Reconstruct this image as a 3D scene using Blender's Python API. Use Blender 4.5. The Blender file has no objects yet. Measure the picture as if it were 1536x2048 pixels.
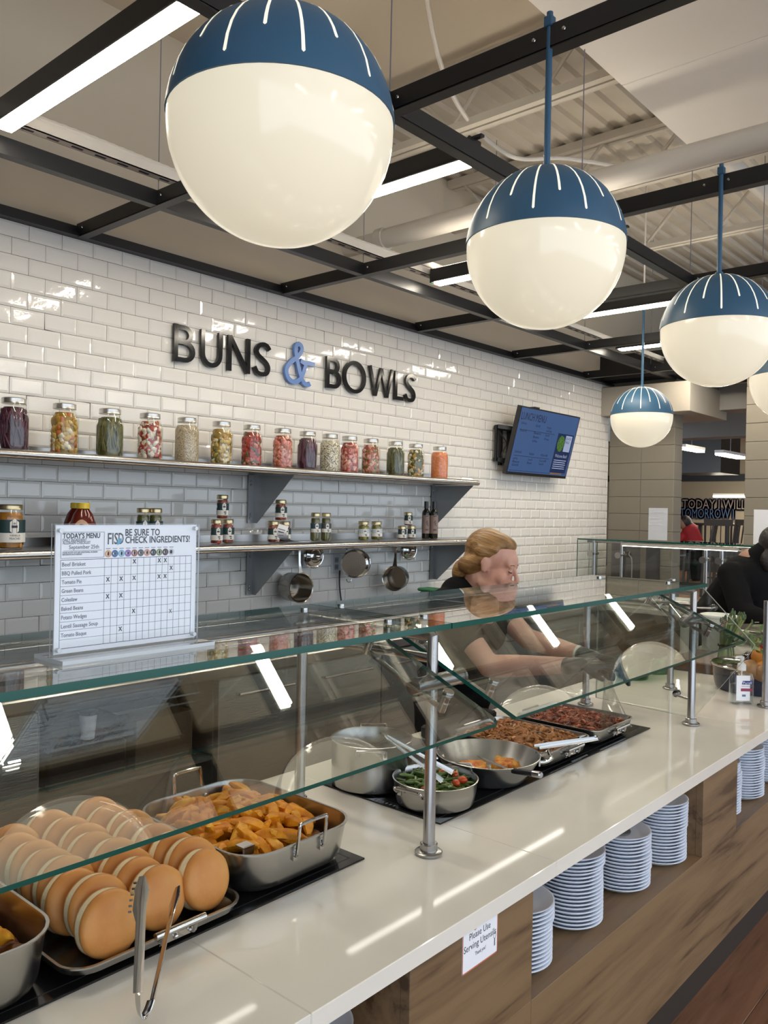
import bpy, bmesh, math, random
from mathutils import Vector, Matrix, Euler, noise
SC = bpy.context.scene
COL = SC.collection
R = math.radians
random.seed(7)
# ------------------------------------------------------------------ camera
CAMZ = 1.62
yaw, pitch, roll = R(41.2), R(-0.27), R(1.15)
fw = Vector((math.cos(pitch)*math.cos(yaw), math.cos(pitch)*math.sin(yaw), math.sin(pitch)))
rt0 = Vector((math.sin(yaw), -math.cos(yaw), 0)); up0 = rt0.cross(fw)
rt = math.cos(roll)*rt0 + math.sin(roll)*up0
up = -math.sin(roll)*rt0 + math.cos(roll)*up0
cd = bpy.data.cameras.new('camera'); cam = bpy.data.objects.new('camera', cd); COL.objects.link(cam)
cam.matrix_world = Matrix(((rt.x, up.x, -fw.x, 0), (rt.y, up.y, -fw.y, 0), (rt.z, up.z, -fw.z, CAMZ), (0, 0, 0, 1)))
cd.sensor_fit = 'VERTICAL'; cd.sensor_height = 36.0; cd.lens = 1639.0*36.0/2048.0
cd.clip_start = 0.05; cd.clip_end = 100
SC.camera = cam
# ------------------------------------------------------------------ world, daylight, exposure
W = bpy.data.worlds.new('world'); SC.world = W; W.use_nodes = True
W.node_tree.nodes['Background'].inputs[0].default_value = (0.74, 0.865, 1.0, 1)
W.node_tree.nodes['Background'].inputs[1].default_value = 0.96
SC.view_settings.view_transform = 'Standard'; SC.view_settings.look = 'None'
SC.view_settings.gamma = 1; SC.view_settings.use_curve_mapping = False
SC.view_settings.exposure = 1.25
SC.cycles.max_bounces = 10; SC.cycles.diffuse_bounces = 4; SC.cycles.glossy_bounces = 5
SC.cycles.transparent_max_bounces = 24; SC.cycles.transmission_bounces = 6
SC.cycles.caustics_reflective = False; SC.cycles.caustics_refractive = False
SC.cycles.sample_clamp_indirect = 6.0
LED_E = 26.0; UP_E = 7.5; STRIP_E = 2.8; LEDC_E = 11.0; GLOBE_E = 0.24
# ------------------------------------------------------------------ helpers
MATS = {}
def nt(name):
    m = bpy.data.materials.new(name); m.use_nodes = True
    t = m.node_tree; b = t.nodes['Principled BSDF']
    return m, t, b
def mat(name, col, rough=0.5, metal=0.0, spec=0.5, var=0.0, vscale=20.0, bump=0.0, bscale=60.0, emit=0.0, ecol=None, coat=0.0, stretch=None, col2=None, rvar=0.0, sub=0.0):
    if name in MATS: return MATS[name]
    m, t, b = nt(name); N = t.nodes; L = t.links
    b.inputs['Base Color'].default_value = (*col, 1); b.inputs['Roughness'].default_value = rough
    b.inputs['Metallic'].default_value = metal; b.inputs['Specular IOR Level'].default_value = spec
    b.inputs['Coat Weight'].default_value = coat; b.inputs['Coat Roughness'].default_value = 0.05
    if sub: b.inputs['Subsurface Weight'].default_value = sub; b.inputs['Subsurface Radius'].default_value = (0.01, 0.004, 0.002)
    if emit: b.inputs['Emission Color'].default_value = (*(ecol or col), 1); b.inputs['Emission Strength'].default_value = emit
    if var or bump or col2 or rvar:
        tc = N.new('ShaderNodeTexCoord'); mp = N.new('ShaderNodeMapping'); L.new(tc.outputs['Object'], mp.inputs[0])
        if stretch: mp.inputs['Scale'].default_value = stretch
        if var or col2 or rvar:
            nz = N.new('ShaderNodeTexNoise'); nz.inputs['Scale'].default_value = vscale; nz.inputs['Detail'].default_value = 6
            L.new(mp.outputs[0], nz.inputs['Vector'])
            if var or col2:
                cr = N.new('ShaderNodeValToRGB'); c2 = col2 or tuple(c*(1-var) for c in col)
                cr.color_ramp.elements[0].color = (*c2, 1); cr.color_ramp.elements[1].color = (*col, 1)
                cr.color_ramp.elements[0].position = 0.35; cr.color_ramp.elements[1].position = 0.65
                L.new(nz.outputs['Fac'], cr.inputs[0]); L.new(cr.outputs[0], b.inputs['Base Color'])
            if rvar:
                mr = N.new('ShaderNodeMapRange'); mr.inputs['To Min'].default_value = max(0.02, rough-rvar); mr.inputs['To Max'].default_value = rough+rvar
                mr.inputs['From Min'].default_value = 0.3; mr.inputs['From Max'].default_value = 0.7
                L.new(nz.outputs['Fac'], mr.inputs['Value']); L.new(mr.outputs[0], b.inputs['Roughness'])
        if bump:
            n2 = N.new('ShaderNodeTexNoise'); n2.inputs['Scale'].default_value = bscale; n2.inputs['Detail'].default_value = 5
            L.new(mp.outputs[0], n2.inputs['Vector'])
            bp = N.new('ShaderNodeBump'); bp.inputs['Strength'].default_value = bump; bp.inputs['Distance'].default_value = 0.01
            L.new(n2.outputs['Fac'], bp.inputs['Height']); L.new(bp.outputs[0], b.inputs['Normal'])
    MATS[name] = m
    return m
def glass_mat(name, tint, f0=0.06, rough=0.0, scratch=0.0):
    """thin clear pane: straight-through transmission plus angle-dependent mirror reflection"""
    m = bpy.data.materials.new(name); m.use_nodes = True; t = m.node_tree; N = t.nodes; L = t.links
    N.remove(N['Principled BSDF']); out = N['Material Output']
    tr = N.new('ShaderNodeBsdfTransparent'); tr.inputs[0].default_value = (*tint, 1)
    gl = N.new('ShaderNodeBsdfGlossy'); gl.inputs['Roughness'].default_value = rough; gl.inputs['Color'].default_value = (1, 1, 1, 1)
    lw = N.new('ShaderNodeLayerWeight'); lw.inputs[0].default_value = 0.5
    pw = N.new('ShaderNodeMath'); pw.operation = 'POWER'; pw.inputs[1].default_value = 5; L.new(lw.outputs['Facing'], pw.inputs[0])
    ma = N.new('ShaderNodeMath'); ma.operation = 'MULTIPLY_ADD'; ma.inputs[1].default_value = 1-f0; ma.inputs[2].default_value = f0
    L.new(pw.outputs[0], ma.inputs[0])
    mx = N.new('ShaderNodeMixShader'); L.new(ma.outputs[0], mx.inputs[0]); L.new(tr.outputs[0], mx.inputs[1]); L.new(gl.outputs[0], mx.inputs[2])
    L.new(mx.outputs[0], out.inputs[0])
    MATS[name] = m
    return m
def wood_mat(name, c1, c2, c3, sc=(1.2, 14, 14), rough=0.45):
    m, t, b = nt(name); N = t.nodes; L = t.links
    tc = N.new('ShaderNodeTexCoord'); mp = N.new('ShaderNodeMapping'); mp.inputs['Scale'].default_value = sc
    L.new(tc.outputs['Object'], mp.inputs[0])
    n1 = N.new('ShaderNodeTexNoise'); n1.inputs['Scale'].default_value = 1.0; n1.inputs['Detail'].default_value = 5; n1.inputs['Distortion'].default_value = 1.2
    L.new(mp.outputs[0], n1.inputs['Vector'])
    mp2 = N.new('ShaderNodeMapping'); mp2.inputs['Scale'].default_value = tuple(s*5 for s in sc); L.new(tc.outputs['Object'], mp2.inputs[0])
    n2 = N.new('ShaderNodeTexNoise'); n2.inputs['Scale'].default_value = 1.5; n2.inputs['Detail'].default_value = 4; L.new(mp2.outputs[0], n2.inputs['Vector'])
    mm = N.new('ShaderNodeMath'); mm.operation = 'MULTIPLY_ADD'; mm.inputs[1].default_value = 0.35; L.new(n2.outputs['Fac'], mm.inputs[0])
    L.new(n1.outputs['Fac'], mm.inputs[2])
    cr = N.new('ShaderNodeValToRGB'); e = cr.color_ramp.elements
    e[0].position = 0.48; e[0].color = (*c3, 1); e[1].position = 0.78; e[1].color = (*c1, 1)
    k = e.new(0.58); k.color = (*c2, 1)
    L.new(mm.outputs[0], cr.inputs[0]); L.new(cr.outputs[0], b.inputs['Base Color'])
    b.inputs['Roughness'].default_value = rough
    MATS[name] = m
    return m

def tag(o, label=None, cat=None, group=None, kind=None):
    if label: o['label'] = label
    if cat: o['category'] = cat
    if group: o['group'] = group
    if kind: o['kind'] = kind
    return o
def thing(name, label, cat, loc=(0, 0, 0), group=None, kind=None):
    o = bpy.data.objects.new(name, None); o.empty_display_size = 0.02
    COL.objects.link(o); o.location = loc
    return tag(o, label, cat, group, kind)
def attach(o, parent):
    if parent is not None:
        o.parent = parent
        if parent.type == 'EMPTY': o.matrix_parent_inverse = Matrix.Translation(-parent.location)
    return o
class MB:
    """collects world-space geometry and links it as ONE mesh object"""
    def __init__(s): s.v = []; s.f = []; s.m = []
    def add(s, vs, fs, mi=0):
        b = len(s.v); s.v += [tuple(v) for v in vs]; s.f += [tuple(b+i for i in f) for f in fs]; s.m += [mi]*len(fs); return s
    def box(s, x0, x1, y0, y1, z0, z1, mi=0):
        v = [(x, y, z) for z in (z0, z1) for y in (y0, y1) for x in (x0, x1)]
        return s.add(v, [(0, 2, 3, 1), (4, 5, 7, 6), (0, 1, 5, 4), (2, 6, 7, 3), (0, 4, 6, 2), (1, 3, 7, 5)], mi)
    def bevbox(s, x0, x1, y0, y1, z0, z1, b, mi=0):
        """box with chamfered edges"""
        v = []
        for (z, i) in ((z0, b), (z0+b, 0), (z1-b, 0), (z1, b)):
            xa, xb, ya, yb = x0+i, x1-i, y0+i, y1-i
            c = b if i == 0 else b*0.4
            v += [(xa+c, ya, z), (xb-c, ya, z), (xb, ya+c, z), (xb, yb-c, z), (xb-c, yb, z), (xa+c, yb, z), (xa, yb-c, z), (xa, ya+c, z)]
        f = [tuple(range(7, -1, -1)), tuple(range(24, 32))]
        for k in range(3):
            for i in range(8):
                j = (i+1) % 8; f.append((k*8+i, k*8+j, k*8+8+j, k*8+8+i))
        return s.add(v, f, mi)
    def beam(s, p0, p1, w, h, upv=(0, 0, 1), mi=0):
        p0, p1 = Vector(p0), Vector(p1); d = (p1-p0).normalized(); u = Vector(upv); a = d.cross(u)
        if a.length < 1e-4: a = d.cross(Vector((1, 0, 0)))
        a.normalize(); u = a.cross(d)
        v = [p+a*(sx*w/2)+u*(sy*h/2) for p in (p0, p1) for sx, sy in ((-1, -1), (1, -1), (1, 1), (-1, 1))]
        return s.add(v, [(3, 2, 1, 0), (4, 5, 6, 7), (0, 1, 5, 4), (1, 2, 6, 5), (2, 3, 7, 6), (3, 0, 4, 7)], mi)
    def tube(s, pts, r, n=12, caps=True, mi=0):
        pts = [Vector(p) for p in pts]; rs = r if isinstance(r, (list, tuple)) else [r]*len(pts)
        v = []; f = []; ref = None
        for i, p in enumerate(pts):
            if i == 0: d = pts[1]-p
            elif i == len(pts)-1: d = p-pts[i-1]
            else: d = (pts[i+1]-p).normalized()+(p-pts[i-1]).normalized()
            d.normalize()
            if ref is None:
                ref = d.cross(Vector((0, 0, 1)))
                if ref.length < 1e-3: ref = Vector((1, 0, 0))
            a = (ref-d*ref.dot(d)).normalized(); ref = a; b = d.cross(a)
            v += [p+(a*math.cos(2*math.pi*k/n)+b*math.sin(2*math.pi*k/n))*rs[i] for k in range(n)]
        for i in range(len(pts)-1):
            for k in range(n):
                j = (k+1) % n; f.append((i*n+k, i*n+j, (i+1)*n+j, (i+1)*n+k))
        if caps: f += [tuple(range(n-1, -1, -1)), tuple((len(pts)-1)*n+k for k in range(n))]
        return s.add(v, f, mi)
    def lathe(s, prof, c=(0, 0, 0), n=32, axis='Z', mi=0, M=None, sx=1.0, sy=1.0):
        v = []; f = []; c = Vector(c)
        for (r_, z) in prof:
            for k in range(n):
                a = 2*math.pi*k/n; p = Vector((r_*math.cos(a)*sx, r_*math.sin(a)*sy, z))
                if M is not None: p = M @ p
                v.append(c+p)
        for i in range(len(prof)-1):
            for k in range(n):
                j = (k+1) % n; f.append((i*n+k, i*n+j, (i+1)*n+j, (i+1)*n+k))
        if prof[0][0] > 1e-6: f.append(tuple(range(n-1, -1, -1)))
        if prof[-1][0] > 1e-6: f.append(tuple((len(prof)-1)*n+k for k in range(n)))
        return s.add(v, f, mi)
    def rrect_shell(s, secs, n=6, mi=0, cap0=True, cap1=False):
        """loft of rounded rectangles: secs = (cx, cy, hx, hy, r, z)"""
        v = []; f = []; m = 4*(n+1)
        for (cx, cy, hx, hy, r_, z) in secs:
            for q, (sx, sy) in enumerate(((1, 1), (-1, 1), (-1, -1), (1, -1))):
                for k in range(n+1):
                    a = math.pi/2*q+math.pi/2*k/n
                    v.append((cx+sx*(hx-r_)+r_*math.cos(a), cy+sy*(hy-r_)+r_*math.sin(a), z))
        for i in range(len(secs)-1):
            for k in range(m):
                j = (k+1) % m; f.append((i*m+k, i*m+j, (i+1)*m+j, (i+1)*m+k))
        if cap0: f.append(tuple(range(m-1, -1, -1)))
        if cap1: f.append(tuple((len(secs)-1)*m+k for k in range(m)))
        return s.add(v, f, mi)
    def prism(s, pts, off, mi=0):
        """polygon of 3-D points pushed along off"""
        n = len(pts); off = Vector(off); P = [Vector(p) for p in pts]
        v = P+[p+off for p in P]
        f = [tuple(range(n-1, -1, -1)), tuple(range(n, 2*n))]+[(i, (i+1) % n, n+(i+1) % n, n+i) for i in range(n)]
        return s.add(v, f, mi)
    def ball(s, c, r_, n=12, m=8, mi=0, M=None):
        rx, ry, rz = r_ if isinstance(r_, (tuple, list)) else (r_, r_, r_)
        v = []; f = []; c = Vector(c)
        for i in range(m+1):
            t = math.pi*i/m
            for k in range(n):
                a = 2*math.pi*k/n; p = Vector((rx*math.sin(t)*math.cos(a), ry*math.sin(t)*math.sin(a), -rz*math.cos(t)))
                if M is not None: p = M @ p
                v.append(c+p)
        for i in range(m):
            for k in range(n):
                j = (k+1) % n; f.append((i*n+k, i*n+j, (i+1)*n+j, (i+1)*n+k))
        return s.add(v, f, mi)
    def ribbon(s, pts, w, org, ux, uy, depth, closed=False, mi=0):
        """flat stroke of width w along 2-D pts, pushed by depth along the normal"""
        n = len(pts); P = [Vector(p) for p in pts]; Lh = []; Rh = []
        for i in range(n):
            if closed: a, b = P[i-1], P[(i+1) % n]
            else: a, b = P[max(i-1, 0)], P[min(i+1, n-1)]
            d1 = (P[i]-a); d2 = (b-P[i])
            if d1.length < 1e-9: d1 = d2
            if d2.length < 1e-9: d2 = d1
            d1.normalize(); d2.normalize(); t = d1+d2
            if t.length < 1e-6: t = d1
            t.normalize(); nn = Vector((-t.y, t.x)); k = 1/max(0.45, nn.dot(Vector((-d1.y, d1.x))))
            Lh.append(P[i]+nn*(w/2*k)); Rh.append(P[i]-nn*(w/2*k))
        ux, uy, org = Vector(ux), Vector(uy), Vector(org); nz = ux.cross(uy).normalized()*depth
        g = lambda p, z: org+ux*p.x+uy*p.y+(nz if z else Vector((0, 0, 0)))
        v = []; f = []
        for i in range(n): v += [g(Lh[i], 0), g(Rh[i], 0), g(Rh[i], 1), g(Lh[i], 1)]
        for i in range(n if closed else n-1):
            j = (i+1) % n
            for a in range(4):
                b = (a+1) % 4; f.append((i*4+a, i*4+b, j*4+b, j*4+a))
        if not closed: f += [(3, 2, 1, 0), (4*n-4, 4*n-3, 4*n-2, 4*n-1)]
        return s.add(v, f, mi)
    def build(s, name, m, parent=None, smooth=35, label=None, loc=None):
        me = bpy.data.meshes.new(name)
        vs = s.v
        if loc is not None: vs = [(x-loc[0], y-loc[1], z-loc[2]) for x, y, z in vs]
        me.from_pydata(vs, [], s.f)
        ms = m if isinstance(m, (list, tuple)) else [m]
        for k in ms: me.materials.append(k)
        if len(ms) > 1: me.polygons.foreach_set('material_index', s.m)
        bm = bmesh.new(); bm.from_mesh(me); bmesh.ops.recalc_face_normals(bm, faces=bm.faces); bm.to_mesh(me); bm.free()
        if smooth:
            me.polygons.foreach_set('use_smooth', [True]*len(me.polygons)); me.set_sharp_from_angle(angle=R(smooth))
        me.update()
        o = bpy.data.objects.new(name, me); COL.objects.link(o)
        if loc is not None: o.location = loc
        attach(o, parent)
        if label: o['label'] = label
        return o
def obj_of(me, name, parent=None, loc=(0, 0, 0), rot=(0, 0, 0), sc=(1, 1, 1)):
    o = bpy.data.objects.new(name, me); COL.objects.link(o); o.location = loc; o.rotation_euler = rot; o.scale = sc
    attach(o, parent); return o
def dup(o, parent=None, loc=None, rot=None):
    c = o.copy(); COL.objects.link(c)
    if parent is not None: c.parent = parent
    if loc is not None: c.location = loc
    if rot is not None: c.rotation_euler = rot
    for ch in list(o.children): dup(ch, c)
    return c
_txt = {}
def text_geo(body, size):
    k = (body, size)
    if k in _txt: return _txt[k]
    cu = bpy.data.curves.new('t', 'FONT'); cu.body = body; cu.size = size; cu.resolution_u = 2
    o = bpy.data.objects.new('t', cu); COL.objects.link(o)
    dg = bpy.context.evaluated_depsgraph_get(); dg.update()
    me = bpy.data.meshes.new_from_object(o.evaluated_get(dg))
    vs = [(v.co.x, v.co.y) for v in me.vertices]; fs = [tuple(p.vertices) for p in me.polygons]
    bpy.data.objects.remove(o); bpy.data.curves.remove(cu); bpy.data.meshes.remove(me)
    _txt[k] = (vs, fs); return vs, fs
def put_text(mb, body, size, org, ux, uy, align='L', stretch=1.0, fit=None, mi=0, curve=None):
    vs, fs = text_geo(body, size)
    if not vs: return mb
    x0 = min(v[0] for v in vs); x1 = max(v[0] for v in vs)
    if fit: stretch = fit/max(x1-x0, 1e-6)
    w = (x1-x0)*stretch; dx = {'L': 0, 'C': -w/2, 'R': -w}[align]
    ux, uy, org = Vector(ux), Vector(uy), Vector(org)
    if curve: return mb.add([curve((v[0]-x0)*stretch+dx, v[1]) for v in vs], fs, mi)
    return mb.add([org+ux*((v[0]-x0)*stretch+dx)+uy*v[1] for v in vs], fs, mi)
def jitter(mb, amt, sc, seed=0):
    mb.v = [tuple(Vector(p)+noise.noise_vector(Vector(p)*sc+Vector((seed, seed*1.7, 0)))*amt) for p in mb.v]; return mb
def arc(cx, cy, rx, ry, a0, a1, n=10):
    return [(cx+rx*math.cos(R(a0+(a1-a0)*i/n)), cy+ry*math.sin(R(a0+(a1-a0)*i/n))) for i in range(n+1)]
def spline(pts, n=6):
    P = [Vector(p) for p in pts]; out = []
    for i in range(len(P)-1):
        a = P[max(i-1, 0)]; b = P[i]; c = P[i+1]; d = P[min(i+2, len(P)-1)]
        for k in range(n):
            t = k/n; out.append(0.5*((2*b)+(c-a)*t+(2*a-5*b+4*c-d)*t*t+(3*b-a-3*c+d)*t**3))
    out.append(P[-1]); return out

# ------------------------------------------------------------------ materials
TILE = mat('white glazed tile', (0.78, 0.745, 0.69), 0.06, spec=0.55, bump=0.22, bscale=11)
GROUT = mat('grey grout', (0.055, 0.045, 0.05), 0.9)
PAINT = mat('greige wall paint', (0.52, 0.455, 0.36), 0.8, var=0.05, vscale=2)
CEIL = mat('ceiling paint', (0.52, 0.455, 0.36), 0.8)
DECKM = mat('white deck paint', (0.56, 0.51, 0.43), 0.7, var=0.1, vscale=3)
CLOUDM = mat('white ceiling board', (0.88, 0.83, 0.75), 0.8, var=0.03, vscale=2)
BLACK = mat('black painted metal', (0.012, 0.012, 0.013), 0.38)
BLACKP = mat('black plastic', (0.015, 0.015, 0.016), 0.3)
STEEL = mat('brushed stainless steel', (0.47, 0.445, 0.41), 0.27, metal=1)
SHELFM = mat('dull stainless sheet', (0.40, 0.39, 0.38), 0.28, metal=1)
BRACK = mat('dark stainless bracket', (0.30, 0.305, 0.31), 0.36, metal=1)
DARKSTEEL = mat('scuffed stainless front', (0.35, 0.37, 0.36), 0.46, metal=1, rvar=0.12, vscale=14, stretch=(1, 1, 9), bump=0.25, bscale=30)
CHROME = mat('polished steel', (0.52, 0.505, 0.49), 0.09, metal=1)
POST = mat('satin steel post', (0.40, 0.39, 0.385), 0.27, metal=1)
QUARTZ = mat('white quartz', (0.80, 0.755, 0.675), 0.055, spec=0.4, col2=(0.76, 0.71, 0.63), vscale=3.0)
HOB = mat('black ceramic glass', (0.008, 0.008, 0.009), 0.12)
WOOD = wood_mat('oak laminate', (0.22, 0.137, 0.068), (0.165, 0.10, 0.048), (0.085, 0.046, 0.021))
FLOORW = wood_mat('vinyl plank', (0.28, 0.14, 0.08), (0.21, 0.10, 0.056), (0.10, 0.046, 0.026), rough=0.4)
KICK = mat('brown kick board', (0.032, 0.021, 0.015), 0.6)
PANE = glass_mat('clear guard glass', (0.93, 0.955, 0.94), 0.055)
SMEAR = glass_mat('guard glass front', (0.91, 0.94, 0.925), 0.14)
EDGE = mat('green glass edge', (0.006, 0.085, 0.066), 0.12, spec=0.6)
EDGED = mat('thin glass edge', (0.30, 0.31, 0.27), 0.2)
ACRYL = glass_mat('clear acrylic', (0.985, 0.99, 0.995), 0.018)
ACEDGE = mat('acrylic edge', (0.72, 0.76, 0.80), 0.15)
JARG = glass_mat('jar glass', (0.97, 0.98, 0.97), 0.05)
PAPER = mat('white paper', (0.88, 0.89, 0.93), 0.6)
INK = mat('dark ink', (0.022, 0.02, 0.035), 0.6)
GREYINK = mat('grey ink', (0.16, 0.15, 0.19), 0.6)
LED = mat('led diffuser', (1, 0.95, 0.88), 0.5, emit=LED_E, ecol=(1.0, 0.90, 0.74))
LEDC = mat('unseen aisle led diffuser', (1, 0.95, 0.88), 0.5, emit=LEDC_E, ecol=(1.0, 0.92, 0.80))
UPL = mat('added uplight glow', (1, 0.95, 0.88), 0.5, emit=UP_E, ecol=(1.0, 0.90, 0.75))  # glow for the added fixture tops that brighten the ceiling
STRIP = mat('led strip', (1, 0.97, 0.92), 0.5, emit=STRIP_E, ecol=(1.0, 0.95, 0.87))
GLOBE = mat('opal acrylic globe', (0.50, 0.46, 0.38), 0.12, emit=GLOBE_E, ecol=(1.0, 0.90, 0.68))
SLIT = mat('glowing slit', (0.6, 0.56, 0.45), 0.4, emit=0.35, ecol=(1.0, 0.93, 0.74))
BLUE = mat('slate blue enamel', (0.032, 0.105, 0.19), 0.45)
WHITEP = mat('white melamine', (0.86, 0.91, 1.0), 0.22)
WHITEPL = mat('white plastic', (0.78, 0.78, 0.76), 0.4)
GALV = mat('white painted strut', (0.62, 0.58, 0.52), 0.5)
# ================================================================== setting
def struct(o, label=None, cat=None):
    o['kind'] = 'structure'
    if label: o['label'] = label
    o['category'] = cat or o.name.split('.')[0].split('_')[0]
    return o
fl = struct(MB().box(-3, 17, -5.2, 9, -0.1, -0.004).build('floor', FLOORW, smooth=0), 'brown wood-look plank floor beside the serving counter', 'floor')
pm = {}
for iy in range(7):
    for ix in range(6):
        x0 = 1.4+ix*1.2+(0.47*iy) % 1.2-0.6; y0 = -0.25+iy*0.18
        w = pm.get('p')
        if w is None:
            t = MB().bevbox(-0.599, 0.599, -0.0892, 0.0892, -0.006, 0, 0.0012).build('plank', FLOORW, fl, smooth=0); pm['p'] = t; o = t
        else: o = dup(w)
        o.location = (x0+0.6, y0+0.09, 0)
wb = struct(MB().box(-3, 7.43, 3.6203, 3.8, 0, 4.0).build('wall_back', GROUT, smooth=0), 'back wall of white bevelled subway tiles with dark joints', 'wall')
MB().box(-3, 7.43, 3.612, 3.6245, 2.85, 4.0).build('painted_upper_wall', PAINT, wb, smooth=0)
TL, TH = 0.1522, 0.0743
def tile_mb(x0, x1, z0, z1, y=3.6245, d=0.0095, b=0.011, mb=None):
    mb = mb or MB(); yo = y-0.005; yt = y-d; b = min(b, (x1-x0)*0.3, (z1-z0)*0.3); e = 0.0008
    ring = lambda i, yy: [(x0+i, yy, z0+i), (x1-i, yy, z0+i), (x1-i, yy, z1-i), (x0+i, yy, z1-i)]
    v = ring(0, y)+ring(0, yo)+ring(b, yt)
    f = [(8, 9, 10, 11)]
    for k in (0, 4):
        for i in range(4): j = (i+1) % 4; f.append((k+i, k+j, k+4+j, k+4+i))
    return mb.add(v, f)
tiles = []
PXT, PZT = 0.1540, 0.0763
for r_ in range(-1, 24):
    zb = 2.778-PZT*(r_+1)+0.001; zt = min(zb+TH, 2.846)
    off = 0.0 if r_ % 2 else 0.077
    for c in range(-3, 40):
        xa = 1.6957+off+PXT*c+0.0009; xb_ = min(xa+TL, 7.428)
        if xb_-xa < 0.02 or xa < 1.1: continue
        tiles.append((xa, xb_, zb, zt))
def vis_size(t):
    p = Vector(((t[0]+t[1])/2, 3.61, (t[2]+t[3])/2-CAMZ)); d = p.dot(fw); sx = p.dot(rt)/d*1639; sy = p.dot(up)/d*1639
    if abs(sx) > 775 or (1024-sy) > 1215 or (1024-sy) < 430: return -1
    return (t[1]-t[0])*(t[3]-t[2])/d/d
tiles.sort(key=vis_size, reverse=True)
full = None; rest = MB(); nobj = 0
rg = random.Random(3)
for t in tiles:
    whole = abs(t[1]-t[0]-TL) < 1e-4 and abs(t[3]-t[2]-TH) < 1e-4
    if nobj < 299 and vis_size(t) > 0:
        c = ((t[0]+t[1])/2, 3.6245, (t[2]+t[3])/2)
        if whole:
            if full is None: full = tile_mb(-TL/2, TL/2, -TH/2, TH/2, y=0).build('tile', TILE, wb, smooth=0); o = full
            else: o = dup(full)
            o.location = c
        else: o = tile_mb(t[0]-c[0], t[1]-c[0], t[2]-c[2], t[3]-c[2], y=0).build('tile', TILE, wb, smooth=0, loc=None); o.location = c
        o.rotation_euler = (R(rg.gauss(0, 0.45)), 0, R(rg.gauss(0, 0.45))); nobj += 1
    else:
        tl = MB(); tile_mb(*t, mb=tl); a, b = rg.gauss(0, 0.006), rg.gauss(0, 0.006)
        cx, cz = (t[0]+t[1])/2, (t[2]+t[3])/2
        tl.v = [(x, y+(0 if y > 3.62 else a*(x-cx)+b*(z-cz)), z) for x, y, z in tl.v]
        rest.add(tl.v, tl.f)
o = rest.build('tile_field', TILE, wb, smooth=0); o['kind'] = 'stuff'
struct(MB().box(-3, 7.43, 3.575, 3.612, 2.848, 2.862).box(-3, 7.43, 3.598, 3.612, 2.862, 2.90).build('trim_1', BLACK, smooth=0), 'black metal channel along the top of the tiled wall', 'trim')
struct(MB().box(-3.1, -3, -1.0, 3.8, 0, 4).build('wall_left', PAINT, smooth=0), 'greige side wall of the serving room', 'wall')
struct(MB().box(-3, 3.55, -5.2, 3.8, 4.0, 4.08).build('ceiling', CEIL, smooth=0), 'plain painted ceiling above the black grid', 'ceiling')
# corrugated deck
dk = MB(); pr = []; y = -5.2
while y < 3.7:
    pr += [(y, 4.0), (y+0.05, 4.0), (y+0.065, 4.022), (y+0.115, 4.022)]; y += 0.13
v = []; f = []
for (yy, zz) in pr: v += [(3.55, yy, zz), (9.4, yy, zz)]
for i in range(len(pr)-1): f.append((2*i, 2*i+1, 2*i+3, 2*i+2))
dk.add(v, f).box(3.55, 9.4, -5.2, 3.8, 4.05, 4.1)
d_ = struct(dk.build('ceiling_deck', DECKM, smooth=0), 'corrugated white metal roof deck over the joists', 'ceiling')
# open-web joists
def joist(x, i):
    t = thing('roof_joist', ['white open-web joist at the edge of the plain ceiling', 'white open-web joist crossing above the second pendant', 'white open-web joist nearest the block pier'][i], 'joist', (x, 0, 4.0)); t['kind'] = 'structure'
    a = MB().beam((x-0.03, -5, 3.975), (x-0.03, 3.61, 3.975), 0.045, 0.05).beam((x+0.03, -5, 3.975), (x+0.03, 3.61, 3.975), 0.045, 0.05); a.build('top_chord', DECKM, t, smooth=0)
    MB().beam((x-0.028, -5, 3.66), (x-0.028, 3.61, 3.66), 0.04, 0.04).beam((x+0.028, -5, 3.66), (x+0.028, 3.61, 3.66), 0.04, 0.04).build('bottom_chord', DECKM, t, smooth=0)
    y = 3.5; s = 0
    while y > 0.2:
        MB().tube([(x, y, 3.67 if s else 3.96), (x, y-0.27, 3.96 if s else 3.67)], 0.011, 6).build('web_bar', DECKM, t); y -= 0.27; s = 1-s
for i, x in enumerate((3.56, 4.80, 6.05)): joist(x, i)
# suspended white board cloud over the customers
cl = thing('ceiling_cloud', 'white board ceiling panel hung over the customer side', 'panel', (2.5, 0, 3.6)); cl['kind'] = 'structure'
for a, b in ((-2.2, -0.02), (0, 1.78), (1.785, 3.565), (3.57, 4.6)):
    for c, d in ((-4.6, -0.9), (-0.895, 1.71)):
        MB().bevbox(a, b, c, d, 3.6, 3.66, 0.003).build('board', CLOUDM, cl, smooth=0)
for x in (1.0, 3.0): MB().tube([(x, 1.3, 3.66), (x, 1.3, 4.0)], 0.004, 6).build('hanger', GALV, cl)
# white round duct and a white conduit
t = thing('round_duct', 'fat white round duct crossing under the joists to the wall', 'duct', (3.72, 1, 3.25))
MB().tube([(3.72, -3, 3.25), (3.72, 3.3, 3.25)], 0.058, 20).build('duct_pipe', GALV, t)
MB().tube([(3.72, 3.28, 3.25), (3.72, 3.34, 3.25)], 0.068, 20).build('collar', GALV, t)
MB().tube([(3.72, 3.34, 3.25), (3.72, 3.63, 3.25)], 0.052, 20).build('elbow', GALV, t)
MB().tube([(3.72, 2.2, 3.30), (3.72, 2.2, 4.02)], 0.004, 6).tube([(3.72, 0.6, 3.30), (3.72, 0.6, 4.02)], 0.004, 6).build('hanger', GALV, t)
cp = [(2.35, 1.75, 3.99), (2.7, 2.2, 3.95), (3.3, 2.5, 3.72), (3.9, 2.55, 3.62), (4.25, 2.35, 3.66), (4.75, 2.0, 3.64)]
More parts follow.
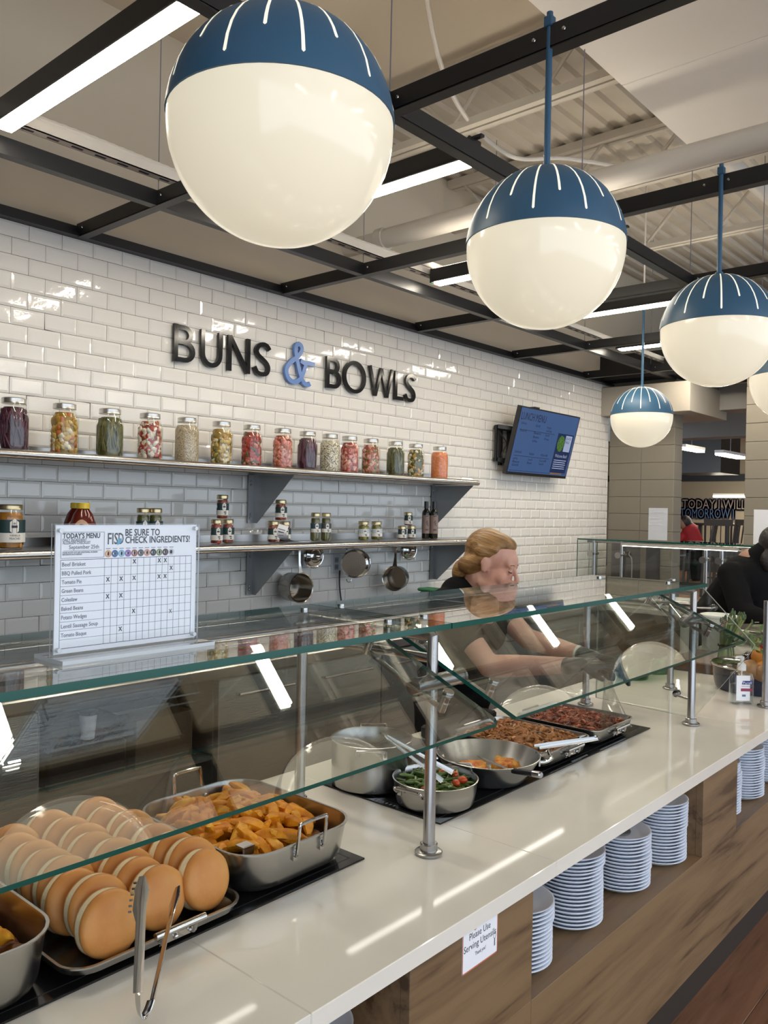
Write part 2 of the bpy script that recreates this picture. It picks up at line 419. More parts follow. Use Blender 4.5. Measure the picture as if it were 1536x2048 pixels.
tag(MB().tube(spline([Vector(p) for p in cp]), 0.012, 8).build('electrical_conduit', GALV), 'thin white conduit looping under the joists', 'conduit')
tag(MB().tube([(5.1, 1.95, 3.85), (5.1, 3.6, 3.85)], 0.06, 14).build('sprinkler_pipe', GALV), 'white pipe beside the far joist under the deck', 'pipe')
tag(MB().tube([(4.3, 1.8, 3.80), (6.6, 1.72, 3.80)], 0.05, 14).build('sprinkler_pipe', GALV), 'white pipe along the edge of the hung board ceiling', 'pipe')

# ------------------------------------------------------------------ black ceiling grid
g = thing('ceiling_grid', 'black steel bar grid hung under the ceiling along the tiled wall', 'grid', (4, 2.3, 2.845))
def channel(p0, p1, name):
    p0, p1 = Vector(p0), Vector(p1); d = (p1-p0).normalized(); s = d.cross(Vector((0, 0, 1)))
    m = MB().beam(p0+Vector((0, 0, 0.004)), p1+Vector((0, 0, 0.004)), 0.042, 0.006)
    for k in (-1, 1): m.beam(p0+s*(0.019*k)+Vector((0, 0, 0.034)), p1+s*(0.019*k)+Vector((0, 0, 0.034)), 0.004, 0.06)
    return m.build(name, BLACK, g, smooth=0)
YB = [0.70, 1.93, 3.185, 4.42, 5.66, 6.87]
for x in YB: channel((x, -1.6, 2.845), (x, 3.60, 2.845), 'cross_bar')
for yb in (2.97, 1.70, 0.43): channel((-1, yb, 2.8465), (7.4, yb, 2.8465), 'long_bar')
for x in YB[1:]:
    m = MB()
    for yy, k in ((3.55, 1), (3.02, 1), (2.92, 1), (1.75, 1), (1.65, 1), (1.17, 1), (1.08, 1)):
        for dz in (0.038,): m.ball((x-0.0225, yy, 2.845+dz), (0.004, 0.006, 0.006), 8, 5)
    m.build('bolts', CHROME, g)
    for yy in (2.97, 1.70): MB().tube([(x, yy, 2.88), (x, yy, 4.0)], 0.0022, 6).build('hanger_wire', GREYINK, g)
# slotted white strut along the lights
t = thing('slotted_strut', 'white slotted strut rail with a flexible conduit above the linear lights', 'strut', (4, 2.89, 2.95))
MB().box(0.3, 7.3, 2.90, 2.942, 2.95, 2.954).box(0.3, 7.3, 2.90, 2.903, 2.95, 2.99).box(0.3, 7.3, 2.939, 2.942, 2.95, 2.99).build('rail', GALV, t, smooth=0)
s0 = None
for i in range(70):
    if s0 is None: s0 = MB().box(-0.022, 0.022, -0.006, 0.006, -0.0008, 0.0008).build('slot', INK, t, smooth=0); o = s0
    else: o = dup(s0)
    o.location = (0.5+i*0.095, 2.921, 2.9495)
n = 160; MB().tube([(0.35+i*0.02, 2.92, 3.0+0.004*math.sin(i*0.13)) for i in range(n)], [0.013+0.002*(i % 2) for i in range(n)], 8).build('flexible_conduit', GALV, t)
MB().bevbox(3.58, 3.86, 2.89, 2.95, 2.992, 3.03, 0.004).build('junction_box', GALV, t, smooth=0)
# ------------------------------------------------------------------ linear lights
def led(x, lab, y0=1.76, y1=2.88, z=2.905, dm=None):
    t = thing('linear_light', lab, 'light', (x, (y0+y1)/2, z))
    MB().bevbox(x-0.036, x+0.036, y0, y1, z, z+0.075, 0.003).build('housing', BLACK, t, smooth=0)
    MB().bevbox(x-0.030, x+0.030, y0+0.012, y1-0.012, z-0.012, z+0.002, 0.004).build('diffuser', dm or LED, t, smooth=0)
    MB().box(x-0.026, x+0.026, y0+0.02, y1-0.02, z+0.075, z+0.078).build('top_diffuser', UPL, t, smooth=0)  # unseen glowing top, added to throw light up at the ceiling
    MB().bevbox(x-0.037, x+0.037, y1-0.002, y1+0.008, z-0.004, z+0.078, 0.002).build('end_cap', BLACK, t, smooth=0)
    MB().bevbox(x-0.037, x+0.037, y0-0.008, y0+0.002, z-0.004, z+0.078, 0.002).build('end_cap', BLACK, t, smooth=0)
    MB().box(x-0.01, x+0.01, y0-0.04, y0+0.02, z+0.075, z+0.085).build('bracket', BLACK, t, smooth=0)
    return t
led(1.247, 'long black linear light beside the largest pendant, glowing white')
led(2.47, 'black linear light between the largest pendant and the next one')
t = led(3.69, 'black linear light with a small green marker, half hidden by second pendant')
MB().box(3.655, 3.69, 2.889, 2.890, 2.90, 2.95).build('marker', mat('green sticker', (0.02, 0.2, 0.08), 0.5), t, smooth=0)
MB().box(3.69, 3.725, 2.889, 2.890, 2.90, 2.95).build('marker', mat('red sticker', (0.4, 0.02, 0.02), 0.5), t, smooth=0)
led(4.88, 'black linear light running from second to third pendant')
led(6.05, 'short-looking far linear light left of the third pendant')
led(7.0, 'farthest linear light over the corner of the tiled wall')
# unseen lights of the same kind over the customers, added to brighten the counter
for _i, _x in enumerate((0.0, 1.25, 2.47, 3.69, 4.88, 6.05)): led(_x, 'unseen linear light over the customer aisle, %s from the entrance' % ('first', 'second', 'third', 'fourth', 'fifth', 'sixth')[_i], -1.75, -0.63, dm=LEDC)
# ------------------------------------------------------------------ pendants
GR = 0.208
def make_pendant(x, y, z, lab, zt, canopy=False):
    t = thing('globe_pendant', lab, 'pendant lamp', (x, y, z), 'striped blue and white globe pendants')
    h = math.asin(0.07)
    MB().lathe([(GR*math.cos(a), GR*math.sin(a)) for a in [h+(-math.pi/2-h)*i/24 for i in range(25)]][:-1]+[(0, -GR)], (x, y, z), 56).build('globe', GLOBE, t, smooth=60)
    rc = GR+0.003
    cap = MB().lathe([(rc*math.cos(h)-0.004, rc*math.sin(h)-0.001)]+[(rc*math.cos(a), rc*math.sin(a)) for a in [h+(math.pi/2-0.08-h)*i/16 for i in range(17)]]+[(0.016, rc*0.998), (0.014, rc+0.012)], (x, y, z), 56).build('cap', BLUE, t, smooth=50)
    meshes = []
    for k in range(20):
        if k < 2:
            lo = R(11) if k % 2 else R(24); hi = R(80); m = MB(); rr = rc+0.0006; pts = []
            n = 9
            for i in range(n):
                a = hi+(lo-hi)*i/(n-1); wd = 0.0031*(1-0.45*(1-i/(n-1))); pts.append((a, wd))
            v = []; f = []
            for a, wd in pts:
                for s_ in (-1, 1): v.append((rr*math.cos(a), s_*wd, rr*math.sin(a)))
            for i in range(n-1): f.append((2*i, 2*i+1, 2*i+3, 2*i+2))
            v.append((rr*math.cos(lo-0.015), 0, rr*math.sin(lo-0.015))); f.append((2*n-2, 2*n-1, 2*n))
            o = m.add(v, f).build('slit', SLIT, cap, smooth=60); meshes.append(o.data)
        else: o = obj_of(meshes[k % 2], 'slit', cap)
        o.location = (x, y, z); o.rotation_euler = (0, 0, R(4+18*k))
    MB().tube([(x, y, z+rc+0.004), (x, y, zt)], 0.0085, 12).build('stem', BLUE, t)
    if canopy:
        MB().lathe([(0.0, -0.012), (0.062, -0.010), (0.065, 0.0), (0.065, 0.018), (0, 0.02)], (x, y, zt-0.01), 24).build('canopy', BLUE, t)
        MB().tube([(x, y, zt), (x, y, 4.02)], 0.006, 8).build('ceiling_rod', GALV, t)
    else: MB().bevbox(x-0.012, x+0.012, y-0.012, y+0.012, 2.905, zt-0.012, 0.002).build('bar_clamp', BLUE, t, smooth=0)
    return t
make_pendant(1.012, 1.158, 2.316, 'largest and nearest globe pendant, blue slotted top, hanging over the buns', 4.0)
make_pendant(1.915, 1.126, 2.315, 'second globe pendant from the nearest, on a blue stem at the crossbar', 2.945)
make_pendant(3.157, 1.104, 2.313, 'third globe pendant from the nearest, left of the white board ceiling', 2.945)
make_pendant(5.44, 2.41, 2.284, 'small far globe pendant hanging alone in front of the block pier', 3.18, True)
make_pendant(4.42, 1.165, 2.305, 'globe pendant cut by the frame, behind the third one', 2.945)
_p = (fw+rt*((1547-768)/1639)-up*((835-1024)/1639))*7.4
make_pendant(_p.x, _p.y, _p.z+CAMZ, 'farthest globe pendant, half hidden low behind the cut-off one', 3.18, True)
# ------------------------------------------------------------------ pier, soffits, back room
BLOCK = mat('painted concrete block', (0.22, 0.195, 0.155), 0.75, bump=0.06, bscale=70)
BLOCKL = mat('light painted block', (0.30, 0.275, 0.235), 0.7, bump=0.06, bscale=70)
def pier(name, lab, y0, y1, cols, x=7.43, dx=0.19):
    p = struct(MB().box(x+0.006, x+dx-0.006, y0+0.006, y1-0.006, 0, 2.9).build(name, GROUT if 0 else mat('block joint', (0.21, 0.19, 0.16), 0.9), smooth=0), lab, 'pier')
    b0 = None; wd = (y1-y0)/cols
    for k in range(19):
        for c in range(cols):
            if b0 is None: b0 = MB().bevbox(0, dx, -wd/2+0.0015, wd/2-0.0015, -0.079, 0.079, 0.004).build('block', BLOCK, p, smooth=0); o = b0
            else: o = dup(b0)
            o.location = (x, y0+wd*(c+0.5), 0.08+k*0.161+0.0035)
    return p
pier('wall_pier', 'greige painted block pier at the end of the tiled wall', 2.966, 3.61, 2)
pier('wall_pier', 'greige block pier behind the right-hand globe pendants', 1.54, 2.343, 3)
MB2 = MB().bevbox(7.25, 8.2, 2.765, 3.62, 2.54, 2.81, 0.003)
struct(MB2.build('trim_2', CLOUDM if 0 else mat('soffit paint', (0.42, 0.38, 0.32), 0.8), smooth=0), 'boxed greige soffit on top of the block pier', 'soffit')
struct(MB().box(7.2, 8.0, 1.2, 3.62, 2.87, 3.1).build('trim_3', BLACK, smooth=0), 'black bulkhead above the boxed soffit', 'soffit')
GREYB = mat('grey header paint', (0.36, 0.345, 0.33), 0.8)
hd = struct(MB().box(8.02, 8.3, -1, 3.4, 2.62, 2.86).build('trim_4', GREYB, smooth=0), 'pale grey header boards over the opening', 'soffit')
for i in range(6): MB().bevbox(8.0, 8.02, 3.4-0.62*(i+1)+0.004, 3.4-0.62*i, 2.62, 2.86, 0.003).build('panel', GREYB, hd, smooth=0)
struct(MB().box(9.0, 9.3, 0, 4.5, 2.46, 2.80).build('trim_5', mat('dark grey header', (0.22, 0.21, 0.20), 0.8), smooth=0), 'darker grey lintel behind the header boards', 'soffit')  # lintel in a darker grey than the header boards
struct(MB().box(9.4, 17, -5.2, 9, 3.05, 3.15).build('ceiling_far', CEIL, smooth=0), 'low ceiling of the dining room beyond the opening', 'ceiling')
struct(MB().box(9.3, 9.4, -5.2, 9, 3.05, 4.1).box(7.43, 9.4, 3.62, 3.8, 2.6, 4.1).build('wall_header', PAINT, smooth=0), 'painted bulkhead above the low far ceiling', 'wall')
struct(MB().box(7.43, 17, 8.9, 9, 0, 3.05).build('wall_far_side', PAINT, smooth=0), 'side wall of the far dining room', 'wall')
MUR = mat('tan mural wall paint', (0.33, 0.285, 0.205), 0.8)
fw_ = struct(MB().box(17, 17.1, -5.2, 9, 0, 4).build('wall_right', MUR, smooth=0), 'tan dining room wall painted with bubble lettering', 'wall')
MB().box(16.96, 17, -5.2, 9, 2.30, 2.44).build('dark_band', BLACK, fw_, smooth=0)
MB().box(16.96, 17, -5.2, 9, 0.0, 0.95).build('dark_wainscot', mat('dark wainscot', (0.03, 0.026, 0.024), 0.6), fw_, smooth=0)
def mural(txt, y, z, size, m1, m2, fit):
    a = MB(); put_text(a, txt, size, (16.955, y, z), (0, -1, 0), (0, 0, 1), fit=fit); a.build('lettering', m2, fw_, smooth=0, label='fat outlined hand-painted letters '+txt)
    vs, fs = text_geo(txt, size); b = MB()
    for k in range(10):
        ang = k*math.pi*2/10; b.v = b.v; put_text(b, txt, size, (16.958, y-0.032*math.cos(ang), z+0.032*math.sin(ang)), (0, -1, 0), (0, 0, 1), fit=fit)
    b.build('letter_outline', m1, fw_, smooth=0)
MINK = mat('mural outline', (0.03, 0.03, 0.05), 0.7)
mural('TODAY I WILL', 6.58, 1.74, 0.27, MINK, mat('mural grey', (0.25, 0.21, 0.19), 0.7), 1.27)
mural('TOMORROW I', 6.62, 1.55, 0.28, MINK, mat('mural blue', (0.06, 0.11, 0.22), 0.7), 1.08)
def far_pt(px, py, X):
    d = fw+rt*((px-768)/1639.0)-up*((py-1024)/1639.0); k = X/d.x; return Vector((X, d.y*k, d.z*k+CAMZ))
_a, _b = far_pt(1340, 906, 13.0), far_pt(1441, 945, 13.0)
tag(MB().box(13.0, 13.9, _b.y, _a.y, _b.z, 3.05).build('black_bulkhead', BLACK, smooth=0), 'black hanging bulkhead with a small lit sign in the dining room', 'bulkhead')['kind'] = 'structure'
def far_light(px, py, X, l, lab, along_x=True):
    a = far_pt(px, py, X); b = a+(Vector((l, 0, 0)) if along_x else Vector((0, -l, 0))); c = (a+b)/2
    t = thing('tube_light', lab, 'light', c)
    MB().beam(a, b, 0.10, 0.03).build('diffuser', LED, t, smooth=0)
    MB().beam(a+Vector((0, 0, 0.035)), b+Vector((0, 0, 0.035)), 0.12, 0.04).build('housing', WHITEPL, t, smooth=0)
    MB().tube([(c.x, c.y, c.z+0.05), (c.x, c.y, 3.06)], 0.005, 6).build('hanger', GREYINK, t)
far_light(1363, 896, 11.4, 0.75, 'tube light upper left in the far opening')
far_light(1438, 908, 11.2, 0.9, 'tube light at the right edge of the far opening')
far_light(1438, 936, 14.8, 0.6, 'small tube light right of the black bulkhead')
far_light(1428, 993, 15.9, 1.2, 'tube light hanging in front of the painted lettering', False)
# ================================================================== wall sign
WY = 3.6145
LETB = mat('gloss black acrylic', (0.008, 0.008, 0.009), 0.12, spec=0.45)
LETL = mat('blue acrylic', (0.105, 0.215, 0.50), 0.25)
sg = thing('wall_sign', 'raised black sign lettering reading BUNS & BOWLS on white tiles', 'sign', (3.4, WY, 2.44))
def letter(ch, x0, x1, z0=2.352, z1=2.546, w=0.0245, m=None, strokes=None, dep=0.018, base=0.010):
    mb = MB(); wd, h = x1-x0, z1-z0; org = (x0, WY-base, z0)
    for st in strokes:
        cl_ = st[0] == 'c'; pts = [(p[0]*wd, p[1]*h) for p in (st[1:] if cl_ else st)]
        mb.ribbon(pts, w, (org[0], org[1]-0.0004*strokes.index(st), org[2]), (1, 0, 0), (0, 0, 1), dep, closed=cl_)
    o = mb.build('letter', m or LETB, sg, smooth=30, label='raised letter '+ch); 
    return o
a_ = 0.10; q = 0.07
Bst = [[(a_, 0), (a_, 1)], [(a_, 1-q)]+arc(0.48, 0.735, 0.30, 0.195, 90, -90)+[(a_, 0.54)], [(a_, 0.54)]+arc(0.50, 0.305, 0.40, 0.235, 90, -90)+[(a_, q)]]
Ust = [[(a_, 1), (a_, 0.38)]+arc(0.5, 0.38, 0.40, 0.32, 180, 360, 14)+[(1-a_, 1)]]
Nst = [[(a_, 0), (a_, 1)], [(a_+0.01, 0.98), (1-a_-0.01, 0.02)], [(1-a_, 0), (1-a_, 1)]]
Sst = [spline([(0.93, 0.80), (0.80, 0.90), (0.58, 0.935), (0.33, 0.88), (0.20, 0.73), (0.30, 0.60), (0.55, 0.50), (0.80, 0.38), (0.88, 0.24), (0.76, 0.10), (0.50, 0.06), (0.25, 0.10), (0.09, 0.25)], 5)]
Ost = [['c']+arc(0.5, 0.5, 0.44, 0.47, 0, 360, 36)[:-1]]
Wst = [[(0.05, 1), (0.27, 0.02)], [(0.27, 0.02), (0.50, 0.97)], [(0.50, 0.97), (0.73, 0.02)], [(0.73, 0.02), (0.95, 1)]]
Lst = [[(0.14, 0), (0.14, 1)], [(0.14, 0.065), (1, 0.065)]]
Ast = [spline([(0.70, 0.50), (0.62, 0.30), (0.50, 0.13), (0.30, 0.055), (0.12, 0.13), (0.06, 0.32), (0.20, 0.50), (0.44, 0.67), (0.555, 0.83), (0.52, 0.93), (0.43, 0.955)], 6), spline([(0.45, 0.955), (0.37, 0.90), (0.36, 0.75), (0.43, 0.50), (0.53, 0.24), (0.64, 0.08), (0.78, 0.04), (0.86, 0.08)], 6), spline([(0.52, 0.575), (0.66, 0.54), (0.80, 0.55), (1.0, 0.545)], 4)]
letter('B', 2.440, 2.572, strokes=Bst); letter('U', 2.606, 2.750, strokes=Ust); letter('N', 2.782, 2.944, strokes=Nst); letter('S', 2.962, 3.090, strokes=Sst)
letter('ampersand, blue', 3.198, 3.435, 2.338, 2.592, 0.027, LETL, Ast)
letter('B', 3.540, 3.668, strokes=Bst); letter('O', 3.688, 3.898, strokes=Ost); letter('W', 3.925, 4.172, strokes=Wst, w=0.022); letter('L', 4.185, 4.275, strokes=Lst); letter('S', 4.285, 4.408, strokes=Sst)

# ================================================================== television
tv = thing('television', 'tilted wall television showing a blue lunch menu', 'television', (5.9, 3.45, 2.17))
SCRL = mat('screen light blue', (0.02, 0.035, 0.07), 0.2, spec=0.3, emit=0.13, ecol=(0.10, 0.21, 0.52))
SCRD = mat('screen navy panel', (0.01, 0.015, 0.04), 0.12, emit=0.2, ecol=(0.012, 0.03, 0.10))
SCRW = mat('screen pale text', (0.2, 0.22, 0.3), 0.15, emit=0.2, ecol=(0.30, 0.40, 0.60))
SCRK = mat('screen dark text', (0.01, 0.01, 0.02), 0.15, emit=0.12, ecol=(0.03, 0.05, 0.13))
SCRG = mat('screen salad photo', (0.05, 0.12, 0.03), 0.15, emit=0.15, ecol=(0.10, 0.22, 0.05), var=0.7, vscale=60)
ox, ux = Vector((5.436, 3.372, 2.427)), Vector((0.938, 0, 0)); uyv = Vector((0, 3.50-3.372, 1.913-2.427))
tn = ux.cross(uyv).normalized(); tn = tn if tn.y < 0 else -tn
P_ = lambda u, v, d=0.0: ox+ux*u+uyv*v+tn*d
def tvq(mb, u0, u1, v0, v1, d): return mb.add([P_(u0, v0, d), P_(u1, v0, d), P_(u1, v1, d), P_(u0, v1, d)], [(0, 1, 2, 3)])
m = MB(); m.prism([P_(-0.005, -0.008), P_(1.005, -0.008), P_(1.005, 1.015), P_(-0.005, 1.015)], -tn*0.035); m.build('body', BLACKP, tv, smooth=0)
tvq(MB(), 0.008, 0.992, 0.012, 0.972, 0.0012).build('screen', SCRL, tv, smooth=0)
tvq(MB(), 0.685, 0.965, 0.30, 0.93, 0.0018).build('menu_panel', SCRD, tv, smooth=0)
m = MB(); m.add([P_(0.765+0.06*math.cos(k*0.35), 0.46+0.13*math.sin(k*0.35), 0.0024) for k in range(18)], [tuple(range(18))]); m.build('salad_photo', SCRG, tv, smooth=0)
tvq(MB(), 0.83, 0.945, 0.32, 0.58, 0.0024).build('notice_panel', SCRW, tv, smooth=0)
uxn, uyn = ux.normalized(), -uyv.normalized(); hh = uyv.length
m = MB(); put_text(m, 'LUNCH MENU', 0.085, P_(0.03, 0.185, 0.0024), uxn, uyn, fit=0.37)
put_text(m, 'QUICK', 0.03, P_(0.835, 0.385, 0.003), uxn, uyn, fit=0.09); put_text(m, 'MEALS', 0.03, P_(0.835, 0.445, 0.003), uxn, uyn, fit=0.07)
rr = random.Random(5)
for u, vs_ in ((0.05, (0.25, 0.36, 0.68, 0.78, 0.83, 0.88)), (0.28, (0.26, 0.37, 0.43, 0.49, 0.69, 0.78, 0.83)), (0.47, (0.26, 0.31, 0.38, 0.44, 0.69, 0.78, 0.83))):
    for v_ in vs_:
        put_text(m, rr.choice(['Fries', 'Grill', 'Tomato Pie', 'Beans', 'Lentil Soup', 'Salad']), 0.026, P_(u, v_, 0.0024), uxn, uyn, fit=rr.uniform(0.06, 0.11))
for v0 in (0.33, 0.72): tvq(m, 0.05, 0.62, v0, v0+0.006, 0.0024)
tvq(m, 0.03, 0.97, 0.945, 0.95, 0.0024)
m.build('menu_text', SCRK, tv, smooth=0)
m = MB(); put_text(m, 'Welcome Back!', 0.04, P_(0.715, 0.68, 0.0024), uxn, uyn, fit=0.2)
for k in range(5): tvq(m, 0.71, 0.93-0.01*(k % 2), 0.72+k*0.033, 0.733+k*0.033, 0.0024)
m.build('panel_text', SCRW, tv, smooth=0)
tvq(MB(), 0.70, 0.90, 0.935, 0.955, 0.0024).build('panel_stripe', mat('screen orange', (0.2, 0.1, 0.02), 0.2, emit=0.17, ecol=(0.25, 0.13, 0.03)), tv, smooth=0)
m = MB()
for x in (5.50, 5.62): m.beam((x, 3.60, 2.30), (x, 3.60, 1.98), 0.035, 0.02, (0, 1, 0))
m.beam((5.40, 3.585, 2.27), (5.8, 3.585, 2.27), 0.03, 0.03).beam((5.40, 3.585, 2.02), (5.8, 3.585, 2.02), 0.03, 0.03).beam((5.42, 3.58, 2.28), (5.55, 3.46, 2.26), 0.03, 0.03).beam((5.42, 3.58, 2.02), (5.55, 3.52, 2.0), 0.03, 0.03)
m.beam((5.405, 3.58, 2.29), (5.405, 3.58, 2.01), 0.02, 0.02, (0, 1, 0))
m.build('wall_bracket', BLACK, tv, smooth=0)
MB().tube(spline([(5.43, 3.57, 2.24), (5.47, 3.53, 2.15), (5.44, 3.55, 2.05), (5.50, 3.56, 1.97)]), 0.006, 8).build('cable', BLACKP, tv)
MB().bevbox(5.66, 5.74, 3.39, 3.45, 2.438, 2.448, 0.002).build('sensor_bar', BLACKP, tv, smooth=0)

# ================================================================== wall shelves
def shelf(zc, lab):
    t = thing('wall_shelf', lab, 'shelf', (3, 3.45, zc)); r_ = 0.019; x0, x1 = 1.20, 4.69
    MB().box(x0, x1, 3.25, 3.60, zc+0.0125, zc+0.0175).box(x0, x1, 3.590, 3.600, zc+0.0175, zc+0.055).build('shelf_board', SHELFM, t, smooth=0)
    MB().tube([(x0, 3.25, zc), (x1, 3.25, zc)], r_, 20).build('rolled_edge', STEEL, t)
    for x in (1.335, 2.995, 4.668):
        s = 1
        m = MB(); m.prism([(x-0.0015, 3.268, zc-0.017), (x-0.0015, 3.6, zc-0.017), (x-0.0015, 3.6, zc-0.285), (x-0.0015, 3.57, zc-0.285)], (0.003, 0, 0))
        m.box(x-0.04, x, 3.600, 3.604, zc-0.285, zc-0.015)
        m.box(x-0.035, x, 3.27, 3.6, zc-0.016, zc+0.012)
        b = m.build('bracket', BRACK, t, smooth=0)
        m = MB()
        for zz in (zc-0.05, zc-0.07, zc-0.235, zc-0.255): m.ball((x-0.022, 3.598, zz), (0.006, 0.004, 0.006), 8, 5)
        m.build('screws', CHROME, b)
    return t
shelf(1.806, 'upper stainless wall shelf with rolled front edge and triangular brackets')
shelf(1.402, 'lower stainless wall shelf with rolled front edge, pans hung below')
S1, S2 = 1.8235, 1.4195
LIDM = mat('tin jar lid', (0.62, 0.60, 0.56), 0.28, metal=1)
GOLDL = mat('gold jar lid', (0.60, 0.50, 0.30), 0.3, metal=1)
def cmat(name, c, rough=0.35): return mat(name, c, rough, var=0.35, vscale=50)
CC = dict(purple=cmat('beet flesh', (0.050, 0.004, 0.016)), purp2=cmat('beet strand', (0.10, 0.012, 0.04)), yellow=cmat('yellow squash', (0.50, 0.26, 0.02)), corn=cmat('corn piece', (0.60, 0.40, 0.08)), garlic=cmat('garlic clove', (0.72, 0.64, 0.44)),
          orange=cmat('carrot piece', (0.50, 0.13, 0.015)), olive=cmat('olive bean', (0.15, 0.135, 0.02)), green=cmat('dark pickled bean', (0.075, 0.08, 0.014)), white=cmat('cabbage piece', (0.74, 0.66, 0.52)), red=cmat('red pepper piece', (0.42, 0.03, 0.02)),
          pink=cmat('pink radish slice', (0.66, 0.20, 0.14)), palepink=cmat('pale radish slice', (0.78, 0.42, 0.33)), rust=cmat('rust carrot', (0.42, 0.10, 0.03)), brine=cmat('golden brine', (0.36, 0.21, 0.025)), redbrine=cmat('red brine', (0.30, 0.05, 0.025)), gbrine=cmat('green brine', (0.10, 0.09, 0.012)))
def grain(name, c1, c2, sc):
    m_, t_, b_ = nt(name); N, L = t_.nodes, t_.links
    tc = N.new('ShaderNodeTexCoord'); vo = N.new('ShaderNodeTexVoronoi'); vo.inputs['Scale'].default_value = sc; L.new(tc.outputs['Object'], vo.inputs['Vector'])
    cr = N.new('ShaderNodeValToRGB'); cr.color_ramp.elements[0].color = (*c1, 1); cr.color_ramp.elements[1].color = (*c2, 1); cr.color_ramp.elements[0].position = 0.15; cr.color_ramp.elements[1].position = 0.7
    L.new(vo.outputs['Color'], cr.inputs[0]); L.new(cr.outputs[0], b_.inputs['Base Color'])
    bp = N.new('ShaderNodeBump'); bp.inputs['Strength'].default_value = 0.6; bp.inputs['Distance'].default_value = 0.003; bp.invert = True
    L.new(vo.outputs['Distance'], bp.inputs['Height']); L.new(bp.outputs[0], b_.inputs['Normal']); b_.inputs['Roughness'].default_value = 0.6
    return m_
G_WHEAT = grain('wheat grain', (0.22, 0.15, 0.08), (0.55, 0.45, 0.30), 260); G_BLACK = grain('mixed black and white grain', (0.03, 0.02, 0.015), (0.75, 0.66, 0.48), 190); G_LENT = grain('orange lentils', (0.55, 0.12, 0.03), (0.78, 0.26, 0.09), 230)
def jar_glass(t, x, y, z, r_, h, lidm, lidh=0.016, neck=0.72):
    hb = h-lidh
    prof = [(r_*0.80, 0.002), (r_*0.95, 0.006), (r_, 0.02), (r_, hb*0.74), (r_*0.97, hb*0.80), (r_*(neck+0.1), hb*0.90), (r_*neck, hb*0.945), (r_*neck, hb)]
    MB().lathe(prof, (x, y, z), 28).build('jar_glass', JARG, t, smooth=50)
    rl = r_*neck+0.003
    MB().lathe([(rl, hb-0.008), (rl+0.0015, hb-0.006), (rl, hb-0.002), (rl+0.0012, hb+0.003), (rl, hb+0.008), (rl+0.001, h-0.003), (rl-0.002, h), (0, h)], (x, y, z), 28).build('lid', lidm, t, smooth=40)
    return [(r_*0.78, 0.004), (r_*0.93, 0.008), (r_-0.0025, 0.021), (r_-0.0025, hb*0.735), (r_*0.94, hb*0.80), (r_*(neck+0.06), hb*0.89)], hb
def jar(x, y, z, r_, h, lab, kind, cols=None, group='big glass preserve jars on the upper shelf', seed=0, nump=90):
    t = thing('preserve_jar', lab, 'jar', (x, y, z), group)
    prof, hb = jar_glass(t, x, y, z, r_, h, LIDM)
    rg = random.Random(seed)
    core = [(a*(0.80 if kind in ('chunks', 'sticks') else 1), b) for a, b in prof]+[(0, hb*0.895)]
    MB().lathe(core, (x, y, z), 24).build('contents', cols[0], t, smooth=50)
    if kind in ('chunks', 'sticks'):
        m = MB()
        for k in range(nump):
            zz = 0.012+(hb*0.78)*((k+rg.random())/nump); a = rg.uniform(0, 2*math.pi)
            rr_ = (r_-0.004)*(1 if zz < hb*0.72 else 0.85); mi = 1+rg.randrange(len(cols)-1)
            ca, sa = math.cos(a), math.sin(a)
            if kind == 'chunks':
                s1, s2 = rg.uniform(0.008, 0.015), rg.uniform(0.010, 0.021)
                M_ = Matrix.Rotation(a, 3, 'Z') @ Matrix.Rotation(rg.uniform(-1, 1), 3, 'X')
                m.ball((x+ca*(rr_-0.0095), y+sa*(rr_-0.0095), z+zz), (0.0075, s1, s2), 8, 6, mi, M_)
            else:
                ln = rg.uniform(0.05, 0.12); z1 = min(zz+ln, hb*0.86); da = rg.uniform(-0.5, 0.5)
                pts = []
                for i in range(5):
                    u = i/4; aa = a+da*u; zc_ = zz+(z1-zz)*u; q_ = rr_-0.004 if zc_ < hb*0.72 else rr_*0.86-0.003
                    pts.append((x+math.cos(aa)*q_, y+math.sin(aa)*q_, z+zc_))
                m.tube(pts, [0.003, 0.0042, 0.0045, 0.0042, 0.003], 6, mi=mi)
        o = m.build('pieces', cols, t, smooth=60); o['kind'] = 'stuff'
    return t
c = CC
JX = [1.55, 1.773, 1.991, 2.201, 2.411, 2.623, 2.823, 3.043, 3.231, 3.413, 3.579, 3.77, 4.007, 4.214, 4.473]
def big(i, lab, kind, cols, nump=90): jar(JX[i], 3.42, S1, 0.062 if i < 4 else 0.0595, 0.224, lab, kind, cols, seed=i*7+1, nump=int(nump*2.0))
big(0, 'leftmost jar on the upper shelf, dark purple shredded beets', 'sticks', [c['purple'], c['purp2'], c['purple']], 60)
big(1, 'large jar of yellow squash, corn, carrot and garlic pieces', 'chunks', [c['brine'], c['yellow'], c['corn'], c['garlic'], c['orange'], c['yellow'], c['corn']], 80)
big(2, 'large jar of dark green beans beside the yellow squash jar', 'sticks', [c['gbrine'], c['green'], c['olive']], 110)
big(3, 'large jar of red, white and orange cabbage relish', 'chunks', [c['redbrine'], c['white'], c['red'], c['white'], c['rust'], c['white']], 130)
big(4, 'large jar full of beige wheat grain', 'solid', [G_WHEAT])
big(5, 'large jar of olive and yellow vegetables with white cloves below', 'chunks', [c['brine'], c['yellow'], c['olive'], c['garlic'], c['corn']], 90)
big(6, 'large jar of red and green peppers', 'chunks', [c['redbrine'], c['red'], c['pink'], c['green'], c['red']], 100)
big(7, 'large jar of pink radish slices next to a purple jar', 'chunks', [c['redbrine'], c['pink'], c['palepink'], c['pink'], c['rust']], 130)
big(8, 'large dark purple jar between pink radishes and speckled grain', 'sticks', [c['purple'], c['purp2'], c['purple']], 60)
big(9, 'large jar of black and white speckled grain', 'solid', [G_BLACK])
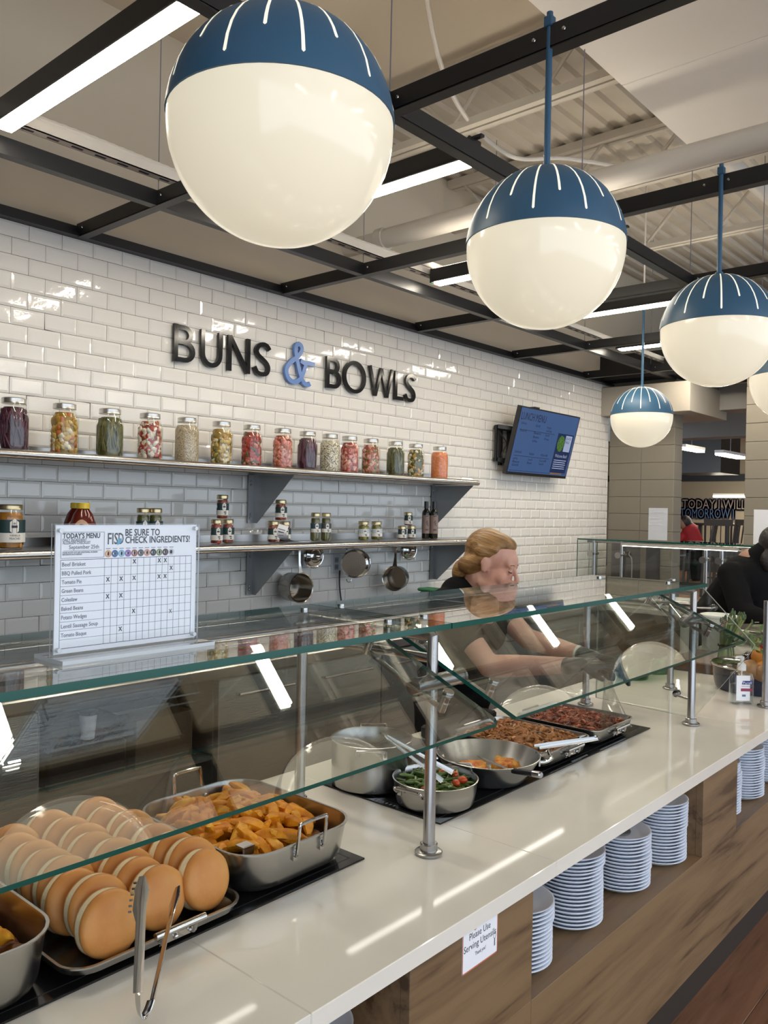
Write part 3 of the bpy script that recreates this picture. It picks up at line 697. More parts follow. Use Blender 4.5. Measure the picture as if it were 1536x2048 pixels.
big(10, 'large jar of pink and red radish pieces right of speckled grain', 'chunks', [c['redbrine'], c['pink'], c['palepink'], c['red']], 130)
big(11, 'large jar of orange carrot and pale radish pieces', 'chunks', [c['redbrine'], c['rust'], c['palepink'], c['rust'], c['olive']], 130)
big(12, 'large jar of thin green beans with one yellow piece, near the shelf end', 'sticks', [c['gbrine'], c['green'], c['olive'], c['green'], c['green']], 120)
big(13, 'large jar of olive vegetables with yellow pieces, second from the right end', 'chunks', [c['gbrine'], c['olive'], c['yellow'], c['green'], c['olive'], c['garlic']], 90)
big(14, 'large jar of orange lentils at the right end of upper shelf', 'solid', [G_LENT])
def at2_(px, Y):
    d = fw+rt*((px-768)/1639.0)-up*((1050-1024)/1639.0); return d.x*Y/d.y
# ------------------------------------------------------------------ labelled goods on the lower shelf
TEAL = mat('dark teal label', (0.012, 0.040, 0.042), 0.5); LABW = mat('cream label', (0.72, 0.69, 0.63), 0.55)
def wrap(x, y, z, r_, a0):
    return lambda p: (x+r_*math.cos(a0+p[0]/r_), y+r_*math.sin(a0+p[0]/r_), z+p[1])
def label_band(t, x, y, z, r_, h0, h1, a0, txt=None, teal=TEAL, span=2.4):
    f_ = lambda u, v, d: (x+(r_+d)*math.cos(a0+u), y+(r_+d)*math.sin(a0+u), z+v)
    def patch(u0, u1, v0, v1, d, n=16):
        v = []; 
        for i in range(n+1): u = u0+(u1-u0)*i/n; v += [f_(u, v0, d), f_(u, v1, d)]
        return v, [(2*i, 2*i+2, 2*i+3, 2*i+1) for i in range(n)]
    hm = h0+(h1-h0)*0.42
    m = MB(); m.add(*patch(-span/2, span/2, hm, h1, 0.0008)); lb = m.build('label', teal, t, smooth=60, label='dark teal printed label')
    m = MB(); m.add(*patch(-span/2, span/2, h0, hm, 0.0008)); m.build('label_strip', LABW, lb, smooth=60)
    hx = 0.30; zc_ = h0+(h1-h0)*0.70; hv = (h1-h0)*0.36
    m = MB(); pts = [(-hx, -hv*0.55), (0, -hv), (hx, -hv*0.55), (hx, hv*0.55), (0, hv), (-hx, hv*0.55)]
    v = [f_(0, zc_, 0.0014)]+[f_(u, zc_+w_, 0.0014) for u, w_ in pts]
    m.add(v, [(0, 1+i, 1+(i+1) % 6) for i in range(6)]); m.build('badge', LABW, lb, smooth=0)
    m = MB()
    def bar(u0, u1, v0, v1): m.add(*patch(u0, u1, v0, v1, 0.0019, 6))
    bar(-0.2, 0.2, zc_-hv*0.15, zc_+hv*0.15)
    for k in range(2): bar(-0.08, 0.08, zc_+hv*(0.3+0.12*k), zc_+hv*(0.36+0.12*k))
    if txt:
        for k, s_ in enumerate(txt):
            put_text(m, s_, 0.012, (0, 0, 0), (1, 0, 0), (0, 0, 1), 'C', fit=r_*0.72, curve=(lambda a_, b_, k=k: f_(a_/r_+0.05, hm-0.014-k*0.013+b_, 0.0019)))
    else:
        bar(-0.05, 0.35, h0+(hm-h0)*0.55, h0+(hm-h0)*0.75); bar(0.05, 0.35, h0+(hm-h0)*0.2, h0+(hm-h0)*0.4)
    m.build('print', INK, lb, smooth=0)
FACE = math.atan2(-3.42, -2.6)+0.35
def small_jar(x, y, z, r_, h, lab, cols, group, kind='chunks', txt=None, teal=TEAL, name='labelled_jar', lids=None, seed=1, lo=0.16, hi=0.66, nump=50, face=None):
    t = thing(name, lab, 'jar', (x, y, z), group)
    prof, hb = jar_glass(t, x, y, z, r_, h, lids or GOLDL, 0.014, 0.78)
    rg = random.Random(seed)
    MB().lathe([(a*0.88, b) for a, b in prof]+[(0, hb*0.89)], (x, y, z), 20).build('contents', cols[0], t, smooth=50)
    m = MB()
    for k in range(nump):
        zz = 0.01+hb*0.78*(k+rg.random())/nump; a = rg.uniform(0, 6.28); q_ = (r_-0.003)*(1 if zz < hb*0.7 else 0.86)
        if kind == 'sticks': m.tube([(x+math.cos(a)*(q_-0.003), y+math.sin(a)*(q_-0.003), z+0.01), (x+math.cos(a+0.1)*(q_-0.003), y+math.sin(a+0.1)*(q_-0.003), z+hb*0.7)], 0.0045, 6, mi=1+rg.randrange(len(cols)-1))
        else: m.ball((x+math.cos(a)*(q_-0.005), y+math.sin(a)*(q_-0.005), z+zz), (0.005, rg.uniform(0.006, 0.013), rg.uniform(0.006, 0.013)), 8, 5, 1+rg.randrange(len(cols)-1), Matrix.Rotation(a, 3, 'Z'))
    m.build('pieces', cols, t, smooth=60)['kind'] = 'stuff'
    label_band(t, x, y, z, r_, h*lo, h*hi, face or math.atan2(-y, -x)+0.3, txt, teal)
    return t
PEACH = [cmat('peach syrup', (0.45, 0.17, 0.01)), cmat('peach slice', (0.60, 0.24, 0.015)), cmat('peach slice dark', (0.50, 0.17, 0.01))]
SALSA = [c['redbrine'], c['red'], c['rust']]; RELISH = [c['redbrine'], c['palepink'], c['rust'], c['red']]; PICK = [c['gbrine'], c['olive'], c['green']]; YPICK = [cmat('yellow pickle brine', (0.20, 0.17, 0.01)), cmat('yellow pickle', (0.38, 0.33, 0.03)), c['olive']]
small_jar(at2_(20, 3.40), 3.40, S2, 0.058, 0.185, 'wide jar of orange peaches at the left end of lower shelf', PEACH, 'labelled jars on the lower shelf', txt=('VANILLA', 'PEACHES'))
# honey jugs
HON = mat('dark amber honey', (0.10, 0.012, 0.006), 0.12); YCAP = mat('yellow cap', (0.72, 0.50, 0.03), 0.4)
for k, (x, y, lab) in enumerate(((at2_(166, 3.36), 3.36, 'front amber honey jug with yellow cap behind the menu stand'), (at2_(153, 3.49), 3.49, 'rear amber honey jug with yellow cap, half hidden by the front one'))):
    t = thing('honey_jug', lab, 'jug', (x, y, S2), 'honey jugs on the lower shelf')
    MB().lathe([(0.046, 0.001), (0.057, 0.012), (0.060, 0.06), (0.057, 0.105), (0.042, 0.148), (0.027, 0.168), (0.025, 0.175)], (x, y, S2), 24, sx=1.0, sy=0.8).build('jug_body', HON, t, smooth=60)
    MB().lathe([(0.028, 0.172), (0.028, 0.194), (0.025, 0.197), (0, 0.197)], (x, y, S2), 20).build('cap', YCAP, t, smooth=40)
    m = MB(); f_ = lambda u, v: (x+0.0595*math.cos(-2.1+u), y+0.0495*math.sin(-2.1+u), S2+0.03+v)
    v = []; 
    for i in range(13): u = -0.5+i/12.0; v += [f_(u, 0.055+0.02*math.sin(math.pi*i/12)), f_(u, 0.075+0.02*math.sin(math.pi*i/12))]
    m.add(v, [(2*i, 2*i+2, 2*i+3, 2*i+1) for i in range(12)]); m.build('label', mat('tan label', (0.55, 0.33, 0.20), 0.6), t, smooth=60)
def at2(px, py, Y):
    d = fw+rt*((px-768)/1639.0)-up*((py-1024)/1639.0); q_ = d*(Y/d.y); return q_.x, q_.z+CAMZ
def row(specs): 
    for s_ in specs: small_jar(**s_)
def sj(px, Y, z, r_, h, lab, cols, grp, **k): small_jar(at2(px, 1050, Y)[0], Y, z, r_, h, lab, cols, grp, **k)
sj(286, 3.42, S2, 0.0335, 0.178, 'left jar of green pickles behind the menu stand', PICK, 'pickle jars behind the menu stand', kind='sticks', seed=3)
sj(311, 3.40, S2, 0.0335, 0.178, 'right jar of green pickles behind the menu stand', PICK, 'pickle jars behind the menu stand', kind='sticks', seed=4)
sj(433, 3.40, S2, 0.0325, 0.126, 'red salsa jar, bottom left of the pyramid nearest menu stand', SALSA, 'salsa jars in a small pyramid', seed=5)
sj(456, 3.44, S2, 0.0325, 0.126, 'red salsa jar, bottom right of the pyramid nearest menu stand', SALSA, 'salsa jars in a small pyramid', seed=6)
sj(444, 3.42, S2+0.1265, 0.0325, 0.126, 'red salsa jar on top of the pyramid nearest menu stand', SALSA, 'salsa jars in a small pyramid', seed=7)
sj(547, 3.40, S2, 0.0350, 0.119, 'relish jar, bottom left of the pyramid behind the shelf bracket', RELISH, 'relish jars beside the shelf bracket', seed=8)
sj(570, 3.46, S2, 0.0340, 0.115, 'relish jar behind the curled paper, bottom right of its pyramid', RELISH, 'relish jars beside the shelf bracket', seed=9)
sj(561, 3.43, S2+0.1195, 0.0340, 0.116, 'relish jar on top of the pyramid behind the shelf bracket', RELISH, 'relish jars beside the shelf bracket', seed=10)
sj(631, 3.42, S2, 0.0305, 0.166, 'tall thin pickle jar above the curled paper, left one', PICK, 'tall pickle jars', kind='sticks', seed=11, teal=mat('blue label', (0.02, 0.06, 0.10), 0.5), lo=0.32, hi=0.62)
sj(652, 3.41, S2, 0.0305, 0.166, 'tall thin pickle jar above the curled paper, right one', PICK, 'tall pickle jars', kind='sticks', seed=12, teal=mat('grey label', (0.06, 0.07, 0.08), 0.5), lo=0.32, hi=0.62)
sj(727, 3.41, S2, 0.0365, 0.118, 'yellow pickle jar with pale label, left of the pair', YPICK, 'yellow pickle jars', seed=13, teal=mat('pale blue label', (0.50, 0.55, 0.58), 0.5), lo=0.2, hi=0.6)
sj(753, 3.40, S2, 0.0365, 0.118, 'yellow pickle jar with pale label, right of the pair', YPICK, 'yellow pickle jars', seed=14, teal=mat('pale blue label', (0.5, 0.55, 0.58), 0.5), lo=0.2, hi=0.6)
sj(804, 3.41, S2, 0.0295, 0.088, 'small red jar, bottom left of the little pyramid by oil bottles', SALSA, 'small red jars by the oil bottles', seed=15, lo=0.12, hi=0.75)
sj(823, 3.45, S2, 0.0295, 0.088, 'small red jar, bottom right of the little pyramid by oil bottles', SALSA, 'small red jars by the oil bottles', seed=16, lo=0.12, hi=0.75)
sj(816, 3.43, S2+0.0885, 0.0295, 0.088, 'small red jar on top of the little pyramid by oil bottles', SALSA, 'small red jars by the oil bottles', seed=17, lo=0.12, hi=0.75)
OILG = mat('black green bottle glass', (0.012, 0.014, 0.008), 0.08); PINKL = mat('dusty pink label', (0.26, 0.18, 0.155), 0.6)
for px, Y, lab in ((852, 3.45, 'dark oil bottle with dusty pink label, left of the two'), (868, 3.41, 'dark oil bottle with dusty pink label, right at the bracket')):
    x = at2(px, 1040, Y)[0]; t = thing('oil_bottle', lab, 'bottle', (x, Y, S2), 'oil bottles at the shelf end')
    MB().lathe([(0.024, 0.001), (0.0275, 0.006), (0.0275, 0.170), (0.025, 0.183), (0.014, 0.197), (0.0125, 0.204), (0.0125, 0.22)], (x, Y, S2), 24).build('bottle_glass', OILG, t, smooth=50)
    MB().lathe([(0.0145, 0.204), (0.0145, 0.252), (0, 0.253)], (x, Y, S2), 18).build('cap', BLACKP, t, smooth=40)
    a0 = math.atan2(-Y, -x)+0.25; f_ = lambda u, v, d=0.0008: (x+(0.0275+d)*math.cos(a0+u), Y+(0.0275+d)*math.sin(a0+u), S2+v)
    v = []
    for i in range(17): u = -1.3+2.6*i/16; v += [f_(u, 0.035), f_(u, 0.158)]
    lb = MB().add(v, [(2*i, 2*i+2, 2*i+3, 2*i+1) for i in range(16)]).build('label', PINKL, t, smooth=60, label='dusty pink label with a dark leaf print')
    m = MB()
    for (u, v_) in ((-0.1, 0.11), (0.08, 0.118), (0.22, 0.105), (0.02, 0.098), (0.25, 0.09)):
        m.add([f_(u+0.09*math.cos(k), v_+0.006*math.sin(k), 0.0016) for k in (0, 1, 2, 3, 4, 5)], [(0, 1, 2, 3, 4, 5)])
    for v_ in (0.15, 0.062, 0.054): m.add([f_(-0.4, v_, 0.0016), f_(0, v_, 0.0016), f_(0.4, v_, 0.0016), f_(0.4, v_+0.004, 0.0016), f_(0, v_+0.004, 0.0016), f_(-0.4, v_+0.004, 0.0016)], [(0, 1, 4, 5), (1, 2, 3, 4)])
    m.build('print', INK, lb, smooth=0)
# curled sheet of paper lying over the shelf front
x0 = at2(562, 1070, 3.28)[0]; x1 = at2(664, 1085, 3.24)[0]
prof = spline([(x0+0.012, 0.092), (x0-0.004, 0.055), (x0+0.02, 0.022), (x0+0.09, 0.008), (x0+0.22, 0.005), (x1, -0.004)], 6)
ys = (3.31, 3.255); v = []
for p in prof:
    for k, yy in enumerate(ys): v.append((p.x+0.02*k, yy-0.02*(p.x-x0), S2+p.y+0.0016+(0.012*(1-k) if p.y > 0.05 else 0)+(0.0145*0 if k else 0)))
for i in range(len(prof)):
    a, b, cc = v[2*i+1]; 
    if prof[i].y < 0.02: v[2*i+1] = (a, b, max(cc, S2+0.004))
pp = MB().add(v, [(2*i, 2*i+1, 2*i+3, 2*i+2) for i in range(len(prof)-1)]).build('paper_sheet', PAPER, smooth=60)
tag(pp, 'curled white printed sheet lying at the front of lower shelf', 'paper')
m = MB()
for k in range(4):
    i = 4+2*k; a, b = Vector(v[2*i]), Vector(v[2*i+1]); n_ = Vector((-0.5, -0.2, 0.9))*0.0012; a2, b2 = Vector(v[2*i+2]), Vector(v[2*i+3])
    q0 = a.lerp(b, 0.15)+n_; q1 = a.lerp(b, 0.85-0.1*k)+n_; r1 = a2.lerp(b2, 0.85-0.1*k)+n_; r0 = a2.lerp(b2, 0.15)+n_
    m.add([q0, q1, q1.lerp(r1, 0.4), q0.lerp(r0, 0.4)], [(0, 1, 2, 3)])
m.build('print', INK, pp, smooth=0)
# ------------------------------------------------------------------ pans hung below the shelf
PANIN = mat('pan steel', (0.36, 0.335, 0.30), 0.2, metal=1)
def saucepan(px, py, Y, ang, r_, dep, lab, hz):
    x, z = at2(px, py, Y); t = thing('saucepan', lab, 'pan', (x, Y, z), 'saucepans hung under the lower shelf')
    d = Vector((math.sin(ang), -math.cos(ang), 0)); s = Vector((0, 0, 1)).cross(d).normalized()
    M_ = Matrix((s, Vector((0, 0, 1)), d)).transposed()   # local z -> opening direction
    prof = [(0, -dep), (r_*0.9, -dep), (r_*0.98, -dep+0.012), (r_, -0.004), (r_+0.004, 0), (r_+0.003, 0.002), (r_-0.002, -0.002), (r_*0.96, -dep+0.014), (r_*0.88, -dep+0.003), (0, -dep+0.003)]
    MB().lathe(prof, (x, Y, z), 36, M=M_).build('pan_body', PANIN, t, smooth=40)
    b = Vector((x, Y, z))-d*0.012
    pts = [b+Vector((0, 0, r_-0.002)), b+Vector((0, 0, r_+0.02))-d*0.004, b+Vector((0, 0, r_+0.06))-d*0.012, Vector((b.x-d.x*0.014, b.y-d.y*0.014, hz-0.03)), Vector((b.x-d.x*0.012, b.y-d.y*0.012, hz))]
    m = MB(); ws = [0.030, 0.022, 0.013, 0.014, 0.016]
    v = []; f = []
    for p, w_ in zip(pts, ws):
        for sx, sd in ((-1, -1), (1, -1), (1, 1), (-1, 1)): v.append(p+s*(w_/2*sx)+d*(0.0035*sd))
    for i in range(4):
        for k in range(4): j = (k+1) % 4; f.append((i*4+k, i*4+j, i*4+4+j, i*4+4+k))
    f += [(3, 2, 1, 0), (16, 17, 18, 19)]
    m.add(v, f); h = m.build('handle', CHROME, t, smooth=45)
    MB().tube([pts[-1]+Vector((0, 0, -0.012)), pts[-1]+Vector((0, 0, 0.012))-d*0.01, Vector((pts[-1].x, pts[-1].y+0.015, 1.412))], 0.003, 6).build('hook', BLACK, t)
saucepan(603, 1176, 3.44, R(-4), 0.084, 0.12, 'left saucepan hung by its handle with the opening facing out', 1.385)
saucepan(788, 1157, 3.44, R(-66), 0.078, 0.10, 'right saucepan hung by its handle and turned to the left', 1.385)
def pot_lid(px, py, Y, ang, r_, lab):
    x, z = at2(px, py, Y); t = thing('pot_lid', lab, 'lid', (x, Y, z), 'pot lids hung under the lower shelf')
    d = Vector((math.sin(ang), -math.cos(ang), 0)); s = Vector((0, 0, 1)).cross(d).normalized(); M_ = Matrix((s, Vector((0, 0, 1)), d)).transposed()
    MB().lathe([(r_, -0.006), (r_, 0), (r_*0.94, 0.004), (r_*0.84, 0.002), (r_*0.80, 0.010), (r_*0.55, 0.018), (r_*0.5, 0.016), (r_*0.3, 0.022), (0, 0.024)], (x, Y, z), 36, M=M_).build('lid_disc', CHROME, t, smooth=30)
    MB().lathe([(0.008, 0.022), (0.007, 0.036), (0.017, 0.042), (0.018, 0.048), (0.010, 0.053), (0, 0.054)], (x, Y, z), 16, M=M_).build('knob', CHROME, t, smooth=40)
    MB().tube([(x, Y+0.004, z+r_-0.004), (x, Y+0.02, z+r_+0.012), (x, Y+0.03, 1.414)], 0.0025, 6).build('hook', BLACK, t)
pot_lid(628, 1112, 3.52, R(-8), 0.074, 'round steel pot lid hung beside the left saucepan')
pot_lid(818, 1100, 3.52, R(-12), 0.070, 'round steel pot lid hung above the right saucepan')
# mesh strainer
x, z = at2(708, 1128, 3.46); t = thing('strainer', 'round mesh-bottomed strainer pan hung between the saucepans', 'strainer', (x, 3.46, z))
d = Vector((math.sin(R(-58)), -math.cos(R(-58)), 0)); s = Vector((0, 0, 1)).cross(d).normalized(); M_ = Matrix((s, Vector((0, 0, 1)), d)).transposed(); rs = 0.088
MB().lathe([(rs*0.86, 0.0), (rs, -0.012), (rs, -0.075), (rs*1.03, -0.078), (rs*0.98, -0.074), (rs*0.97, -0.012), (rs*0.84, -0.002)], (x, 3.46, z), 36, M=M_).build('rim', CHROME, t, smooth=40)
m = MB()
for k in range(-11, 12):
    q_ = k*0.0066; L_ = math.sqrt(max(0, (rs*0.85)**2-q_*q_))
    for a, b in (((q_, -L_), (q_, L_)), ((-L_, q_), (L_, q_))):
        m.beam(Vector((x, 3.46, z))+M_ @ Vector((*a, 0)), Vector((x, 3.46, z))+M_ @ Vector((*b, 0)), 0.0028, 0.0015, d)
m.build('wire_mesh', STEEL, t, smooth=0)['kind'] = 'stuff'
MB().lathe([(0, -0.006), (rs*0.8, -0.006), (rs*0.8, -0.008), (0, -0.008)], (x, 3.46, z), 24, M=M_).build('backing', DARKSTEEL, t)
lp = [Vector((x, 3.50, z-rs))+Vector((0.022*math.cos(R(a)), 0, 0.022*math.sin(R(a))-0.006)) for a in range(180, 361, 20)]
MB().tube(lp, 0.0028, 8).build('loop', CHROME, t)
MB().tube([(x, 3.52, z+rs-0.004), (x, 3.54, z+rs+0.02), (x, 3.55, 1.414)], 0.003, 6).build('hook', BLACK, t)
tag(MB().tube(spline([(x+0.02, 3.60, z-0.05), (x+0.02, 3.60, z-0.14), (x+0.03, 3.59, 1.03), (x+0.03, 3.55, 0.95)]), 0.005, 8).build('power_cord', BLACKP), 'black power cord on tiles below the strainer', 'cord')
# wall outlet
x, z = at2(672, 1127, 3.61); t = thing('wall_outlet', 'grey double wall outlet between left lid and strainer', 'outlet', (x, 3.612, z))
MB().bevbox(x-0.04, x+0.04, 3.606, 3.616, z-0.06, z+0.06, 0.003).build('cover_plate', mat('grey outlet plastic', (0.62, 0.63, 0.65), 0.4), t, smooth=0)
for dz in (-0.022, 0.022):
    s_ = MB().bevbox(x-0.017, x+0.017, 3.603, 3.607, z+dz-0.016, z+dz+0.016, 0.002).build('socket', mat('pale socket', (0.30, 0.31, 0.33), 0.4), t, smooth=0)
    MB().box(x-0.008, x-0.005, 3.6024, 3.6031, z+dz-0.006, z+dz+0.006).box(x+0.005, x+0.008, 3.6024, 3.6031, z+dz-0.006, z+dz+0.006).build('slots', INK, s_, smooth=0)

# ================================================================== back counter
XE_ = 5.9
bc = thing('back_counter', 'long stainless back counter below the wall shelves', 'counter', (3, 3.2, 0))
MB().bevbox(-1.5, 5.9, 2.86, 3.61, 0.865, 0.915, 0.006).box(-1.5, 5.9, 3.59, 3.61, 0.915, 1.02).build('worktop', SHELFM, bc, smooth=0)
MB().box(-1.5, 5.9, 3.5, 3.6, 0.08, 0.865).box(-1.5, 5.9, 2.95, 3.6, 0.0, 0.08).build('body', DARKSTEEL, bc, smooth=0)
xe = [-1.5, -0.7, 0.1, 0.9, 1.42, 2.22, 2.75, 3.3, 3.85, 4.4, 4.95, 5.5, 5.9]
for a, b in zip(xe[:-1], xe[1:]):
    MB().box(a, a+0.02, 2.92, 3.5, 0.08, 0.865).build('side_panel', DARKSTEEL, bc, smooth=0)
    if abs(a-1.42) < 0.01:
        MB().box(a+0.02, b, 2.92, 3.5, 0.50, 0.515).build('under_shelf', DARKSTEEL, bc, smooth=0); continue
    dr = MB().bevbox(a+0.004, b-0.004, 2.88, 2.92, 0.10, 0.855, 0.004).build('door', DARKSTEEL, bc, smooth=0)
    MB().tube([(a+0.10, 2.86, 0.78), (b-0.10, 2.86, 0.78)], 0.008, 8).tube([(a+0.10, 2.86, 0.78), (a+0.10, 2.885, 0.78)], 0.006, 6).tube([(b-0.10, 2.86, 0.78), (b-0.10, 2.885, 0.78)], 0.006, 6).build('handle', POST, dr)
tag(MB().bevbox(1.50, 1.84, 2.98, 3.3, 0.516, 0.66, 0.01).build('storage_box', BLACKP, smooth=0), 'black box on the under-shelf of the back counter', 'box')
CARD = mat('brown cardboard', (0.11, 0.085, 0.055), 0.8)
t = thing('carton', 'brown cardboard carton beside the black box under back counter', 'carton', (2.0, 3.1, 0.516))
MB().bevbox(1.88, 2.16, 2.98, 3.3, 0.516, 0.72, 0.003).build('box_body', CARD, t, smooth=0); MB().box(1.88, 2.16, 3.12, 3.16, 0.7205, 0.7212).build('tape', LABW, t, smooth=0)
t = thing('paper_cup', 'white paper cup standing on the black box', 'cup', (1.72, 3.08, 0.661))
MB().lathe([(0.026, 0), (0.036, 0.10), (0.038, 0.102), (0.034, 0.10), (0.024, 0.004), (0, 0.004)], (1.72, 3.08, 0.661), 20).build('cup_body', PAPER, t); MB().lathe([(0.039, 0.10), (0.039, 0.112), (0.03, 0.114), (0, 0.113)], (1.72, 3.08, 0.661), 20).build('lid', BLACKP, t)
# ================================================================== serving counter
ct = thing('serving_counter', 'long serving counter with white quartz top and wood-look front', 'counter', (1.8, 1.2, 0))
CT = 0.90
for a, b in ((-1.5, 0.8148), (0.8152, 1.5098), (1.5102, 2.9498), (2.9502, 5.25)):
    MB().bevbox(a, b, 0.831, 1.645, 0.868, CT, 0.0014).build('worktop_slab', QUARTZ, ct, smooth=0)
FY = 0.85
def front(x0, x1, z0, z1): return MB().bevbox(x0, x1, FY, FY+0.02, z0, z1, 0.0008).build('front_panel', WOOD, ct, smooth=0)
front(1.06, 1.453, 0.63, 0.868); front(2.395, 2.69, 0.63, 0.868); front(3.62, 5.2, 0.63, 0.868); front(-1.5, -0.2, 0.63, 0.868)
for a, b in ((-1.5, 1.4525), (1.4535, 3.05), (3.051, 5.2)): front(a, b, 0.317, 0.6295)
for (x0, x1) in ((-0.2, 1.06), (1.453, 2.395), (2.69, 3.62)):
    MB().box(x0, x1, FY+0.0005, 1.25, 0.612, 0.63).build('niche_floor', WOOD, ct, smooth=0)
    MB().box(x0-0.018, x0, FY+0.02, 1.25, 0.63, 0.868).build('niche_side', WOOD, ct, smooth=0)
    MB().box(x1, x1+0.018, FY+0.02, 1.25, 0.63, 0.868).build('niche_side', WOOD, ct, smooth=0)
    MB().box(x0, x1, 1.25, 1.262, 0.612, 0.868).build('niche_back', WOOD, ct, smooth=0)
MB().box(-1.5, 5.2, 1.0, 1.02, 0, 0.33).build('kick_board', KICK, ct, smooth=0)
MB().box(-1.5, 5.2, 1.262, 1.61, 0.02, 0.867).box(-1.5, 5.2, 0.87, 1.262, 0.32, 0.60).build('carcass', DARKSTEEL, ct, smooth=0)
# paper notice on the front
t = thing('paper_notice', 'white paper notice with orange border asking to use serving utensils', 'notice', (1.264, 0.849, 0.80))
nx0, nx1, nz0, nz1 = 1.207, 1.321, 0.802, 0.868
MB().box(nx0, nx1, 0.8485, 0.8495, 0.782, 0.868).build('sheet', PAPER, t, smooth=0)
OR_ = mat('orange print', (0.62, 0.17, 0.09), 0.6); m = MB(); y_ = 0.8483
for (a, b, c_, d_) in ((nx0, nx0+0.002, 0.782, 0.868), (nx1-0.002, nx1, 0.782, 0.868), (nx0, nx1, 0.782, 0.7845)): m.add([(a, y_, c_), (b, y_, c_), (b, y_, d_), (a, y_, d_)], [(0, 1, 2, 3)])
m.build('border', OR_, t, smooth=0)
m = MB(); cx = (nx0+nx1)/2-0.002
put_text(m, 'Please Use', 0.018, (cx, 0.8482, 0.838), (1, 0, 0), (0, 0, 1), 'C', fit=0.068); put_text(m, 'Serving Utensils', 0.018, (cx+0.001, 0.8482, 0.820), (1, 0, 0), (0, 0, 1), 'C', fit=0.104)
put_text(m, 'Thank you!', 0.010, (cx+0.002, 0.8482, 0.804), (1, 0, 0), (0, 0, 1), 'C', fit=0.034); m.build('lettering', INK, t, smooth=0)
m = MB().ribbon(spline([(0.03, 0.058), (0.034, 0.056), (0.042, 0.066), (0.046, 0.068)], 4), 0.0016, (nx0+0.006, 0.8482, 0.796), (1, 0, 0), (0, 0, 1), 0.0001)
m.ribbon(spline([(0.055, 0.064), (0.066, 0.069), (0.072, 0.066), (0.066, 0.062), (0.055, 0.064)], 4), 0.0016, (nx0+0.006, 0.8482, 0.796), (1, 0, 0), (0, 0, 1), 0.0001); m.build('drawing', OR_, t, smooth=0)
MB().ribbon(arc(0, 0, 0.004, 0.0055, 0, 360, 12), 0.0008, (nx1-0.010, 0.8482, 0.817), (1, 0, 0), (0, 0, 1), 0.0001).ribbon([(0, -0.0055), (0, -0.019)], 0.003, (nx1-0.010, 0.8482, 0.817), (1, 0, 0), (0, 0, 1), 0.0001).build('spoon_print', GREYINK, t, smooth=0)
# ------------------------------------------------------------------ stacked plates
plate_mesh = {}
def plate_mb(r_, h):
    return MB().lathe([(0, 0), (r_*0.62, 0), (r_*0.70, 0.002), (r_*0.96, h*0.80), (r_*0.995, h*0.93), (r_, h), (r_*0.985, h*1.03), (r_*0.94, h*0.98), (r_*0.72, h*0.42), (r_*0.55, h*0.30), (0, h*0.30)], n=40)
ORD = 'first second third fourth fifth sixth seventh eighth ninth tenth eleventh twelfth thirteenth fourteenth fifteenth sixteenth seventeenth eighteenth nineteenth twentieth'.split()
rg = random.Random(11)
def stack(x, y, n, where, r_=0.083, bowl=False, z=0.6305):
    h = 0.018; pit = 0.0090
    if 'm' not in plate_mesh:
        o = plate_mb(r_, h).build('plate', WHITEP, smooth=50); plate_mesh['m'] = o.data; bpy.data.objects.remove(o)
    dx = dy = 0
    for k in range(n):
        if k % 5 == 0: dx, dy = rg.uniform(-0.0025, 0.0025), rg.uniform(-0.0025, 0.0025)
        o = obj_of(plate_mesh['m'], 'plate', loc=(x+dx+rg.uniform(-.0006, .0006), y+dy, z+k*pit))
        j = n-1-k
        o['label'] = ('topmost white plate of the ' if j == 0 else 'bottom white plate of the ' if k == 0 else 'white plate, %s from the top, in the ' % ORD[j])+where
        o['category'] = 'plate'; o['group'] = 'plates in the '+where
stack(1.555, 0.955, 15, 'stack beside the paper notice')
stack(1.805, 0.958, 19, 'second stack from the paper notice')
stack(2.065, 0.952, 16, 'third stack from the paper notice')
stack(2.300, 0.945, 19, 'stack by the dark niche wall')
stack(2.79, 0.955, 19, 'left stack of the far niche')
stack(3.02, 0.950, 19, 'middle stack of the far niche')
stack(3.28, 0.945, 20, 'right stack of the far niche')
t = thing('dark_disc', 'dark disc lying inside the top plate of the third stack', 'disc', (2.065, 0.952, 0.83))
MB().lathe([(0.0, 0.0), (0.030, 0.0), (0.031, 0.004), (0.024, 0.007), (0, 0.007)], (2.063, 0.952, 0.6305+15*0.0090+0.0065), 24).build('disc', DARKSTEEL, t)
t = thing('white_bowl', 'white bowl in the near niche, just below the counter edge', 'bowl', (0.92, 0.955, 0.6305))
MB().lathe([(0, 0), (0.05, 0), (0.055, 0.01), (0.060, 0.13), (0.078, 0.155), (0.080, 0.158), (0.076, 0.157), (0.050, 0.12), (0, 0.118)], (0.92, 0.955, 0.6305), 40).build('bowl_body', WHITEP, t, smooth=50)

# ================================================================== hobs
def hob(x0, x1, lab):
    t = thing('warming_hob', lab, 'hob', ((x0+x1)/2, 1.31, CT))
    MB().bevbox(x0, x1, 1.121, 1.512, CT+0.0002, CT+0.004, 0.001).build('glass_plate', HOB, t, smooth=0)
    FR = mat('hob frame', (0.02, 0.02, 0.021), 0.3)
    m = MB(); e = 0.022
    for a, b, c_, d_ in ((x0+e, x1-e, 1.121+e, 1.121+e+0.0015), (x0+e, x1-e, 1.512-e-0.0015, 1.512-e), (x0+e, x0+e+0.0015, 1.121+e, 1.512-e), (x1-e-0.0015, x1-e, 1.121+e, 1.512-e)): m.box(a, b, c_, d_, CT+0.0038, CT+0.0044)
    m.build('inner_line', FR, t, smooth=0)
    return t
h1 = hob(0.02, 1.243, 'black warming hob set in the counter under the buns'); h2 = hob(1.497, 2.655, 'black warming hob set in the counter under the beans and meats')
m = MB()
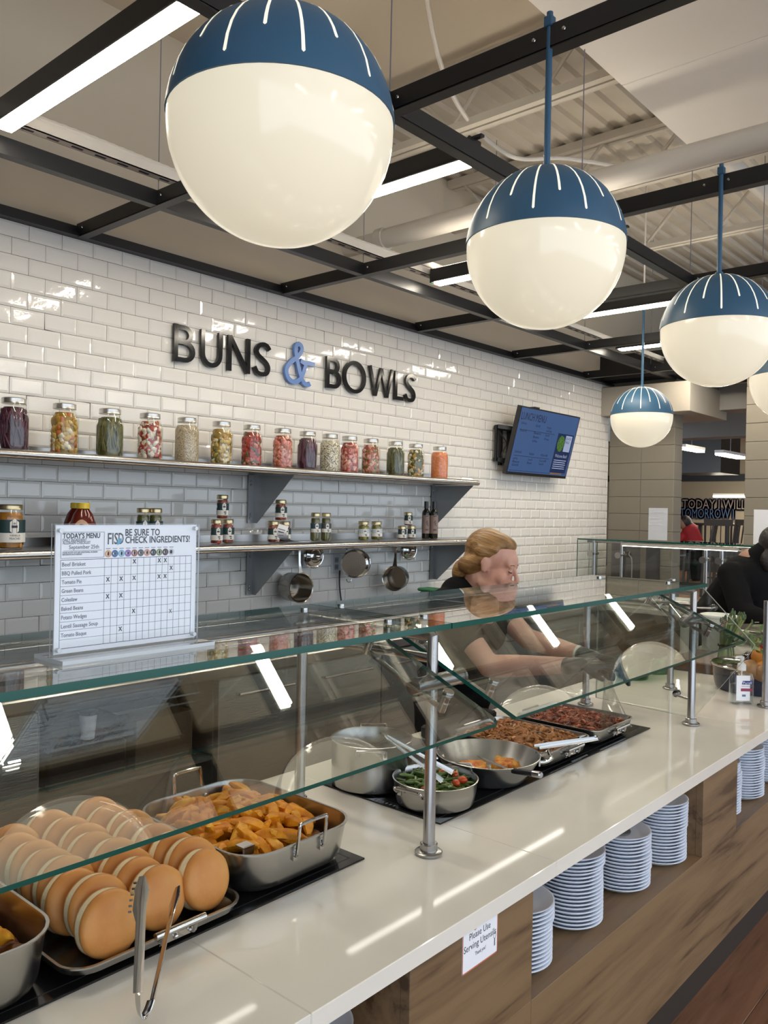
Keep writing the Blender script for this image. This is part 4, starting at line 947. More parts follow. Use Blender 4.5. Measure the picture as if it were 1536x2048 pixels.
for k in range(6): m.box(1.503+0.0, 1.511, 1.33-k*0.012-0.004, 1.33-k*0.012, CT+0.0042, CT+0.0046)
m.build('control_marks', mat('hob print', (0.35, 0.35, 0.35), 0.5), h2, smooth=0)
m = MB()
for k in range(8): m.box(2.13+k*0.012, 2.138+k*0.012, 1.126, 1.132, CT+0.0042, CT+0.0046)
m.build('control_marks', MATS['hob print'], h2, smooth=0)

# ================================================================== sneeze guard
sgd = thing('sneeze_guard', 'glass sneeze guard on steel posts with sloping front panes', 'sneeze guard', (1.36, 1.25, CT))
PR = 0.0128
def flange(x, y, parent, z=CT):
    MB().lathe([(0, 0.0), (0.027, 0.0), (0.029, 0.002), (0.029, 0.006), (0.026, 0.008), (0.0185, 0.009), (0.0185, 0.022), (0.0165, 0.024), (PR, 0.024)], (x, y, z), 28).build('flange', POST, parent, smooth=35)
def frame(x, yf=1.045, yb=1.44, low=True):
    p = MB().tube([(x, yf, CT+0.004), (x, yf, 1.352), (x, yf+0.004, 1.3545), (x, yb, 1.3545)], PR, 20).build('post', POST, sgd, smooth=40); flange(x, yf, p)
    p = MB().tube([(x, yb, CT+0.004), (x, yb, 1.37)], PR, 20).build('rear_post', POST, sgd, smooth=40); flange(x, yb, p)
    MB().tube([(x, yf, 1.308), (x, yb, 1.308)], 0.0105, 16).build('cross_tube', POST, sgd)
for x in (-0.10, 1.357, 2.811): frame(x)
def pane(mb_pts, off, name, faces_mat, edge):
    """polygonal pane: big faces clear, rim faces in edge glass"""
    m = MB(); n = len(mb_pts); P = [Vector(p) for p in mb_pts]; off = Vector(off)
    m.v = [tuple(p) for p in P]+[tuple(p+off) for p in P]
    m.f = [tuple(range(n-1, -1, -1)), tuple(range(n, 2*n))]+[(i, (i+1) % n, n+(i+1) % n, n+i) for i in range(n)]
    m.m = [0, 0]+[1]*n
    return m.build(name, [faces_mat, edge], sgd, smooth=0)
TG0, TG1 = 1.3705, 1.3825
for a, b in ((-0.45, 1.3835), (1.3875, 2.865)):
    pane([(a, 1.018, TG0), (b, 1.018, TG0), (b, 1.452, TG0), (a, 1.452, TG0)], (0, 0, TG1-TG0), 'top_glass', PANE, EDGE)
SLP = 0.435
sl = Vector((0, 1.19-0.86, 0.33*SLP)); nrm = Vector((0, -sl.z, sl.y)).normalized()
for a, b in ((-0.45, 1.33), (1.385, 2.78)):
    c0 = 0.012
    pane([(a, 0.86, 1.208), (b-c0, 0.86, 1.208), (b, 0.86+c0, 1.208+c0*SLP), (b, 1.19, 1.208+0.33*SLP), (a, 1.19, 1.208+0.33*SLP)], nrm*0.0085, 'front_glass', SMEAR, EDGE)
pane([(2.872, 1.06, 0.908), (2.872, 0.878, 1.156), (2.872, 0.862, 1.188), (2.872, 1.035, 1.364), (2.872, 1.43, 1.364), (2.872, 1.43, 0.918)], (0.009, 0, 0), 'end_glass', PANE, EDGED)
def slope_pt(x, y, d=0.0): return Vector((x, y, 1.208+(y-0.86)*SLP))+nrm*d
def clampset(px, xs):
    for x in xs: pass
    hub = MB().tube([(min(xs), 1.045, 1.258), (max(xs), 1.045, 1.258)], 0.0165, 20).build('hub', POST, sgd)
    for x in (min(xs), max(xs)): MB().lathe([(0, -0.003), (0.0185, -0.003), (0.0185, 0.003), (0, 0.003)], (x, 1.045, 1.258), 20, M=Matrix.Rotation(R(90), 3, 'Y')).build('hub_cap', POST, hub)
    for x in xs:
        a = MB().tube([slope_pt(x, 0.955, -0.028), slope_pt(x, 1.045, -0.03), slope_pt(x, 1.175, -0.028)], 0.0055, 10).build('arm', POST, sgd)
        for y in (0.962, 1.165):
            MB().tube([slope_pt(x, y, -0.034), slope_pt(x, y, -0.0005)], 0.0085, 14).tube([slope_pt(x, y, 0.009), slope_pt(x, y, 0.013)], 0.0115, 18).build('standoff', CHROME, a)
clampset(1.357, (1.297, 1.458)); clampset(2.811, (2.735, 2.86)); clampset(-0.10, (-0.16, -0.04))
for x in (-0.13, 1.30, 1.42, 2.77):
    for y in (1.12, 1.375):
        MB().tube([(x, y, TG1), (x, y, TG1+0.005)], 0.009, 16).tube([(x, y, 1.352), (x, y, TG0)], 0.006, 10).build('glass_clip', CHROME, sgd, smooth=40)
        MB().tube([(x-0.03, y, 1.352), (x+0.03, y, 1.352)], 0.005, 8).build('clip_arm', POST, sgd)
for a, b in ((-0.05, 1.27), (1.57, 2.73)):
    h = MB().box(a, b, 1.462, 1.490, 1.3565, 1.3695).build('light_strip', GALV, sgd, smooth=0)
    MB().box(a+0.01, b-0.01, 1.467, 1.485, 1.3535, 1.3565).build('strip_diffuser', STRIP, h, smooth=0)
    for x in (a+0.1, b-0.1): MB().box(x-0.008, x+0.008, 1.44, 1.47, 1.360, 1.368).build('strip_bracket', POST, h, smooth=0)
    MB().tube([(a-0.3 if a < 0 else 1.357, 1.455, 1.362), (b+0.08, 1.455, 1.362)], 0.006, 10).build('strip_rail', POST, h)
# end-glass knob holders
for y, z in ((1.12, 0.985), (1.0, 1.30)):
    MB().tube([(2.811, 1.05, z), (2.846, y, z), (2.85, y, z)], 0.004, 8).build('knob_arm', POST, sgd)
    MB().tube([(2.850, y, z), (2.872, y, z)], 0.006, 10).tube([(2.862, y, z), (2.872, y, z)], 0.0115, 16).tube([(2.878, y, z), (2.884, y, z)], 0.0115, 16).build('knob', CHROME, sgd)
# posts of the next guard along the counter
t = thing('guard_post', 'steel guard post with flange at the right edge, past hand sanitizer', 'post', (3.275, 0.94, CT))
p = MB().tube([(3.275, 0.94, CT+0.003), (3.275, 0.94, 1.30)], PR, 18).build('post', POST, t, smooth=40); flange(3.275, 0.94, p)
t = thing('guard_post', 'steel guard post with flange standing behind the end glass', 'post', (3.317, 1.322, CT))
p = MB().tube([(3.317, 1.322, CT+0.003), (3.317, 1.322, 1.352)], PR, 18).build('post', POST, t, smooth=40); flange(3.317, 1.322, p)

# ================================================================== acrylic menu stand
ms = thing('menu_stand', 'clear acrylic stand with allergen checklist for the menu, on the guard', 'sign', (0.72, 1.168, TG1))
zb = TG1+0.0002
def acr(x0, x1, y0, y1, z0, z1, name):
    m = MB().box(x0, x1, y0, y1, z0, z1); m.m = [0, 0, 0, 0, 0, 0]
    # clear broad faces, frosted thin ones
    ax = min(((x1-x0), 0), ((y1-y0), 1), ((z1-z0), 2))[1]
    order = {2: [0, 1], 1: [2, 3], 0: [4, 5]}[ax]
    m.m = [0 if i in order else 1 for i in range(6)]
    return m.build(name, [ACRYL, ACEDGE], ms, smooth=0)
acr(0.587, 0.857, 1.125, 1.212, zb, zb+0.006, 'base')
X0, X1, Z0, Z1 = 0.592, 0.849, zb+0.006, 1.587
acr(X0, X1, 1.1625, 1.1655, Z0, Z1, 'front_sheet'); acr(X0, X1, 1.1725, 1.1755, Z0, Z1, 'back_sheet')
pp = MB().box(X0+0.002, X1-0.002, 1.1685, 1.1693, Z0+0.003, Z1-0.002).build('paper_insert', PAPER, ms, smooth=0)
SW, SH = X1-X0, Z1-Z0; ys = 1.1682
U = lambda u, v: Vector((X0+u*SW, ys, Z1-v*SH))
def q(mb, u0, u1, v0, v1, dy=0.0):
    d_ = Vector((0, dy, 0)); return mb.add([U(u0, v0)+d_, U(u1, v0)+d_, U(u1, v1)+d_, U(u0, v1)+d_], [(0, 1, 2, 3)])
m = MB(); gl, gr, gt, gb = 0.045, 0.955, 0.275, 0.945; cx0 = 0.325; tu = 0.0024; tv_ = 0.0030
NR, NC = 10, 14
for k in range(NR+1): v_ = gt+(gb-gt)*k/NR; q(m, gl, gr, v_-tv_/2*(1.4 if k in (0, NR) else 0.8), v_+tv_/2*(1.4 if k in (0, NR) else 0.8))
for k in range(NC+1): u_ = cx0+(gr-cx0)*k/NC; q(m, u_-tu*0.4, u_+tu*0.4, gt, gb)
for u_ in (gl, gr): q(m, u_-tu/2, u_+tu/2, gt, gb)
for v_ in (0.065, 0.262): q(m, gl, 0.32, v_-0.0015, v_+0.0015)
for u_ in (gl, 0.32): q(m, u_-0.0012, u_+0.0012, 0.065, 0.262)
q(m, 0.06, 0.305, 0.205, 0.2075)
m.build('grid_lines', mat('grid ink', (0.05, 0.045, 0.09), 0.6), pp, smooth=0)
m = MB(); ex, ez = (1, 0, 0), (0, 0, 1)
def tx(mb, s_, u, v, size, fit, al='L', bold=None):
    bold = (0.00042 if size > 0.009 else 0.00016) if bold is None else bold
    for k, (a, b_) in enumerate(((0, 0), (1, 0), (0, 1), (1, 1))): put_text(mb, s_, size, U(u, v)+Vector((a*bold, -0.0001-0.00002*k, b_*bold)), ex, ez, al, fit=fit*SW)
tx(m, "TODAY'S MENU", 0.055, 0.112, 0.0112, 0.235); tx(m, 'BE SURE TO', 0.462, 0.098, 0.0155, 0.245); tx(m, 'CHECK INGREDIENTS!', 0.462, 0.158, 0.0155, 0.475)
rows = [(0, 4), (0, 8), (0, 9), (1, 10), (2, 0), (2, 2), (2, 4), (2, 8), (2, 9), (4, 0), (4, 2), (6, 4), (8, 2)]
for r_, c_ in rows:
    u_ = cx0+(gr-cx0)*(c_+0.5)/NC; v_ = gt+(gb-gt)*(r_+0.72)/NR; tx(m, 'X', u_, v_, 0.0098, 0.023, 'C')
m.build('lettering', INK, pp, smooth=0)
m = MB(); tx(m, 'DAILY INGREDIENT', 0.055, 0.135, 0.006, 0.15); tx(m, 'ALLERGEN CHECKLIST', 0.055, 0.156, 0.006, 0.175); tx(m, 'September 25th', 0.095, 0.193, 0.0085, 0.19)
tx(m, 'PLEASE NOTIFY US IF ANY ADDITIONAL ALLERGEN', 0.056, 0.225, 0.0034, 0.22); tx(m, 'INFORMATION IS NEEDED', 0.056, 0.24, 0.0034, 0.12)
for k, s_ in enumerate(('Beef Brisket', 'BBQ Pulled Pork', 'Tomato Pie', 'Green Beans', 'Coleslaw', 'Baked Beans', 'Potato Wedges', 'Lentil Sausage Soup', 'Tomato Bisque')):
    tx(m, s_, 0.054, gt+(gb-gt)*(k+0.72)/NR, 0.0085, 0.0125*len(s_)*0.98)
u_ = cx0+(gr-cx0)*10.5/NC; tx(m, 'X', u_, gt+(gb-gt)*(7.15)/NR, 0.0095, 0.022, 'C')
m.build('row_lettering', GREYINK, pp, smooth=0)
# condensed school district initials with a leaf
m = MB(); tx(m, 'FIS', 0.343, 0.163, 0.0255, 0.068); tx(m, 'D', 0.415, 0.163, 0.0255, 0.034); m.build('logo', mat('logo slate', (0.05, 0.06, 0.07), 0.6), pp, smooth=0)
m = MB(); lf = spline([(0.408, 0.172), (0.408, 0.140), (0.432, 0.115), (0.436, 0.145), (0.408, 0.172)], 5)
m.add([U(p.x, p.y)-Vector((0, 0.0003, 0)) for p in lf[:-1]], [tuple(range(len(lf)-1))]); m.build('logo_leaf', mat('logo blue', (0.10, 0.36, 0.55), 0.6), pp, smooth=0)
cols = [(0.70, 0.33, 0.12), (0.03, 0.12, 0.30), (0.22, 0.45, 0.62), (0.28, 0.14, 0.42), (0.35, 0.11, 0.06), (0.11, 0.10, 0.11), (0.62, 0.27, 0.16), (0.03, 0.025, 0.03), (0.20, 0.24, 0.08), (0.07, 0.02, 0.03), (0.62, 0.62, 0.64)]
for k, c_ in enumerate(cols):
    u_ = cx0+(gr-cx0)*(k+0.5)/NC; ce = U(u_, 0.237)
    ic = MB().add([ce+Vector((0.0058*math.cos(i*math.pi/9), 0, 0.0058*math.sin(i*math.pi/9))) for i in range(18)], [tuple(range(18))]).build('icon', mat('icon colour %d' % k, c_, 0.6), pp, smooth=0)
    m = MB()
    for j in range(3): m.add([ce+Vector((0.0026*math.cos(i*math.pi/3)*(1-0.25*j)+0.0008*(j-1), -0.0002, 0.0034*math.sin(i*math.pi/3)*(0.6 if k % 2 else 1))) for i in range(6)], [tuple(range(6))])
    m.build('icon_mark', PAPER if k < 10 else INK, ic, smooth=0)
    MB().add([ce+Vector((a, 0, b)) for a, b in ((-0.004, 0.0075), (0.004, 0.0075), (0.004, 0.0085), (-0.004, 0.0085))], [(0, 1, 2, 3)]).build('icon_caption', GREYINK, ic, smooth=0)
for x, z in ((X0+0.008, Z1-0.010), (X1-0.008, Z1-0.008), (X0+0.008, Z0+0.010), (X1-0.008, Z0+0.010)):
    MB().tube([(x, 1.1595, z), (x, 1.1765, z)], 0.0034, 12).build('screw', ACEDGE, ms)
# ================================================================== food and pans
def ray(px, py): return fw+rt*((px-768)/1639.0)-up*((py-1024)/1639.0)
def atz(px, py, Z): d = ray(px, py); q_ = d*((Z-CAMZ)/d.z); return Vector((q_.x, q_.y, Z))
def aty(px, py, Y): d = ray(px, py); q_ = d*(Y/d.y); return Vector((q_.x, Y, q_.z+CAMZ))
HT = CT+0.0046
PANS = mat('pan stainless', (0.44, 0.43, 0.415), 0.27, metal=1)
def rpan(name, lab, cx, cy, hx, hy, r_, h, handle=0.034, zc=HT, parts=True, flare=0.010, cat='pan'):
    t = thing(name, lab, cat, (cx, cy, zc)); b = zc+0.0003; th = 0.0025
    secs = [(cx, cy, hx-flare-0.022, hy-flare-0.022, max(r_-0.02, 0.012), b), (cx, cy, hx-flare-0.004, hy-flare-0.004, r_, b+0.010), (cx, cy, hx-flare, hy-flare, r_, b+0.022 if h > 0.05 else b+0.012), (cx, cy, hx-0.003, hy-0.003, r_, b+h-0.004), (cx, cy, hx, hy, r_, b+h-0.0025), (cx, cy, hx, hy, r_, b+h), (cx, cy, hx-0.0045, hy-0.0045, r_-0.003, b+h), (cx, cy, hx-0.006, hy-0.006, r_-0.004, b+h-0.004), (cx, cy, hx-flare-th, hy-flare-th, r_-0.003, b+(0.022 if h > 0.05 else 0.012)), (cx, cy, hx-flare-0.014, hy-flare-0.014, max(r_-0.01, 0.01), b+0.006), (cx, cy, hx-flare-0.03, hy-flare-0.03, max(r_-0.025, 0.008), b+0.004)]
    MB().rrect_shell(secs, 7, cap0=True, cap1=True).build('pan_body', PANS, t, smooth=38)
    return t
def loop_handle(t, p0, p1, out, upz, r_=0.0035, rivets=True, flat=False):
    p0, p1, out = Vector(p0), Vector(p1), Vector(out); z = Vector((0, 0, upz))
    pts = spline([p0, p0+out*0.5+z*0.12, p0+out+z*0.9, p0+out+z+(p1-p0)*0.12, p1+out+z-(p1-p0)*0.12, p1+out+z*0.9, p1+out*0.5+z*0.12, p1], 4)
    h = MB().tube(pts, r_, 10).build('handle', CHROME, t)
    m = MB()
    for p in (p0, p1):
        m.beam(p-out*0.05+Vector((0, 0, -0.010)), p-out*0.05+Vector((0, 0, 0.010)), 0.010, 0.004, out)
        m.ball(p+out.normalized()*0.0025, 0.004, 8, 6)
    m.build('rivet_plate', CHROME, h)
    return h
# deep roasting pan with potato wedges
ro = rpan('roasting_pan', 'deep stainless roasting pan of potato wedges beside the buns', 1.088, 1.318, 0.150, 0.192, 0.072, 0.082)
zr = HT+0.082
loop_handle(ro, (1.055, 1.129, zr-0.022), (1.125, 1.129, zr-0.022), (0, -0.012, 0), 0.060)
loop_handle(ro, (1.055, 1.508, zr-0.02), (1.125, 1.508, zr-0.02), (0, 0.012, 0), 0.060)
m = MB()
for x in (1.055, 1.125): m.ball((x, 1.4985, zr-0.018), (0.005, 0.003, 0.005), 8, 6)
m.build('rivets', CHROME, ro)
cp = atz(492, 1697, zr); MB().bevbox(cp.x-0.012, cp.x+0.014, cp.y-0.008, cp.y-0.003, zr-0.012, zr+0.006, 0.002).box(cp.x-0.012, cp.x+0.014, cp.y-0.008, cp.y+0.016, zr+0.003, zr+0.006).build('rim_clip', CHROME, ro, smooth=0)
WEDGE = mat('roasted potato', (0.82, 0.33, 0.010), 0.5, spec=0.35, col2=(0.56, 0.165, 0.005), vscale=45, bump=0.25, bscale=90)
WEDGE2 = mat('roasted potato pale', (0.86, 0.44, 0.035), 0.5, spec=0.35, col2=(0.62, 0.22, 0.010), vscale=60, bump=0.25, bscale=90)
def wedge_mesh(seed, L_, w_, hgt):
    rg = random.Random(seed); m = MB(); n = 8; v = []; bend = rg.uniform(0.004, 0.010)
    for i in range(n+1):
        u = i/n; x = (u-0.5)*L_; s_ = max(0.10, math.sin(math.pi*(0.06+0.88*u))**0.65); zb = -bend*(2*u-1)**2
        for (a, b) in ((-0.5, 0.05), (-0.40, -0.28), (0, -0.45), (0.40, -0.28), (0.5, 0.05), (0.08, 0.55), (-0.08, 0.55)):
            v.append((x+rg.uniform(-1, 1)*0.001, a*w_*s_+rg.uniform(-1, 1)*0.0011, b*hgt*s_+zb+rg.uniform(-1, 1)*0.0009))
    f = [tuple(range(6, -1, -1)), tuple(n*7+k for k in range(7))]
    for i in range(n):
        for k in range(7): j = (k+1) % 7; f.append((i*7+k, i*7+j, i*7+7+j, i*7+7+k))
    m.add(v, f); o = m.build('potato_wedge', WEDGE if seed % 3 else WEDGE2, smooth=50); me = o.data; bpy.data.objects.remove(o); return me
WM = [wedge_mesh(s, 0.060+0.007*(s % 3), 0.020+0.003*(s % 2), 0.019) for s in range(6)]
def spot(x, y):
    a = 'at the customer side' if y < -0.5 else 'at the rear wall' if y > 0.5 else 'across the middle'
    b_ = 'far left' if x < -0.6 else 'left' if x < -0.2 else 'centre' if x < 0.2 else 'right' if x < 0.6 else 'far right'
    return a+', '+b_
def heap(n, cx, cy, hx, hy, z0, z1, lab, grp, seed, meshes, name, cat, tilt=0.45, mound=0.02, sc=(1.05, 1.4)):
    rg = random.Random(seed); k = 0
    pts = []
    while len(pts) < n:
        x, y = rg.uniform(-1, 1), rg.uniform(-1, 1)
        if abs(x)**3.5+abs(y)**3.5 > 1: continue
        if any((x-a)**2*hx*hx+(y-b)**2*hy*hy < 0.00016 for a, b in pts[-40:]) and rg.random() < 0.8: continue
        pts.append((x, y))
    for i, (x, y) in enumerate(pts):
        u = i/n; z = z0+(z1-z0)*u+mound*(1-max(abs(x), abs(y))**2)*(0.4+0.6*u)
        s_ = rg.uniform(*sc)
        me_ = rg.choice(meshes); o = obj_of(me_, name, loc=(cx+x*hx, cy+y*hy, z), rot=(rg.uniform(-1, 1)*1.2, rg.gauss(0, tilt), rg.uniform(0, 6.28)), sc=(s_, s_, s_))
        tag(o, lab % (('pale ' if 'pale' in me_.materials[0].name else 'deep orange ')+('long ' if s_ > 1.22 else 'short '), ('on top, ' if u > 0.6 else 'half buried, ' if u > 0.25 else 'deep down, ')+spot(x, y)), cat, grp)
bed = mat('browned potato bed', (0.30, 0.10, 0.015), 0.5, col2=(0.14, 0.04, 0.006), vscale=60, bump=0.6, bscale=60)
def fill(name, lab, cat, cx, cy, hx, hy, r_, z, m_, amp=0.006, n=26, sc=45, dome=0.01, seed=0, zb=None):
    """lumpy food surface, closed below, sitting on the pan floor"""
    m = MB(); v = []; N_ = 4*n
    def outline(k):
        a = 2*math.pi*k/N_; c_, s_ = math.cos(a), math.sin(a); p = 2/7.0
        return (math.copysign(abs(c_)**p, c_)*hx, math.copysign(abs(s_)**p, s_)*hy) if r_ >= 0 else (c_*hx, s_*hy)
    rings = [1, 0.985, 0.93, 0.85, 0.76, 0.66, 0.56, 0.46, 0.36, 0.26, 0.16, 0.07]
    zb = HT+0.006 if zb is None else zb
    for j, s_ in enumerate([0.96]+rings):
        for k in range(N_):
            x, y = outline(k); P3 = Vector((cx+x*s_, cy+y*s_, 0))
            if j == 0: zz = zb
            else: zz = z+dome*(1-s_*s_)+amp*(noise.noise(P3*sc+Vector((seed, 0, 0)))+0.6*noise.noise(P3*sc*2.3))-(0.006 if s_ > 0.99 else 0)
            v.append((P3.x, P3.y, zz))
    f = []; R_ = len(rings)+1
    for j in range(R_-1):
        for k in range(N_): l = (k+1) % N_; f.append((j*N_+k, j*N_+l, j*N_+N_+l, j*N_+N_+k))
    f += [tuple((R_-1)*N_+k for k in range(N_)), tuple(range(N_-1, -1, -1))]
    m.add(v, f); o = m.build(name, m_, smooth=60); return tag(o, lab, cat, kind='stuff')
fill('potato_bed', 'browned potato pieces deep in the roasting pan', 'potatoes', 1.088, 1.318, 0.122, 0.162, 0.05, HT+0.035, bed)
heap(125, 1.088, 1.318, 0.108, 0.150, HT+0.050, HT+0.070, '%spotato wedge %s of roasting pan', 'potato wedges in the roasting pan', 21, WM, 'potato_wedge', 'potato wedge', mound=0.022)
# left roasting pan, cut by the frame
pc = rpan('roasting_pan', 'second roasting pan of potato pieces at the left edge, left of buns', 0.440, 1.315, 0.160, 0.195, 0.072, 0.094)
fill('potato_bed', 'browned potato pieces deep in the left-edge pan', 'potatoes', 0.44, 1.315, 0.135, 0.170, 0.05, HT+0.052, bed, seed=4)
heap(46, 0.44, 1.30, 0.112, 0.145, HT+0.062, HT+0.082, '%spotato wedge %s of left-edge pan', 'potato wedges in the left pan', 22, WM, 'potato_wedge', 'potato wedge', mound=0.018)
# bun tray
tr = rpan('serving_tray', 'shallow stainless tray holding burger buns', 0.768, 1.335, 0.166, 0.222, 0.045, 0.026, flare=0.006, cat='tray')
def tray_handle(t, xa, xb, y, s, z):
    h = MB().tube([(xa, y, z), (xb, y, z)], 0.0058, 14).build('handle', CHROME, t, smooth=40)
    m = MB()
    for x in (xa+0.018, xb-0.018): m.tube(spline([(x, y, z), (x, y+0.004*s, z-0.016), (x, y+0.012*s, z-0.020), (x, y+0.017*s, z-0.016)], 4), 0.004, 8)
    m.beam(((xa+xb)/2-0.03, y+0.0155*s, z-0.020), ((xa+xb)/2+0.03, y+0.0155*s, z-0.020), 0.003, 0.012).ball(((xa+xb)/2, y+0.013*s, z-0.02), 0.005, 10, 6)
    m.build('handle_mount', CHROME, h)
tray_handle(tr, 0.732, 0.826, 1.096, 1, HT+0.040); tray_handle(tr, 0.72, 0.81, 1.572, -1, HT+0.042)
CRUST = mat('bun crust', (0.66, 0.31, 0.088), 0.45, spec=0.35, col2=(0.54, 0.20, 0.045), vscale=9, bump=0.05, bscale=120)
CRUSTD = mat('bun heel crust', (0.58, 0.26, 0.075), 0.5, var=0.15, vscale=20)
CRUMB = mat('bun crumb', (0.82, 0.68, 0.43), 0.8, bump=0.2, bscale=150)
def make_bun():
    t = thing('burger_bun', 'bun', 'bun', (0, 0, 0)); 
    def wob(m, s):
        m.v = [(a*1.05, b*1.05, c*1.05) for a, b, c in m.v]; return jitter(m, 0.0016, 30, s)
    wob(MB().lathe([(0, -0.0195), (0.036, -0.0195), (0.044, -0.0165), (0.0478, -0.011), (0.0472, -0.0080), (0.020, -0.0075), (0, -0.0075)], n=36), 1).build('heel', CRUSTD, t, smooth=60)
    wob(MB().lathe([(0, -0.0085), (0.0474, -0.0085), (0.0478, 0.0), (0.0474, 0.0055), (0, 0.0055)], n=36), 1).build('crumb_edge', CRUMB, t, smooth=60)
    wob(MB().lathe([(0, 0.0035), (0.0475, 0.0040), (0.0490, 0.0075), (0.0480, 0.0135), (0.0445, 0.0175), (0.037, 0.0202), (0.024, 0.0220), (0.010, 0.0226), (0, 0.0227)], n=36), 2).build('crown', CRUST, t, smooth=60)
    return t
bun0 = make_bun(); first = True; rg = random.Random(4)
cols_ = [(0.687, 1.160, 'left'), (0.786, 1.176, 'middle'), (0.878, 1.174, 'right')]
ordn = ['front', 'second', 'third', 'fourth', 'fifth', 'sixth', 'seventh', 'last']
for ci, (x, y0, side) in enumerate(cols_):
    for k in range(8):
        o = bun0 if first else dup(bun0); first = False
        tilt = 0.20+0.02*k+rg.uniform(-0.05, 0.05); nx = 0.05+rg.uniform(-0.10, 0.10)
        n_ = Vector((nx, -1, tilt)).normalized(); y = y0+0.0500*k+rg.uniform(-0.002, 0.002)
        o.rotation_mode = 'QUATERNION'; o.rotation_quaternion = n_.to_track_quat('Z', 'X')
        jx = rg.uniform(-0.010, 0.010) if k else 0
        o.location = (x+jx, y, HT+0.0045+0.0505*math.sqrt(1-n_.z**2)+0.019*abs(n_.z)+(rg.uniform(0, 0.006) if k else 0))
        w_ = {0: 'front bun of the %s row on the tray' % side, 7: 'rearmost bun of the %s row on the tray' % side}.get(k, '%s bun from the front in the %s row on the tray' % (ordn[k], side))
        o['label'] = 'golden '+w_; o['group'] = 'burger buns on the tray'
# ------------------------------------------------------------------ serving tongs
def strip(m, pts, widths, wdir, th=0.0016, mi=0, chan=0.0):
    pts = [Vector(p) for p in pts]; v = []; n = len(pts)
    for i, p in enumerate(pts):
        d = (pts[min(i+1, n-1)]-pts[max(i-1, 0)]).normalized(); w_ = Vector(wdir[i] if isinstance(wdir, list) else wdir); w_ = (w_-d*w_.dot(d)).normalized(); nn = d.cross(w_)
        a = widths[i]/2
        v += [p-w_*a+nn*chan, p-nn*th*0.5+nn*0, p+w_*a+nn*chan, p+w_*a+nn*(chan+th), p+nn*th, p-w_*a+nn*(chan+th)]
    f = [tuple(range(5, -1, -1)), tuple((n-1)*6+k for k in range(6))]
    for i in range(n-1):
        for k in range(6): j = (k+1) % 6; f.append((i*6+k, i*6+j, i*6+6+j, i*6+6+k))
    return m.add(v, f, mi)
tg = thing('serving_tongs', 'steel scalloped serving tongs propped against the bun tray handle', 'tongs', (0.66, 1.0, CT))
B0 = atz(284, 2034, CT+0.010); T1 = aty(285, 1752, 1.085); T2 = aty(352, 1775, 1.10)
L0 = aty(276, 1985, B0.y+0.004); R0 = aty(301, 2000, B0.y+0.006)
wl = rt*0.9+fw*0.35; wr = rt*0.35-fw*0.9
def arm_pts(a, b, n=9): return [a.lerp(b, i/(n-1)) for i in range(n)]
m = MB(); strip(m, arm_pts(L0, T1), [0.013, 0.014, 0.014, 0.014, 0.014, 0.014, 0.016, 0.022, 0.010], wl, chan=0.0015); m.build('arm', CHROME, tg, smooth=50)
m = MB(); strip(m, arm_pts(R0, T2), [0.013, 0.014, 0.014, 0.014, 0.014, 0.014, 0.018, 0.030, 0.016], wr, chan=0.0015); m.build('arm', CHROME, tg, smooth=50)
bend = spline([L0, L0.lerp(B0, 0.6)-rt*0.002, B0, R0.lerp(B0, 0.6)+rt*0.002, R0], 5)
m = MB(); strip(m, bend, [0.014]*len(bend), (wl*0.5+wr*0.2-fw*0.6), chan=0.0); m.build('spring_bend', CHROME, tg, smooth=60)
m = MB(); d_ = (T1-L0).normalized()
for k in range(6): c_ = T1-d_*(0.010+0.0085*k)-rt*(0.008+0.0022*k-0.0002*k*k); m.beam(c_, c_-rt*0.005-fw*0.001, 0.0045, 0.0016, d_)
sc_ = [T1-d_*0.004, T1-d_*0.012-rt*0.006, T1-d_*0.030-rt*0.011, T1-d_*0.050-rt*0.013, T1-d_*0.066-rt*0.008, T1-d_*0.072, T1-d_*0.05+rt*0.001, T1-d_*0.02]
m.prism(sc_, fw*0.0014); m.build('scalloped_tip', CHROME, tg, smooth=40)
# ------------------------------------------------------------------ stock pot
def round_pan(name, lab, cx, cy, r0, r1, h, cat='pan'):
    t = thing(name, lab, cat, (cx, cy, HT)); b = HT+0.0003
    prof = [(0, 0), (r0*0.93, 0), (r0*0.985, 0.004), (r0+(r1-r0)*0.10, 0.014), (r0+(r1-r0)*0.55, h*0.5), (r1-0.001, h-0.006), (r1+0.002, h-0.002), (r1+0.0025, h), (r1, h+0.0008), (r1-0.002, h-0.002), (r0+(r1-r0)*0.55-0.002, h*0.5), (r0+(r1-r0)*0.1-0.003, 0.014), (r0*0.93, 0.006), (0, 0.005)]
    MB().lathe(prof, (cx, cy, b), 56).build('pan_body', PANS, t, smooth=38); return t
PX_, PY_ = 1.593, 1.420
sp = round_pan('stock_pot', 'tall stainless stock pot behind the green bean pan', PX_, PY_, 0.104, 0.105, 0.118, 'pot')
vd = Vector((0.76, 0.65, 0)); vs_ = Vector((0.65, -0.76, 0))
for s_ in (1, -1):
    c_ = Vector((PX_, PY_, HT+0.101))+vd*s_*0.106; loop_handle(sp, c_-vs_*0.035, c_+vs_*0.035, vd*s_*0.024, 0.016)
